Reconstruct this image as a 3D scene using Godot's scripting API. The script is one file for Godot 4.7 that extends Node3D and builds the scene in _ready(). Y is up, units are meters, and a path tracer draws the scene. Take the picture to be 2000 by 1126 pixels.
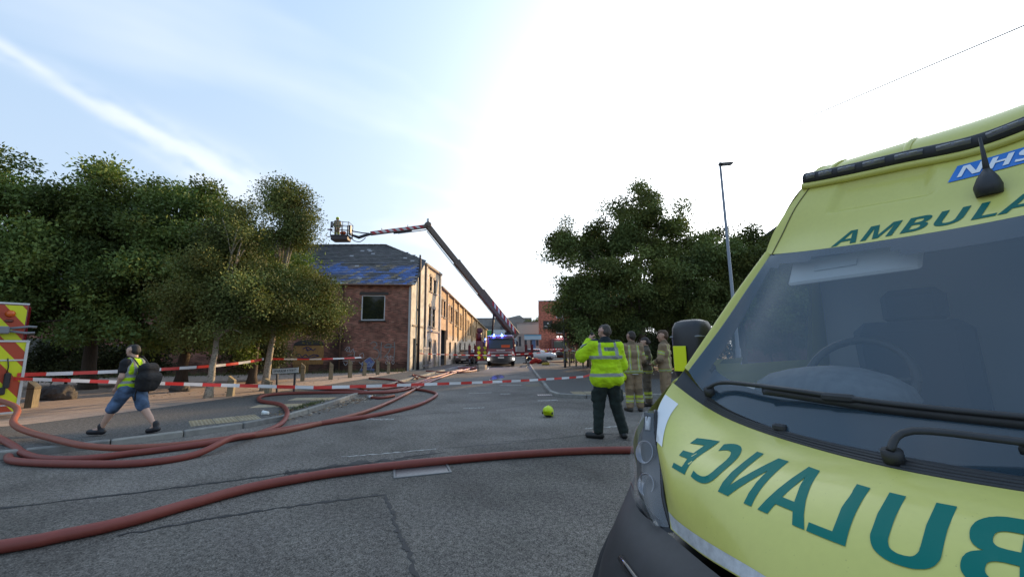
extends Node3D
# Street corner at sunset: an ambulance in the foreground, fire crews at work on an old brick works down the side street.

var names := {}
var mats := {}
var rng := RandomNumberGenerator.new()
var noise := FastNoiseLite.new()
var tex := {}

# ------------------------------------------------------------------ mesh building
class MB:
	var st := SurfaceTool.new()
	func _init(smooth := false) -> void:
		st.begin(Mesh.PRIMITIVE_TRIANGLES)
		st.set_smooth_group(0 if smooth else -1)
	func smooth(on: bool) -> void:
		st.set_smooth_group(0 if on else -1)
	func col(c: Color) -> void:
		st.set_color(c)
	func tri(a: Vector3, b: Vector3, c: Vector3) -> void:
		st.add_vertex(a); st.add_vertex(b); st.add_vertex(c)
	func quad(a: Vector3, b: Vector3, c: Vector3, d: Vector3) -> void:
		tri(a, b, c); tri(a, c, d)
	# a box with its edges cut by ch
	func box(c: Vector3, s: Vector3, b := Basis(), ch := 0.0) -> void:
		var h := s * 0.5
		if ch <= 0.0:
			var p := []
			for i in 8:
				p.append(c + b * Vector3(h.x if i & 1 else -h.x, h.y if i & 2 else -h.y, h.z if i & 4 else -h.z))
			for f in [[0, 2, 3, 1], [4, 5, 7, 6], [0, 1, 5, 4], [2, 6, 7, 3], [0, 4, 6, 2], [1, 3, 7, 5]]:
				quad(p[f[0]], p[f[1]], p[f[2]], p[f[3]])
			return
		var ring := func(y: float, k: float) -> Array:
			var x := h.x - k
			var z := h.z - k
			var q: float = minf(ch, minf(x, z) * 0.9)
			var o := []
			for v in [[x, z - q], [x - q, z], [-x + q, z], [-x, z - q], [-x, -z + q], [-x + q, -z], [x - q, -z], [x, -z + q]]:
				o.append(c + b * Vector3(v[0], y, v[1]))
			return o
		loft([ring.call(-h.y, ch), ring.call(-h.y + ch, 0.0), ring.call(h.y - ch, 0.0), ring.call(h.y, ch)], true, true)
	# rings of equal count joined one to the next
	func loft(rings: Array, closed := true, caps := false) -> void:
		for i in rings.size() - 1:
			var a: Array = rings[i]
			var b: Array = rings[i + 1]
			var n := a.size()
			for j in (n if closed else n - 1):
				var k := (j + 1) % n
				quad(a[j], b[j], b[k], a[k])
		if caps:
			for e in [0, rings.size() - 1]:
				var r: Array = rings[e]
				for j in range(1, r.size() - 1):
					if e == 0: tri(r[0], r[j], r[j + 1])
					else: tri(r[0], r[j + 1], r[j])
	func tube(pts: Array, r, n := 8, caps := true, flat := 1.0) -> void:
		var rings := []
		var up := Vector3.UP
		for i in pts.size():
			var d: Vector3 = (pts[mini(i + 1, pts.size() - 1)] - pts[maxi(i - 1, 0)]).normalized()
			if absf(d.dot(up)) > 0.95: up = Vector3.RIGHT if absf(d.x) < 0.9 else Vector3.BACK
			var s := d.cross(up).normalized()
			var u := s.cross(d).normalized()
			up = u
			var rr: float = r if r is float else r[i]
			var ring := []
			for j in n:
				var t := TAU * j / n
				ring.append(pts[i] + s * cos(t) * rr + u * sin(t) * rr * flat)
			rings.append(ring)
		loft(rings, true, caps)
	# profile of [radius, height] pairs turned round the y axis of xf
	func lathe(prof: Array, n: int, xf := Transform3D()) -> void:
		var rings := []
		for p in prof:
			var ring := []
			for j in n:
				var t := TAU * j / n
				ring.append(xf * Vector3(cos(t) * p[0], p[1], sin(t) * p[0]))
			rings.append(ring)
		loft(rings, true, true)
	# a polygon in the xy plane of xf, given depth along its z
	func prism(poly: Array, depth: float, xf := Transform3D()) -> void:
		var pl := PackedVector2Array(poly)
		var ix := Geometry2D.triangulate_polygon(pl)
		for k in range(0, ix.size(), 3):
			var a := pl[ix[k]]
			var b := pl[ix[k + 1]]
			var c := pl[ix[k + 2]]
			tri(xf * Vector3(a.x, a.y, depth), xf * Vector3(b.x, b.y, depth), xf * Vector3(c.x, c.y, depth))
			tri(xf * Vector3(a.x, a.y, 0), xf * Vector3(c.x, c.y, 0), xf * Vector3(b.x, b.y, 0))
		for i in pl.size():
			var a := pl[i]
			var b := pl[(i + 1) % pl.size()]
			quad(xf * Vector3(a.x, a.y, 0), xf * Vector3(b.x, b.y, 0), xf * Vector3(b.x, b.y, depth), xf * Vector3(a.x, a.y, depth))
	func done() -> ArrayMesh:
		st.generate_normals()
		return st.commit()

func L(r: float, g: float, b: float) -> Color:
	return Color(r, g, b).linear_to_srgb()

func V(x: float, y: float, z: float) -> Vector3:
	return Vector3(x, y, z)

# a material kept under a name; c is a linear colour
func mat(key: String, c := Color(0.5, 0.5, 0.5), rough := 0.7, metal := 0.0, opt := {}) -> StandardMaterial3D:
	if mats.has(key): return mats[key]
	var m := StandardMaterial3D.new()
	m.albedo_color = c.linear_to_srgb()
	m.roughness = rough
	m.metallic = metal
	if opt.has("vc"): m.vertex_color_use_as_albedo = true
	if opt.has("tex"):
		m.albedo_texture = tex[opt.tex]
		m.uv1_triplanar = true
		m.uv1_world_triplanar = not opt.has("local")
		m.uv1_triplanar_sharpness = 8.0
		var sc: float = opt.get("scale", 1.0)
		m.uv1_scale = Vector3(sc, opt.get("scale_y", sc), sc)
		if opt.has("off"): m.uv1_offset = opt.off
	if opt.has("nrm"):
		m.normal_enabled = true
		m.normal_texture = tex[opt.nrm]
		m.normal_scale = opt.get("nscale", 1.0)
	if opt.has("rtex"):
		m.roughness_texture = tex[opt.rtex]
	if opt.has("coat"):
		m.clearcoat_enabled = true
		m.clearcoat = opt.coat
		m.clearcoat_roughness = opt.get("coat_rough", 0.05)
	if opt.has("back"):
		m.backlight_enabled = true
		m.backlight = opt.back.linear_to_srgb()
	if opt.has("alpha"):
		m.transparency = BaseMaterial3D.TRANSPARENCY_ALPHA
		m.albedo_color.a = opt.alpha
	if opt.has("emit"):
		m.emission_enabled = true
		m.emission = opt.emit.linear_to_srgb()
		m.emission_energy_multiplier = opt.get("power", 1.0)
	if opt.has("spec"): m.metallic_specular = opt.spec
	mats[key] = m
	return m

func numbered(n: String) -> String:
	if not names.has(n):
		names[n] = 0
		return n
	names[n] += 1
	return "%s_%03d" % [n, names[n]]

func tag(o: Node, label: String, category: String, group := "") -> Node:
	o.set_meta("label", label); o.set_meta("category", category)
	if group != "": o.set_meta("group", group)
	return o

func thing(called: String, label: String, category: String, at := Vector3.ZERO, turn := 0.0, group := "") -> Node3D:
	var o := Node3D.new()
	o.name = numbered(called)
	add_child(o)
	o.position = at
	o.rotation.y = turn
	tag(o, label, category, group)
	return o

# one named mesh under a parent (the root by default)
func put(called: String, mb, m: Material, parent: Node = self) -> MeshInstance3D:
	var o := MeshInstance3D.new()
	o.name = numbered(called) if parent == self else called
	o.mesh = mb.done() if mb is MB else mb
	o.material_override = m
	parent.add_child(o, true)
	return o

func setting(called: String, mb, m: Material) -> MeshInstance3D:
	var o := put(called, mb, m)
	o.set_meta("kind", "structure")
	return o

func bx(c: Vector3, s: Vector3, ch := 0.0, b := Basis()) -> MB:
	var m := MB.new()
	m.box(c, s, b, ch)
	return m

func tb(pts: Array, r, n := 8, flat := 1.0) -> MB:
	var m := MB.new(true)
	m.tube(pts, r, n, true, flat)
	return m

# turn so that z runs along d
func facing(d: Vector3) -> Basis:
	return Basis.looking_at(-d.normalized(), Vector3.UP)

func cr(a, b, c, d, t: float):
	return 0.5 * ((2.0 * b) + (c - a) * t + (2.0 * a - 5.0 * b + 4.0 * c - d) * t * t + (3.0 * b - a - 3.0 * c + d) * t * t * t)

# point on a smooth line through pts, t 0..1
func along(pts: Array, t: float):
	var n := pts.size() - 1
	var f := clampf(t, 0.0, 1.0) * n
	var i := mini(int(f), n - 1)
	return cr(pts[maxi(i - 1, 0)], pts[i], pts[i + 1], pts[mini(i + 2, n)], f - i)

func spline(pts: Array, n: int) -> Array:
	var o := []
	for i in n + 1: o.append(along(pts, float(i) / n))
	return o

# letters as a flat sheet of small triangles in xy, centred, h high
func lettering(text: String, h: float, width: float, fname := "Droid Sans", bold := true, cell := 0.05) -> PackedVector3Array:
	var tm := TextMesh.new()
	var sf := SystemFont.new()
	sf.font_names = PackedStringArray([fname])
	sf.font_weight = 700 if bold else 400
	tm.font = sf
	tm.font_size = 64
	tm.pixel_size = 0.01
	tm.depth = 0.0
	tm.curve_step = 2.0
	tm.text = text
	var ar := tm.get_mesh_arrays() if tm.get_surface_count() > 0 else []
	var out := PackedVector3Array()
	if ar.is_empty(): return out
	var vs: PackedVector3Array = ar[Mesh.ARRAY_VERTEX]
	var ns: PackedVector3Array = ar[Mesh.ARRAY_NORMAL]
	var id = ar[Mesh.ARRAY_INDEX]
	var lo := Vector3(1e9, 1e9, 0)
	var hi := -lo
	for v in vs:
		lo = lo.min(v); hi = hi.max(v)
	var sy := h / (hi.y - lo.y)
	var sx := width / (hi.x - lo.x) if width > 0.0 else sy
	var mid := (lo + hi) * 0.5
	var cnt: int = id.size() if id != null and id.size() > 0 else vs.size()
	var work := []
	for k in range(0, cnt, 3):
		var t := []
		var ok := true
		for q in 3:
			var i: int = id[k + q] if id != null and id.size() > 0 else k + q
			if ns[i].z < 0.5: ok = false
			t.append(Vector3((vs[i].x - mid.x) * sx, (vs[i].y - mid.y) * sy, 0))
		if ok: work.append(t)
	while not work.is_empty():
		var t: Array = work.pop_back()
		var best := 0.0
		var e := 0
		for q in 3:
			var d: float = t[q].distance_to(t[(q + 1) % 3])
			if d > best:
				best = d; e = q
		if best <= cell:
			for q in 3: out.append(t[q])
			continue
		var m: Vector3 = (t[e] + t[(e + 1) % 3]) * 0.5
		var o: Vector3 = t[(e + 2) % 3]
		work.append([t[e], m, o])
		work.append([m, t[(e + 1) % 3], o])
	return out

func letter_mesh(text: String, h: float, width: float, xf: Transform3D, fname := "Droid Sans", bold := true) -> MB:
	var m := MB.new()
	var p := lettering(text, h, width, fname, bold, 1e6)
	for k in range(0, p.size(), 3): m.tri(xf * p[k], xf * p[k + 1], xf * p[k + 2])
	return m

# a flat hand-drawn line of paint on the xy plane of xf
func stroke(m: MB, pts: Array, w: float, xf: Transform3D) -> void:
	var s := spline(pts, pts.size() * 5)
	for i in s.size() - 1:
		var a: Vector2 = s[i]
		var b: Vector2 = s[i + 1]
		var d := (b - a).normalized()
		var n := Vector2(-d.y, d.x) * w * 0.5
		var e := d * w * 0.15
		m.quad(xf * V(a.x - n.x - e.x, a.y - n.y - e.y, 0), xf * V(a.x + n.x - e.x, a.y + n.y - e.y, 0), xf * V(b.x + n.x + e.x, b.y + n.y + e.y, 0.0), xf * V(b.x - n.x + e.x, b.y - n.y + e.y, 0.0))

# ------------------------------------------------------------------ computed textures
func image_tex(key: String, w: int, h: int, f: Callable, bump := 0.0) -> void:
	var im := Image.create(w, h, false, Image.FORMAT_RGB8)
	var bm := Image.create(w, h, false, Image.FORMAT_RGB8) if bump > 0.0 else null
	for y in h:
		for x in w:
			var c: Color = f.call(x, y)
			im.set_pixel(x, y, c.linear_to_srgb())
			if bm: bm.set_pixel(x, y, Color(c.a, c.a, c.a))
	im.generate_mipmaps()
	tex[key] = ImageTexture.create_from_image(im)
	if bm:
		bm.bump_map_to_normal_map(bump)
		tex[key + "_n"] = ImageTexture.create_from_image(bm)

func seamless(seed_: int, freq: float, size: int, oct := 4) -> PackedByteArray:
	var n := FastNoiseLite.new()
	n.seed = seed_
	n.frequency = freq
	n.noise_type = FastNoiseLite.TYPE_SIMPLEX_SMOOTH
	n.fractal_octaves = oct
	var im := n.get_seamless_image(size, size)
	im.convert(Image.FORMAT_L8)
	return im.get_data()

func make_textures() -> void:
	var r := RandomNumberGenerator.new()
	r.seed = 5
	var S := 512
	var n1 := seamless(1, 0.012, S, 5)
	var n2 := seamless(2, 0.06, S, 3)
	var n3 := seamless(3, 0.2, S, 2)
	# plain mottling round 1: cloud and grit
	image_tex("mottle", S, S, func(x, y):
		var i: int = y * S + x
		var v := 0.62 + 0.36 * n1[i] / 255.0 + 0.14 * (n2[i] / 255.0 - 0.5) + 0.10 * (r.randf() - 0.5)
		return Color(v, v * 0.995, v * 0.985, clampf(0.5 + 0.3 * (n2[i] / 255.0 - 0.5) + 0.15 * (r.randf() - 0.5), 0, 1)), 1.0)
	# stone chippings in tar, 1.6 m across
	image_tex("tar", S, S, func(x, y):
		var i: int = y * S + x
		var g := r.randf()
		var s := n3[i] / 255.0
		var v := 0.12 + 0.75 * s + 0.45 * (n2[i] / 255.0 - 0.5)
		if g > 0.95: v += 0.65 * r.randf()
		elif g < 0.14: v *= 0.35
		v = clampf(v, 0.05, 1.0)
		return Color(v, v, v * 0.985, clampf(s * 0.7 + (g - 0.5) * 0.5, 0, 1)), 3.0)
	# pebbles and dust
	image_tex("gravel", S, S, func(x, y):
		var i: int = y * S + x
		var g := r.randf()
		var s := n3[i] / 255.0
		var v := 0.45 + 0.5 * s + 0.25 * (n1[i] / 255.0 - 0.5) + (g - 0.5) * 0.3
		v = clampf(v, 0.1, 1.0)
		var k := 0.9 + 0.2 * n2[i] / 255.0
		return Color(v, v * 0.93 * k, v * 0.86 * k, clampf(s + (g - 0.5) * 0.4, 0, 1)), 4.0)
	# brickwork too far off to build brick by brick: 8 x 16 bricks, 1.8 m x 1.2 m
	var bw := 512
	var bh := 384
	var tone := []
	for k in 16 * 8: tone.append(Vector3(r.randf_range(0.5, 1.25), r.randf_range(-0.06, 0.10), 1.0 if r.randf() > 0.06 else 1.6))
	image_tex("brick", bw, bh, func(x, y):
		var row: int = y / 24
		var px: int = (x + (32 if row % 2 else 0)) % bw
		var colm: int = px / 64
		var fx: int = px % 64
		var fy: int = y % 24
		var i: int = (y % S) * S + x
		var g := 0.85 + 0.3 * n3[i] / 255.0
		if fx < 3 or fy < 3:
			var v := 0.62 * g
			return Color(v, v * 0.92, v * 0.80, 0.25)
		var t: Vector3 = tone[row * 8 + colm]
		var v2 := t.x * g * t.z
		return Color(clampf(v2 * (0.80 + t.y), 0, 1), clampf(v2 * 0.42, 0, 1), clampf(v2 * 0.32, 0, 1), 0.7 + 0.2 * (g - 1.0)), 4.0)
	# bark / weathered timber: grain runs along y
	image_tex("grain", 256, 256, func(x, y):
		var i: int = ((y / 6) % S) * S + (x * 2) % S
		var v := 0.5 + 0.6 * (n2[i] / 255.0) + 0.3 * (n3[((y / 3) % S) * S + (x * 2) % S] / 255.0 - 0.5) + 0.1 * (r.randf() - 0.5)
		return Color(v, v * 0.97, v * 0.92, clampf(v * 0.6, 0, 1)), 3.0)
	# birch bark: white with dark bands
	image_tex("birch", 256, 256, func(x, y):
		var a := n2[((y * 2) % S) * S + (x / 2)] / 255.0
		var b := n1[y * S + x] / 255.0
		var v := 0.95 - 0.35 * b
		if a > 0.62: v *= 0.35
		return Color(v, v * 0.94, v * 0.84, v), 1.0)
	# clean paint with road dust and a few specks
	image_tex("dust", S, S, func(x, y):
		var i: int = y * S + x
		var v := 0.955 + 0.05 * (n2[i] / 255.0) + 0.04 * (n1[i] / 255.0 - 0.5)
		var k := r.randf()
		if k > 0.9985 and n1[i] > 120: v *= r.randf_range(0.45, 0.8)
		return Color(v, v * 0.995, v * 0.97, v))
	# a sparse weave
	image_tex("weave", 128, 128, func(x, y):
		var v := 0.82 + 0.10 * sin(x * TAU / 4.0) * sin(y * TAU / 4.0) + 0.16 * (n1[y * S + x] / 255.0 - 0.5) + 0.1 * (r.randf() - 0.5)
		return Color(v, v, v, v), 1.0)

const SUN := Vector3(0.57, 0.245, -0.785)

func _ready() -> void:
	rng.seed = 77
	noise.seed = 11
	noise.frequency = 1.0
	noise.fractal_octaves = 3
	# camera: eye height 1.52 m, wide lens, tipped up 8.5 degrees and a little off level
	var cam := Camera3D.new()
	cam.name = "camera"
	cam.transform = Transform3D(Basis(V(0.999916, -0.012855, -0.001928), V(0.012999, 0.988853, 0.148328), V(0.0, -0.14834, 0.988936)), V(0, 1.52, 0))
	cam.fov = 71.64
	cam.near = 0.05
	cam.far = 2000.0
	add_child(cam)
	cam.current = true
	var env := Environment.new()
	env.background_mode = Environment.BG_SKY
	var sky := Sky.new()
	sky.sky_material = make_sky()
	env.sky = sky
	env.ambient_light_source = Environment.AMBIENT_SOURCE_SKY
	env.tonemap_mode = Environment.TONE_MAPPER_LINEAR
	env.tonemap_exposure = 1.3
	env.sdfgi_enabled = true
	env.ssao_enabled = true
	env.ssil_enabled = true
	var we := WorldEnvironment.new()
	we.name = "world_environment"
	we.environment = env
	add_child(we)
	var sun := DirectionalLight3D.new()
	sun.name = "sun"
	sun.light_energy = 1.6
	sun.light_color = Color(1.0, 0.84, 0.62)
	sun.light_angular_distance = 1.2
	sun.shadow_enabled = true
	add_child(sun)
	sun.look_at_from_position(SUN.normalized() * 50.0, Vector3.ZERO, Vector3.UP)
	make_textures()
	build_ground()
	build_works()
	build_far_buildings()
	build_trees()
	build_aerial_engine()
	build_other_vehicles()
	build_street_furniture()
	build_tapes()
	build_hoses()
	build_ambulance()
	build_people()
	build_small_things()

# evening sky: pale blue, burnt out to white round the low sun behind thin cloud, a few wisps
func make_sky() -> PanoramaSkyMaterial:
	var w := 1024
	var h := 512
	var im := Image.create(w, h, false, Image.FORMAT_RGBF)
	var n := FastNoiseLite.new()
	n.seed = 4
	n.frequency = 1.0
	n.fractal_octaves = 5
	n.noise_type = FastNoiseLite.TYPE_SIMPLEX_SMOOTH
	var s := SUN.normalized()
	var ta := V(-0.735, 0.437, -0.518).normalized()
	var te := V(-0.526, 0.331, -0.784).normalized()
	var tn := ta.cross(te).normalized()
	var tb2 := tn.cross(ta).normalized()
	for y in h:
		var th := PI * (y + 0.5) / h
		for x in w:
			var ph := TAU * (x + 0.5) / w
			var d := Vector3(sin(th) * sin(ph), cos(th), -sin(th) * cos(ph))
			var e := clampf(d.y, 0.0, 1.0)
			var c := Vector3(0.61, 0.71, 0.80).lerp(Vector3(0.25, 0.415, 0.66), pow(e, 0.55))
			var ang := acos(clampf(d.dot(s), -1.0, 1.0))
			# thin high cloud: streaks drawn out across the sky
			var q := d / maxf(d.y + 0.18, 0.05)
			var a := 0.6
			var px := q.x * cos(a) - q.z * sin(a)
			var pz := q.x * sin(a) + q.z * cos(a)
			var f1 := n.get_noise_2d(px * 0.35 + 3.0, pz * 1.6)
			var f2 := n.get_noise_2d(px * 0.8 + 9.0, pz * 0.8 + 5.0)
			var cl := clampf(f1 * 1.1 - 0.10 + f2 * 0.6, 0.0, 1.0) * clampf(d.y * 4.0, 0.0, 1.0) * 0.6
			# a long spreading streak low on the left
			var off := d.dot(tn)
			var pos := atan2(d.dot(tb2), d.dot(ta))
			if pos > -0.5 and pos < 0.46:
				var wd := 0.016 + 0.034 * smoothstep(0.05, 0.36, pos)
				var st := exp(-pow((off + 0.012 * f2) / wd, 2.0)) * smoothstep(-0.5, -0.1, pos) * smoothstep(0.46, 0.30, pos)
				cl = maxf(cl, st * clampf(0.45 + 0.35 * smoothstep(0.1, 0.3, pos) + 1.2 * n.get_noise_2d(pos * 7.0, off * 34.0), 0.0, 0.85))
			c = c.lerp(Vector3(0.93, 0.93, 0.93), cl * 0.55)
			var g := exp(-pow(ang / 0.46, 2.0)) * 2.4 + exp(-pow(ang / 0.95, 2.0)) * 0.45
			c += Vector3(1.0, 0.985, 0.94) * g * (0.85 + 0.3 * cl)
			if d.y < 0.0: c = c.lerp(Vector3(0.20, 0.19, 0.18), clampf(-d.y * 12.0, 0.0, 1.0))
			im.set_pixel(x, y, Color(c.x, c.y, c.z))
	var m := PanoramaSkyMaterial.new()
	m.panorama = ImageTexture.create_from_image(im)
	return m

# ------------------------------------------------------------------ ground, road, pavements
const KERB_L := [-16.0, -1.6, -12.0, -3.9, -9.0, -5.45, -7.4, -6.35, -6.35, -7.3, -5.62, -8.15, -5.22, -9.0, -5.13, -9.9, -5.15, -11.4, -5.25, -13.2, -5.34, -15.1, -5.3, -18.0, -5.24, -20.6, -5.0, -26.0, -4.55, -35.2, -3.9, -48.0, -3.2, -62.0]
const KERB_R := [2.6, -62.0, 2.0, -48.0, 1.57, -37.6, 1.42, -30.0, 1.32, -22.0, 1.27, -16.2, 1.24, -14.2, 1.3, -13.3, 1.57, -12.7, 2.4, -12.35, 3.2, -12.25, 4.62, -12.45, 7.0, -13.0, 11.0, -14.2, 18.0, -16.8]

func pts2(a: Array, y := 0.0) -> Array:
	var o := []
	for i in range(0, a.size(), 2): o.append(V(a[i], y, a[i + 1]))
	return o

# the line resampled at even steps
func even(pts: Array, step: float) -> Array:
	var fine := spline(pts, pts.size() * 24)
	var o := [fine[0]]
	var acc := 0.0
	for i in range(1, fine.size()):
		acc += fine[i].distance_to(fine[i - 1])
		if acc >= step:
			o.append(fine[i])
			acc = 0.0
	return o

func sheet(x0: float, x1: float, z0: float, z1: float, st: float, y: float, f: Callable) -> MB:
	var m := MB.new(true)
	var nx := int(round((x1 - x0) / st))
	var nz := int(round((z1 - z0) / st))
	var cs := []
	for j in nz + 1:
		var row := []
		for i in nx + 1: row.append(f.call(x0 + i * st, z0 + j * st))
		cs.append(row)
	for j in nz:
		for i in nx:
			var a := V(x0 + i * st, y, z0 + j * st)
			var b := a + V(st, 0, 0)
			var c := a + V(st, 0, st)
			var d := a + V(0, 0, st)
			for q in [[a, cs[j][i]], [b, cs[j][i + 1]], [c, cs[j + 1][i + 1]], [a, cs[j][i]], [c, cs[j + 1][i + 1]], [d, cs[j + 1][i]]]:
				m.col(q[1])
				m.st.add_vertex(q[0])
	return m

func grey(v: float, w := 0.0) -> Color:
	return Color(v * (1.0 + w), v, v * (1.0 - w))

func flat_poly(poly: Array, y: float) -> MB:
	var m := MB.new()
	var pl := PackedVector2Array()
	for p in poly: pl.append(Vector2(p.x, p.z))
	var ix := Geometry2D.triangulate_polygon(pl)
	for k in range(0, ix.size(), 3):
		m.tri(V(pl[ix[k]].x, y, pl[ix[k]].y), V(pl[ix[k + 1]].x, y, pl[ix[k + 1]].y), V(pl[ix[k + 2]].x, y, pl[ix[k + 2]].y))
	return m

func ribbon(pts: Array, w: float, y: float, ragged := 0.0) -> MB:
	var m := MB.new()
	var s := spline(pts, pts.size() * 14)
	var l := []
	for i in s.size():
		var d: Vector3 = (s[mini(i + 1, s.size() - 1)] - s[maxi(i - 1, 0)]).normalized()
		var n := V(-d.z, 0, d.x)
		var k := w * (0.5 + ragged * (noise.get_noise_2d(i * 0.37, w * 50.0)))
		var off := n * ragged * w * 1.5 * noise.get_noise_2d(i * 0.21 + 40.0, w * 90.0)
		var p: Vector3 = s[i] + off
		p.y = y
		l.append([p - n * k, p + n * k])
	for i in l.size() - 1: m.quad(l[i][0], l[i + 1][0], l[i + 1][1], l[i][1])
	return m

func kerb(called: String, line: Array) -> void:
	var root := Node3D.new()
	root.name = called
	root.set_meta("kind", "structure")
	add_child(root)
	var p := even(pts2(line), 0.915)
	var stones := []
	for i in p.size() - 1:
		var a: Vector3 = p[i]
		var b: Vector3 = p[i + 1]
		var d := (b - a).normalized()
		var n := V(-d.z, 0, d.x)   # towards the pavement is decided by the caller's direction
		var m := MB.new()
		var c := (a + b) * 0.5 - n * 0.06 * 0.0
		m.box(c + V(0, 0.02 + rng.randf_range(-0.004, 0.004), 0), V(a.distance_to(b) - 0.012, 0.18, 0.125), Basis(d, Vector3.UP, d.cross(Vector3.UP)), 0.018)
		var o := put("kerb_stone", m, mat("kerb%d" % (i % 3), [Color(0.30, 0.29, 0.265), Color(0.25, 0.245, 0.23), Color(0.36, 0.345, 0.31)][i % 3], 0.9, 0.0, {"tex": "mottle", "scale": 0.9, "nrm": "mottle_n"}), root)
		stones.append(o)

func build_ground() -> void:
	var earth := mat("earth", Color(0.13, 0.105, 0.08), 0.95, 0.0, {"tex": "gravel", "scale": 0.25})
	setting("ground", flat_poly([V(-900, 0, -1500), V(900, 0, -1500), V(900, 0, 300), V(-900, 0, 300)], -0.05), earth)
	# road, with patches and tyre-worn lanes in its colour
	var tar := mat("tar", Color(1, 1, 1), 0.82, 0.0, {"vc": 1, "tex": "tar", "scale": 0.52, "nrm": "tar_n", "nscale": 0.7, "spec": 0.25})
	var shade := func(x: float, z: float) -> Color:
		var n := 0.5 * noise.get_noise_2d(x * 0.16, z * 0.16) + 0.35 * noise.get_noise_2d(x * 0.9, z * 0.9) + 0.2 * noise.get_noise_2d(x * 3.1, z * 3.1)
		# the side road is laid in a finer, lighter tar than the patch by the viewer
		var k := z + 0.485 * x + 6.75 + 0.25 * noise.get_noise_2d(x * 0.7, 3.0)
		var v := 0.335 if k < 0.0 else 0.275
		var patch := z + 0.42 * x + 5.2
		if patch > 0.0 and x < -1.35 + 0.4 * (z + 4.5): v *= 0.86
		return grey(v * (1.0 + 0.75 * n), 0.095)
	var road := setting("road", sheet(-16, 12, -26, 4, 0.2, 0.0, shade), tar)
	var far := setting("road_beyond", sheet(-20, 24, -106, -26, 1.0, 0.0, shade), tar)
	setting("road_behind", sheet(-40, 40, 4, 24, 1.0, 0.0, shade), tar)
	# seams and cracks filled with bitumen, each its own strip
	var bit := mat("bitumen", Color(0.016, 0.016, 0.017), 0.6)
	for c in [[[-5.6, -4.08, -4.4, -4.6, -3.62, -4.94, -2.6, -5.45, -1.75, -5.86, -1.03, -6.28], 0.035], [[-2.9, -5.32, -2.45, -5.55, -1.75, -5.88, -1.15, -6.2], 0.11], [[-3.36, -3.64, -2.75, -3.98, -2.1, -4.27, -1.39, -4.53], 0.03], [[-1.39, -4.53, -1.18, -4.1, -0.98, -3.62, -0.80, -3.25, -0.55, -2.7], 0.026], [[-0.2, -6.9, 0.6, -7.05, 1.4, -7.35, 2.4, -7.4], 0.03], [[-1.1, -6.5, -0.2, -6.75, 0.6, -6.95], 0.025], [[-3.4, -9.3, -2.0, -9.9, -0.6, -10.4, 0.8, -11.6], 0.03], [[-2.2, -11.6, -0.6, -12.1, 0.9, -12.3], 0.035], [[1.8, -6.9, 2.6, -6.6, 3.4, -6.2], 0.03]]:
		put("crack", ribbon(pts2(c[0]), c[1] * 1.25, 0.004, 0.7), bit, road)
	# worn white paint
	var paint := mat("road_paint", Color(0.52, 0.52, 0.50), 0.8, 0.0, {"tex": "mottle", "scale": 2.0})
	for c in [[-3.25, -9.2, -2.65, -9.15, 0.07], [-3.15, -9.65, -3.25, -9.15, 0.06], [-1.3, -10.7, -0.75, -10.75, 0.07], [-1.55, -14.2, -0.75, -14.35, 0.09], [-0.45, -13.9, -0.1, -13.9, 0.1], [-1.2, -18.2, -0.3, -18.4, 0.14], [-0.6, -17.2, 0.35, -17.0, 0.10], [0.7, -12.0, 1.3, -12.1, 0.10], [-2.5, -6.05, -1.2, -6.45, 0.03], [-0.95, -22.5, -0.6, -20.4, 0.16], [1.35, -7.85, 2.0, -8.05, 0.05]]:
		put("worn_marking", ribbon([V(c[0], 0, c[1]), V((c[0] + c[2]) * 0.5, 0, (c[1] + c[3]) * 0.5), V(c[2], 0, c[3])], c[4], 0.005, 0.8), paint, road)
	put("repair_patch", flat_poly([V(0.42, 0, -17.5), V(1.14, 0, -17.6), V(1.13, 0, -16.4), V(0.55, 0, -16.35)], 0.005), mat("buff_patch", Color(0.34, 0.29, 0.20), 0.9, 0.0, {"tex": "tar", "scale": 1.0}), road)
	var wet := mat("wet_tar", Color(0.055, 0.055, 0.058), 0.12, 0.0, {})
	for w in [[[-4.1, -25.0, -2.6, -27.0, -1.9, -31.5, -2.6, -33.8, -3.8, -30.5], 0], [[-1.2, -20.0, -0.5, -21.5, -0.7, -24.0, -1.1, -23.0], 0], [[-1.9, -33.2, -0.2, -33.6, 0.6, -34.4, -0.4, -35.4, -2.0, -34.6], 0], [[0.5, -33.0, 1.3, -33.6, 1.25, -36.5, 0.7, -36.0], 0], [[-3.6, -31.8, -2.3, -32.4, -2.35, -37.5, -3.3, -39.5], 0]]:
		var pl := spline(pts2(w[0]) + [pts2(w[0])[0]], 30)
		pl.pop_back()
		put("puddle", flat_poly(pl, 0.006), wet, road)
	kerb("kerb_near_works", KERB_L)
	kerb("kerb_near_trees", KERB_R)
	# pavements stand 0.1 m above the road
	var pave := mat("pave", Color(0.27, 0.258, 0.245), 0.9, 0.0, {"tex": "tar", "scale": 0.45, "nrm": "tar_n", "nscale": 0.4, "spec": 0.25})
	var left := even(pts2(KERB_L), 0.6)
	var pl: Array = left.duplicate()
	var inner := pts2([-4.9, -62.0, -6.95, -27.3, -7.4, -22.0, -8.06, -16.0, -8.81, -13.5, -9.33, -10.7, -10.06, -8.55, -12.5, -6.6, -17.0, -4.6])
	pl.append_array(inner)
	var lp := setting("pavement_near_works", flat_poly(pl, 0.1), pave)
	var gravel := mat("gravel", Color(0.60, 0.49, 0.42), 0.95, 0.0, {"tex": "gravel", "scale": 0.45, "nrm": "gravel_n"})
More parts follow.
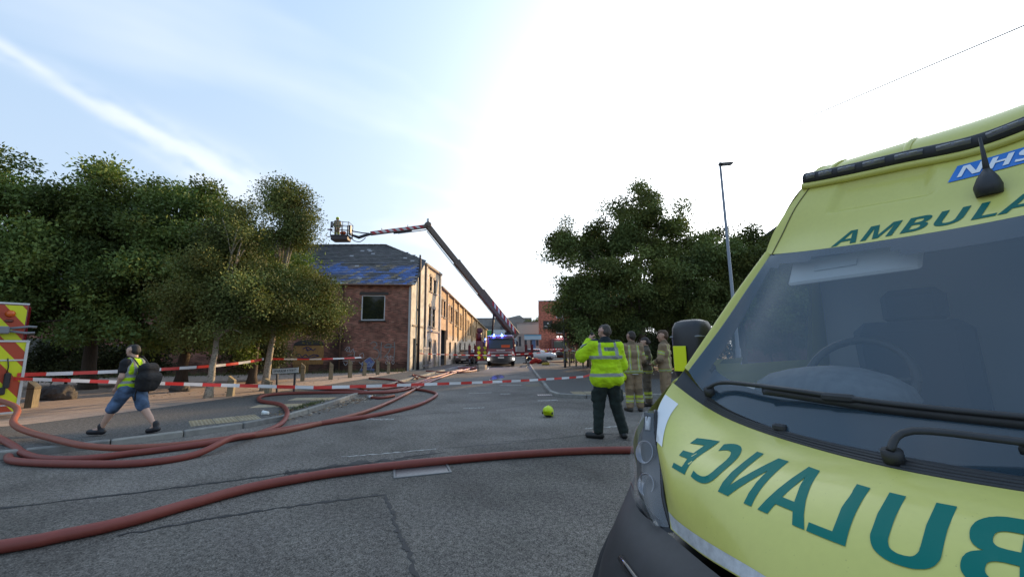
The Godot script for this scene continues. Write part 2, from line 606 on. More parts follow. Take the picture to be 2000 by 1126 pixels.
	var gp := pts2([-17.0, -4.6, -12.5, -6.6, -10.06, -8.55, -9.33, -10.7, -8.81, -13.5, -8.06, -16.0, -7.4, -22.0, -6.95, -27.3, -13, -26.7, -34, -24, -34, -4.6])
	setting("gravel_forecourt", flat_poly(gp, 0.1), gravel)
	var rp := even(pts2(KERB_R), 0.6)
	rp.append_array(pts2([18, -19.5, 9, -17.6, 5.0, -18.4, 4.2, -21.5, 3.9, -27.0, 3.9, -38.0, 5.0, -62.0]))
	var rpv := setting("pavement_near_trees", flat_poly(rp, 0.1), pave)
	setting("soil_under_trees", flat_poly(pts2([18, -19.5, 9, -17.6, 5.0, -18.4, 4.2, -21.5, 3.9, -27.0, 3.9, -38.0, 4.4, -50, 40, -50, 40, -19.5]), 0.1), mat("soil", Color(0.13, 0.10, 0.075), 0.95, 0.0, {"tex": "gravel", "scale": 0.4}))
	# buff blister paving at the crossings, slab by slab
	var buff := [mat("slab0", Color(0.40, 0.33, 0.21), 0.9, 0.0, {"tex": "mottle", "scale": 1.3}), mat("slab1", Color(0.36, 0.30, 0.20), 0.9, 0.0, {"tex": "mottle", "scale": 1.3}), mat("slab2", Color(0.42, 0.36, 0.25), 0.9, 0.0, {"tex": "mottle", "scale": 1.3})]
	var slab := func(par: Node, c: Vector3, rot: float, blister: bool, k: int, s := 0.39) -> void:
		var m := MB.new()
		var b := Basis(Vector3.UP, rot)
		m.box(c, V(s, 0.03, s), b, 0.006)
		if blister:
			for i in 6:
				for j in 6:
					m.box(c + b * V((i - 2.5) * 0.064, 0.0165, (j - 2.5) * 0.064), V(0.03, 0.006, 0.03), b)
		put("paving_slab", m, buff[k % 3], par)
	for i in 3:
		for j in 2:
			var b := Basis(Vector3.UP, 0.72)
			slab.call(lp, V(-6.1, 0.094, -8.75) + b * V((i - 1) * 0.4, 0, (j - 0.5) * 0.4), 0.72, true, i * 2 + j)
	for i in 2: slab.call(lp, V(-6.55 + i * 0.62, 0.091, -10.9 - i * 0.05), 0.2, false, 2 + i, 0.58)
	for i in 2: slab.call(lp, V(-6.35 + i * 0.64, 0.091, -12.35 + i * 0.03), 0.1, false, 2 + i, 0.6)
	for i in 4:
		for j in 2: slab.call(rpv, V(2.05 + i * 0.42, 0.094, -12.75 - j * 0.42 + i * 0.02), 0.02, true, i + j)

# ------------------------------------------------------------------ the old brick works on the corner
# wall in the plane of o, along d, facing n, with holes [x0, y0, x1, y1]; top is a height for each x
func wall(m: MB, o: Vector3, d: Vector3, n: Vector3, x0: float, x1: float, top, holes: Array, cell: float, colf, y0 := 0.0, reveal := 0.16) -> void:
	var xs := [x0, x1]
	var ys := [y0]
	var ymax: float = top if top is float else 0.0
	if not top is float:
		for i in 41: ymax = maxf(ymax, top.call(lerpf(x0, x1, i / 40.0)))
	ys.append(ymax)
	for h in holes:
		for k in [h[0], h[2]]: xs.append(k)
		for k in [h[1], h[3]]: ys.append(k)
	var q := x0
	while q < x1:
		xs.append(q); q += cell
	q = y0
	while q < ymax:
		ys.append(q); q += cell
	xs.sort(); ys.sort()
	var at := func(x: float, y: float) -> Vector3:
		return o + d * x + Vector3.UP * y
	for i in xs.size() - 1:
		if xs[i + 1] - xs[i] < 0.001: continue
		for j in ys.size() - 1:
			if ys[j + 1] - ys[j] < 0.001: continue
			var cx: float = (xs[i] + xs[i + 1]) * 0.5
			var cy: float = (ys[j] + ys[j + 1]) * 0.5
			var inside := false
			for h in holes:
				if cx > h[0] and cx < h[2] and cy > h[1] and cy < h[3]: inside = true
			if inside: continue
			var ta: float = ys[j + 1]
			var tb_: float = ys[j + 1]
			if not top is float:
				ta = minf(ta, top.call(xs[i])); tb_ = minf(tb_, top.call(xs[i + 1]))
				if ta <= ys[j] and tb_ <= ys[j]: continue
				ta = maxf(ta, ys[j]); tb_ = maxf(tb_, ys[j])
			var v := [[xs[i], ys[j]], [xs[i + 1], ys[j]], [xs[i + 1], tb_], [xs[i], ta]]
			for k in [0, 1, 2, 0, 2, 3]:
				m.col(colf.call(v[k][0], v[k][1]))
				m.st.add_vertex(at.call(v[k][0], v[k][1]))
	for h in holes:
		var c := [at.call(h[0], h[1]), at.call(h[2], h[1]), at.call(h[2], h[3]), at.call(h[0], h[3])]
		m.col(colf.call(h[0], h[3]))
		for k in 4:
			var a: Vector3 = c[k]
			var b: Vector3 = c[(k + 1) % 4]
			m.quad(a, b, b - n * reveal, a - n * reveal)

# a glazed window set into a hole
func window_in(parent: Node, o: Vector3, d: Vector3, n: Vector3, h: Array, frame: Material, glass: Material, bars := 1, sill: Material = null, deep := 0.10, fw := 0.07) -> Node:
	var b := Basis(d, Vector3.UP, n)
	var c: Vector3 = o + d * (h[0] + h[2]) * 0.5 + V(0, (h[1] + h[3]) * 0.5, 0) - n * deep
	var w: float = h[2] - h[0]
	var t: float = h[3] - h[1]
	var m := MB.new()
	for s in [-1, 1]:
		m.box(c + b * V(s * (w - fw) * 0.5, 0, 0), V(fw, t, 0.06), b)
		m.box(c + b * V(0, s * (t - fw) * 0.5, 0), V(w - fw * 2.0, fw, 0.06), b)
	var f := put("window", m, frame, parent)
	put("pane", bx(c - n * 0.01, V(w - fw * 2.0, t - fw * 2.0, 0.012), 0.0, b), glass, f)
	for k in bars - 1: put("glazing_bar", bx(c + n * 0.005 + b * V(0, t * ((k + 1.0) / bars - 0.5), 0), V(w - fw * 2.0, 0.035, 0.05), 0.0, b), frame, f)
	if sill: put("sill", bx(c + n * (deep + 0.02) + b * V(0, -t * 0.5 - 0.05, 0), V(w + 0.2, 0.1, 0.16), 0.015, b), sill, f)
	return f

func build_works() -> void:
	var A0 := V(-7.0, 0.0, -27.5)
	var D := V(0.0777, 0, -0.99697)
	var N := V(0.99697, 0, 0.0777)
	var E := V(-0.99123, 0, 0.13216)
	var F := V(0.13216, 0, 0.99123)
	var w := thing("brick_works", "old brick works with slate roof on the corner, graffiti low on its end wall", "building", A0)
	w.position = Vector3.ZERO
	var brick := mat("brick", Color(0.50, 0.47, 0.46), 0.92, 0.0, {"vc": 1, "tex": "brick", "scale": 0.5556, "scale_y": 0.8333, "nrm": "brick_n", "nscale": 0.8})
	# end wall: red-brown brick, sooty near the pipe and along the foot
	var dirt := func(x: float, y: float) -> Color:
		var v := 0.78 + 0.42 * noise.get_noise_2d(x * 0.45, y * 0.5) + 0.3 * noise.get_noise_2d(x * 1.9, y * 2.2 + 7.0)
		var soot := clampf(1.15 - absf(x - 4.7 + 0.3 * noise.get_noise_2d(y, 2.0)) / (0.35 + 0.25 * noise.get_noise_2d(y * 0.8, 9.0) + 0.5 * clampf(3.4 - y, 0, 1)), 0, 1) * clampf((3.9 - y) * 0.7, 0, 1)
		v *= 1.0 - 0.78 * soot
		if y < 0.7 + 0.5 * noise.get_noise_2d(x * 0.8, 30.0): v *= 0.42
		return Color(v * 1.0, v * 0.86, v * 0.80)
	var eh := [[1.75, 3.53, 3.32, 5.26], [5.6, 0.66, 7.45, 1.86], [9.3, 0.60, 10.5, 2.14], [16.4, 0.70, 18.2, 2.06], [21.1, 0.83, 22.9, 2.5], [12.6, 3.4, 14.0, 5.1], [18.0, 3.4, 19.4, 5.1]]
	var wm := MB.new()
	wall(wm, A0, E, F, 0.0, 27.0, 6.0, eh, 0.35, dirt, 0.0)
	var ew := put("end_wall", wm, brick, w)
	var wf := mat("white_frame", Color(0.70, 0.71, 0.72), 0.5)
	var wg := mat("old_frame", Color(0.28, 0.29, 0.28), 0.7)
	var dark := mat("dark_glass", Color(0.010, 0.014, 0.014), 0.06)
	for k in eh.size():
		if k == 1: continue
		var win := window_in(w, A0, E, F, eh[k], wf if k < 1 else wg, dark, 1 if k == 0 else 2, mat("stone_dark", Color(0.07, 0.06, 0.055), 0.9) if k == 0 else null)
		if k == 0: put("lintel", bx(A0 + E * 2.5 + F * 0.015 + V(0, 5.37, 0), V(1.9, 0.2, 0.05), 0.01, Basis(E, Vector3.UP, F)), mat("stone_dark"), win)
	# plywood over the blocked window
	var ply := mat("plywood", Color(0.40, 0.215, 0.075), 0.85, 0.0, {"tex": "grain", "scale": 0.7})
	var bd := put("boarding", bx(A0 + E * 6.53 + F * 0.02 + V(0, 1.26, 0), V(1.9, 1.22, 0.03), 0.004, Basis(E, Vector3.UP, F)), ply, w)
	put("lower_board", bx(A0 + E * 6.95 + F * 0.015 + V(0, 0.32, 0), V(0.95, 0.64, 0.03), 0.004, Basis(E, Vector3.UP, F)), mat("plywood2", Color(0.30, 0.17, 0.06), 0.85, 0.0, {"tex": "grain", "scale": 0.9}), bd)
	put("blind_arch", arch_mesh(Transform3D(Basis(-E, Vector3.UP, F), A0 + E * 6.53 + F * 0.012 + V(0, 1.9, 0)), 0.95, 0.35), mat("soot", Color(0.05, 0.045, 0.04), 0.95), w)
	# paint on the bricks and the board
	var gx := Transform3D(Basis(-E, Vector3.UP, F), A0 + F * 0.012)
	for s in [
		[[-2.6, 1.95], [-2.45, 2.08], [-2.25, 2.02], [-2.2, 1.82], [-2.4, 1.66], [-2.15, 1.55], [-2.02, 1.3], [-2.1, 1.02], [-2.35, 0.93], [-2.5, 1.0]],
		[[-1.9, 2.05], [-1.92, 1.5], [-1.9, 0.93]], [[-1.72, 1.75], [-1.5, 1.92], [-1.28, 1.86], [-1.3, 1.72], [-1.6, 1.68], [-1.72, 1.75]], [[-1.25, 1.9], [-1.4, 1.4], [-1.72, 1.02]], [[-1.05, 2.05], [-1.02, 1.5], [-1.06, 0.92]], [[-1.72, 1.72], [-1.4, 1.73], [-1.05, 1.72]]]:
		painted(w, "graffiti", s, 0.055, gx, mat("spray_grey", Color(0.22, 0.25, 0.25), 0.8))
	for s in [[[-4.25, 1.55], [-4.1, 1.75], [-3.98, 1.7], [-4.15, 1.5], [-3.9, 1.45]], [[-3.95, 1.75], [-3.9, 1.4], [-3.72, 1.62], [-3.7, 1.4]], [[-3.6, 1.5], [-3.62, 1.02], [-3.35, 1.04]], [[-3.3, 1.2], [-3.1, 1.35], [-3.02, 1.1], [-3.2, 1.0], [-3.3, 1.2]], [[-4.3, 0.75], [-4.15, 0.55], [-4.0, 0.75], [-3.85, 0.6], [-3.7, 0.72]], [[-4.35, 0.86], [-3.6, 0.80]], [[-1.6, 1.1], [-1.4, 0.95], [-1.5, 1.14], [-1.25, 1.0], [-1.3, 1.15], [-1.05, 1.0]], [[-1.6, 0.7], [-1.5, 0.82], [-1.42, 0.7], [-1.52, 0.58], [-1.6, 0.7]], [[-1.35, 0.8], [-1.3, 0.6]], [[-1.2, 0.72], [-1.1, 0.82], [-1.02, 0.7], [-1.1, 0.58], [-1.2, 0.72]], [[-4.05, 1.2], [-3.8, 1.25]], [[-1.6, 0.9], [-1.0, 0.88]]]:
		painted(w, "graffiti", s, 0.032, gx, mat("spray_white", Color(0.42, 0.43, 0.44), 0.8))
	var gx2 := gx
	gx2.origin += F * 0.004
	for poly in [[[-3.2, 0.62], [-2.9, 0.86], [-2.62, 1.05], [-2.48, 0.85], [-2.28, 0.72], [-2.42, 0.45], [-2.6, 0.36], [-2.95, 0.4]], [[-3.3, 0.05], [-3.2, 0.3], [-2.95, 0.36], [-2.55, 0.32], [-2.3, 0.3], [-2.26, 0.1], [-2.45, 0.02], [-2.7, 0.2]]]:
		var wb := MB.new()
		wb.prism(v2(poly), 0.002, gx2)
		put("graffiti", wb, mat("spray_blue", Color(0.14, 0.17, 0.36), 0.8), w)
	gx2.origin += F * 0.005
	for s in [[[-3.3, 0.75], [-3.1, 0.5], [-3.3, 0.05]], [[-2.3, 0.75], [-2.45, 0.5], [-2.55, 0.1]], [[-3.05, 0.6], [-2.9, 0.72], [-2.8, 0.55], [-2.65, 0.75], [-2.55, 0.55], [-2.42, 0.7]], [[-3.2, 0.62], [-2.62, 1.05], [-2.28, 0.72]], [[-3.0, 0.45], [-2.5, 0.48]]]:
		painted(w, "graffiti", s, 0.035, gx2, mat("spray_white"))
	gx2.origin = A0 + F * 0.045
	for s in [[[-7.3, 1.2], [-7.1, 1.32], [-6.9, 1.15], [-6.7, 1.3], [-6.5, 1.15], [-6.2, 1.28], [-5.9, 1.22]], [[-7.2, 1.12], [-6.5, 1.06], [-5.85, 1.2]], [[-6.9, 1.66], [-6.6, 1.78], [-6.4, 1.62], [-6.7, 1.6]], [[-6.7, 1.75], [-6.55, 1.5]], [[-6.4, 1.7], [-6.25, 1.55], [-6.1, 1.68]]]:
		painted(bd, "spray_tag", s, 0.055, gx2, mat("spray_navy", Color(0.03, 0.03, 0.10), 0.8))
	# pipes
	var iron := mat("iron", Color(0.035, 0.030, 0.032), 0.6)
	var rust := mat("rust_pipe", Color(0.14, 0.075, 0.05), 0.8)
	put("drainpipe", tb([A0 + E * 4.55 + F * 0.08 + V(0, 0.0, 0), A0 + E * 4.55 + F * 0.08 + V(0, 5.85, 0)], 0.055, 8), rust, w)
	var pp := put("drainpipe", tb([A0 + D * 1.42 + N * 0.12, A0 + D * 1.42 + N * 0.12 + V(0, 7.9, 0), A0 + D * 1.42 + N * 0.12 + V(0, 8.45, 0)], [0.10, 0.085, 0.07], 10), iron, w)
	for y in [1.9, 4.4, 6.9]: put("bracket", bx(A0 + D * 1.42 + N * 0.07 + V(0, y, 0), V(0.28, 0.1, 0.14), 0.01, Basis(D, Vector3.UP, N)), iron, pp)
	put("drainpipe", tb([A0 + D * 3.15 + N * 0.06 + V(0, 2.4, 0), A0 + D * 3.15 + N * 0.06 + V(0, 8.1, 0)], 0.05, 8), rust, w)
	put("gutter", tb([A0 + F * 0.28 + V(0.1, 5.93, 0), A0 + E * 27.0 + F * 0.28 + V(0, 5.93, 0)], 0.06, 6), rust, w)
	put("corner_post", bx(A0 + E * 0.10 + F * 0.02 + V(0, 2.95, 0), V(0.13, 5.9, 0.06), 0.01, Basis(E, Vector3.UP, F)), mat("pale_trim", Color(0.42, 0.42, 0.41), 0.8), w)
	# street front: rendered bays of three floors, then the long lower range
	var render := mat("render", Color(1, 1, 1), 0.93, 0.0, {"vc": 1, "tex": "mottle", "scale": 0.30, "nrm": "mottle_n"})
	var rend := func(x: float, y: float) -> Color:
		var v := 1.0 + 0.30 * noise.get_noise_2d(x * 0.6, y * 0.6 + 20.0) + 0.18 * noise.get_noise_2d(x * 2.6, y * 2.6)
		var c := Vector3(0.74, 0.68, 0.54).lerp(Vector3(0.72, 0.57, 0.38), clampf((x - 2.6) * 0.6 + 0.7 * noise.get_noise_2d(x, y * 0.7), 0, 1))
		if y < 0.55 + 0.3 * noise.get_noise_2d(x * 2.0, 4.0): v *= 0.62
		return Color(c.x * v, c.y * v, c.z * v)
	var bh := [[0.55, 0.1, 1.28, 2.3], [4.4, 6.2, 5.1, 7.4], [5.55, 6.15, 6.35, 7.3], [4.3, 3.35, 5.0, 4.95], [5.4, 3.3, 6.15, 4.85], [4.4, 0.55, 5.1, 2.15], [5.7, 0.1, 6.55, 2.3]]
	var topA := func(x: float) -> float:
		return lerpf(5.98, 8.3, clampf(x / 3.0, 0, 1)) if x < 3.0 else lerpf(8.3, 8.06, (x - 3.0) / 4.75)
	var fm := MB.new()
	wall(fm, A0, D, N, 0.0, 7.75, topA, bh, 0.4, rend)
	put("street_wall", fm, render, w)
	var stone := mat("stone", Color(0.42, 0.34, 0.24), 0.9, 0.0, {"tex": "mottle", "scale": 0.6})
	var brown := mat("brown_frame", Color(0.10, 0.075, 0.055), 0.7)
	for k in range(1, 6):
		var wn := window_in(w, A0, D, N, bh[k], brown, dark, 3, stone)
		var h: Array = bh[k]
		put("arched_head", arch_mesh(Transform3D(Basis(D, Vector3.UP, N), A0 + D * (h[0] + h[2]) * 0.5 + N * 0.012 + V(0, h[3] - 0.02, 0)), (h[2] - h[0]) * 0.5 + 0.06, 0.24), stone, wn)
	for h in [bh[0], bh[6]]:
		var dr := put("door", bx(A0 + D * (h[0] + h[2]) * 0.5 - N * 0.12 + V(0, (h[1] + h[3]) * 0.5, 0), V(h[2] - h[0] - 0.01, h[3] - h[1] - 0.01, 0.05), 0.005, Basis(D, Vector3.UP, N)), mat("door_dark", Color(0.04, 0.036, 0.03), 0.7) if h[0] < 1.0 else mat("door_tan", Color(0.26, 0.19, 0.12), 0.8), w)
		put("handle", bx(A0 + D * (h[2] - 0.12) - N * 0.07 + V(0, 1.1, 0), V(0.04, 0.14, 0.05), 0.005, Basis(D, Vector3.UP, N)), iron, dr)
	put("string_course", bx(A0 + D * 5.4 + N * 0.05 + V(0, 2.98, 0), V(4.6, 0.16, 0.1), 0.02, Basis(D, Vector3.UP, N)), stone, w)
	put("string_course", bx(A0 + D * 1.6 + N * 0.04 + V(0, 3.2, 0), V(2.6, 0.1, 0.08), 0.02, Basis(D, Vector3.UP, N)), stone, w)
	put("cornice", bx(A0 + D * 5.4 + N * 0.09 + V(0, 8.12, 0), V(4.8, 0.2, 0.2), 0.03, Basis(D, Vector3.UP + D * -0.0, N)), stone, w)
	for t in [3.35, 7.55]: put("pilaster", bx(A0 + D * t + N * 0.06 + V(0, 4.05, 0), V(0.34, 7.9, 0.12), 0.02, Basis(D, Vector3.UP, N)), render_plain(), w)
	# long range: brick above, old limewash below
	var topC := func(x: float) -> float:
		return lerpf(7.0, 5.0, clampf((x - 7.75) / 22.0, 0, 1.3))
	var ch := [[7.75, 0.1, 10.15, 3.25]]
	var ups := [[7.95, 8.65], [9.0, 9.7], [10.75, 11.35], [11.8, 12.45], [13.2, 13.85], [14.1, 14.75], [15.6, 16.1], [16.4, 17.1], [18.2, 18.8], [20.0, 20.6], [21.1, 21.7], [22.3, 22.9], [24.2, 24.9], [25.6, 26.3], [27.9, 28.6], [29.6, 30.3], [32.0, 32.7], [34.0, 34.7]]
	for u in ups:
		var tp: float = topC.call(u[0])
		ch.append([u[0], tp - 2.48, u[1], tp - 0.98])
	for u in [[11.3, 12.1], [13.6, 14.4], [16.0, 16.8], [18.6, 19.4], [21.4, 22.2], [25.0, 25.9], [28.2, 29.1]]: ch.append([u[0], 0.55, u[1], 2.2])
	var longc := func(x: float, y: float) -> Color:
		var v := 1.0 + 0.32 * noise.get_noise_2d(x * 0.5, y * 0.5 + 50.0) + 0.2 * noise.get_noise_2d(x * 2.2, y * 2.2)
		var c := Vector3(0.70, 0.46, 0.24)
		var lime := 2.7 + 0.5 * noise.get_noise_2d(x * 0.4, 60.0)
		if y < lime and x > 10.1: c = c.lerp(Vector3(0.74, 0.67, 0.58), 0.45 + 0.45 * clampf(0.5 + noise.get_noise_2d(x * 0.7, y * 1.2), 0, 1))
		return Color(c.x * v, c.y * v, c.z * v)
	var lm := MB.new()
	wall(lm, A0, D, N, 7.75, 37.0, topC, ch, 0.6, longc)
	put("long_range_wall", lm, render, w)
	for k in range(1, ch.size()):
		var h: Array = ch[k]
		window_in(w, A0, D, N, h, brown, dark, 2, stone if k < 12 else null)
		if k < 12: put("arched_head", arch_mesh(Transform3D(Basis(D, Vector3.UP, N), A0 + D * (h[0] + h[2]) * 0.5 + N * 0.012 + V(0, h[3] - 0.02, 0)), (h[2] - h[0]) * 0.5 + 0.06, 0.22), stone, w)
	var gate := put("cart_gateway", bx(A0 + D * 8.95 - N * 0.5 + V(0, 1.66, 0), V(2.38, 3.14, 0.06), 0.0, Basis(D, Vector3.UP, N)), mat("gate_dark", Color(0.030, 0.028, 0.028), 0.8), w)
	for k in 6: put("plank", bx(A0 + D * (7.97 + k * 0.395) - N * 0.455 + V(0, 1.6, 0), V(0.37, 3.0, 0.03), 0.006, Basis(D, Vector3.UP, N)), mat("gate_plank", Color(0.055, 0.05, 0.05), 0.8), gate)
	for t in [10.3, 12.95, 15.2, 17.9, 19.4, 23.4, 27.0, 31.0, 35.0]:
		var tp: float = topC.call(t)
		put("pilaster", bx(A0 + D * t + N * 0.07 + V(0, tp * 0.5 + 1.2, 0), V(0.32, tp - 2.4, 0.14), 0.02, Basis(D, Vector3.UP, N)), mat("pilaster_brick", Color(0.74, 0.50, 0.27), 0.92, 0.0, {"tex": "mottle", "scale": 0.4}), w)
	for i in 10:
		var t0 := 7.75 + i * 2.9
		var ya: float = topC.call(t0)
		var yb: float = topC.call(t0 + 2.9)
		var dd := (D * 2.9 + V(0, yb - ya, 0)).normalized()
		put("coping", bx(A0 + D * (t0 + 1.45) + N * 0.03 + V(0, (ya + yb) * 0.5 + 0.05, 0), V(2.88, 0.14, 0.42), 0.02, Basis(dd, N.cross(dd).normalized() * -1.0 if N.cross(dd).y < 0 else N.cross(dd).normalized(), N)), stone, w)
	put("chimney", bx(A0 + D * 24.5 - N * 2.0 + V(0, 6.1, 0), V(1.1, 2.2, 0.8), 0.03, Basis(D, Vector3.UP, N)), mat("chimney_brick", Color(0.30, 0.14, 0.09), 0.9, 0.0, {"tex": "mottle", "scale": 0.5}), w)
	# closing walls and flat roof of the long range, out of sight from the street
	var back := MB.new()
	back.quad(A0 + D * 7.75 + V(0, 6.7, 0), A0 + D * 37.0 + V(0, 4.2, 0), A0 + D * 37.0 - N * 9.0 + V(0, 4.2, 0), A0 + D * 7.75 - N * 9.0 + V(0, 6.7, 0))
	back.quad(A0 + D * 37.0, A0 + D * 37.0 + V(0, 4.3, 0), A0 + D * 37.0 - N * 9.0 + V(0, 4.3, 0), A0 + D * 37.0 - N * 9.0)
	put("back_roof", back, mat("slate_plain", Color(0.06, 0.06, 0.065), 0.7), w)
	# slate roof: each slate laid in courses; blue in streaky patches of slate colour, moss between
	var eR := A0 + F * 0.22 + V(0, 5.97, 0)
	var P := V(-6.77, 8.3, -30.5)
	var up0 := P - (A0 + V(0, 5.97, 0))
	var Sv := (up0 - E * up0.dot(E)).normalized()
	var nr := E.cross(Sv).normalized()
	if nr.y < 0.0: nr = -nr
	var pe := (P - eR).dot(E)
	var ps := (P - eR).dot(Sv)
	var rR := Vector2((V(-10.46, 10.14, -32.53) - eR).dot(E), (V(-10.46, 10.14, -32.53) - eR).dot(Sv))
	rR.y -= 0.45
	var poly := PackedVector2Array([Vector2(-0.25, 0), Vector2(pe - 0.1, ps), rR, Vector2(27.2, rR.y - 1.5), Vector2(27.2, 0)])
	var sm := MB.new()
	var course := 0.24
	var ns := int(rR.y / course) + 1
	for j in ns:
		var s0 := j * course
		var e := -0.3 + (0.15 if j % 2 else 0.0)
		while e < 27.2:
			var wd := 0.30 if e < 12.0 else 1.2
			var c := Vector2(e + wd * 0.5, s0 + course * 0.5)
			if Geometry2D.is_point_in_polygon(c, poly):
				var b := smoothstep(0.05, 0.32, noise.get_noise_2d(c.x * 0.33 + c.y * 0.25, c.y * 0.5 + 12.0) + 0.36 - absf(c.y - 1.7) * 0.12)
				var o := smoothstep(0.05, 0.35, noise.get_noise_2d((c.x + c.y * 0.9) * 1.1, c.y * 0.25 + 70.0) + 0.05 - clampf((c.y - 3.0) * 0.25, 0, 1))
				var lo := smoothstep(3.3, 2.7, c.y + 0.5 * noise.get_noise_2d(c.x * 0.5, 3.0))
				var soot := clampf(1.2 - absf(c.x - 6.2 - 0.3 * c.y) * 0.8, 0, 1) * 0.5
				var k := Vector3(0.075, 0.070, 0.068)
				k = k.lerp(Vector3(0.060, 0.125, 0.34), b * lo * 0.95)
				k = k.lerp(Vector3(0.24, 0.175, 0.085), o * lo * 0.75)
				k *= (1.0 - soot) * rng.randf_range(0.7, 1.3)
				if rng.randf() < 0.02: k = Vector3(0.3, 0.3, 0.31)
				sm.col(Color(k.x, k.y, k.z))
				var g := 0.006
				var l := rng.randf_range(0.0, 0.01)
				var q0 := eR + E * (e + g) + Sv * (s0 - 0.02) + nr * (0.035 + l)
				var q1 := eR + E * (e + wd - g) + Sv * (s0 - 0.02) + nr * (0.035 + l)
				var q2 := q1 + Sv * (course + 0.03) - nr * 0.025
				var q3 := q0 + Sv * (course + 0.03) - nr * 0.025
				sm.quad(q0, q1, q2, q3)
				sm.quad(q0 - nr * 0.02, q1 - nr * 0.02, q1, q0)
			e += wd
	var rw := Node3D.new()
	var under := MB.new()
	var up := PackedVector3Array()
	for p in poly: up.append(eR + E * p.x + Sv * p.y - nr * 0.03)
	for k in range(1, up.size() - 1): under.tri(up[0], up[k], up[k + 1])
	var Rr := eR + E * rR.x + Sv * rR.y
	var back2 := A0 + D * 7.75 + V(0, 8.0, 0)
	under.tri(P, back2, Rr)
	under.tri(back2, Rr + V(0, -1.0, -5.0), Rr)
	under.quad(Rr, Rr + V(0, -1.0, -5.0), Rr + E * 16.0 + V(0, -1.5, -5.0), eR + E * 27.2 + Sv * (rR.y - 1.5))
	var ro := put("roof", under, mat("slate_plain"), w)
	var sl := put("slates", sm, mat("slates", Color(1, 1, 1), 0.62, 0.0, {"vc": 1}), ro)
	sl.set_meta("kind", "stuff")
	var rid := MB.new(true)
	for seg in [[P, Rr], [Rr, eR + E * 27.2 + Sv * (rR.y - 1.5)]]:
		var nseg := int(seg[0].distance_to(seg[1]) / 0.45)
		for i in nseg: rid.tube([seg[0].lerp(seg[1], i / float(nseg)) + V(0, 0.03, 0), seg[0].lerp(seg[1], (i + 0.95) / nseg) + V(0, 0.045, 0)], 0.11, 8, true, 0.7)
	put("ridge_tiles", rid, mat("ridge", Color(0.10, 0.085, 0.08), 0.85), ro)
	for s in [1.55, 3.05]: put("roof_batten", tb([eR + E * 0.6 + Sv * s + nr * 0.05, eR + E * 3.0 + Sv * (s + 0.05) + nr * 0.06, eR + E * 8.0 + Sv * s + nr * 0.05], 0.02, 5), mat("batten", Color(0.25, 0.25, 0.25), 0.8), ro)
	var rgl := thing("steel_railing", "grey steel railing standing against the cream wall beside the black drainpipe", "railing", A0 + D * 2.55 + N * 0.35, 0.0)
	rgl.transform.basis = Basis(D, Vector3.UP, N)
	for y in [0.35, 1.62]: put("rail", bx(V(0, y, 0), V(1.5, 0.05, 0.04)), mat("steel", Color(0.16, 0.16, 0.17), 0.5, 0.3), rgl)
	for k in 11: put("bar", tb([V(-0.7 + k * 0.14, 0.1, 0), V(-0.7 + k * 0.14, 1.72, 0)], 0.014, 6), mat("steel"), rgl)

func v2(a: Array) -> Array:
	var o := []
	for p in a: o.append(Vector2(p[0], p[1]))
	return o

func render_plain() -> Material:
	return mat("render_plain", Color(0.66, 0.59, 0.47), 0.93, 0.0, {"tex": "mottle", "scale": 0.3})

# the curved piece over a window: half-width r, rise h
func arch_mesh(xf: Transform3D, r: float, h: float) -> MB:
	var p := [Vector2(r, 0.0)]
	for i in 9:
		var t := PI * i / 8.0
		p.append(Vector2(cos(t) * r, 0.02 + sin(t) * h))
	p.append(Vector2(-r, 0.0))
	var m := MB.new()
	m.prism(p, 0.05, xf)
	return m

func painted(parent: Node, called: String, pts: Array, wdt: float, xf: Transform3D, m: Material) -> void:
	var b := MB.new()
	stroke(b, v2(pts), wdt, xf)
	put(called, b, m, parent)

# ------------------------------------------------------------------ buildings at the far end of the street
func block(called: String, label: String, c: Vector3, s: Vector3, turn: float, m: Material, cols: int, rows: int, wsize: Vector2, wy0: float, wdy: float, glass: Material, frame: Material, group := "", wx0 := 0.0, dx := 0.0) -> Node3D:
	var b := thing(called, label, "building", c, turn, group)
	var holes := []
	var step := dx if dx > 0.0 else s.x / cols
	for i in cols:
		for j in rows:
			var x := (wx0 + i * step if dx > 0.0 else (i + 0.5) * step - s.x * 0.5)
			holes.append([x - wsize.x * 0.5, wy0 + j * wdy, x + wsize.x * 0.5, wy0 + j * wdy + wsize.y])
	var wm := MB.new()
	wall(wm, V(0, 0, s.z * 0.5), Vector3.RIGHT, Vector3.BACK, -s.x * 0.5, s.x * 0.5, s.y, holes, 4.0, func(_x, _y): return Color(1, 1, 1))
	wm.col(Color(1, 1, 1))
	var h := s * 0.5
	for q in [[V(-h.x, 0, h.z), V(-h.x, s.y, h.z), V(-h.x, s.y, -h.z), V(-h.x, 0, -h.z)], [V(h.x, 0, h.z), V(h.x, 0, -h.z), V(h.x, s.y, -h.z), V(h.x, s.y, h.z)], [V(-h.x, 0, -h.z), V(-h.x, s.y, -h.z), V(h.x, s.y, -h.z), V(h.x, 0, -h.z)]]:
		wm.quad(q[0], q[1], q[2], q[3])
	put("wall", wm, m, b)
	put("roof", bx(V(0, s.y - 0.1, 0), V(s.x - 0.3, 0.1, s.z - 0.3)), mat("flat_roof", Color(0.10, 0.10, 0.11), 0.9), b)
	put("coping", bx(V(0, s.y + 0.08, h.z - 0.12), V(s.x + 0.1, 0.15, 0.34), 0.02), frame, b)
	for hh in holes: window_in(b, V(0, 0, h.z), Vector3.RIGHT, Vector3.BACK, hh, frame, glass, 1, null, 0.08, 0.09)
	return b

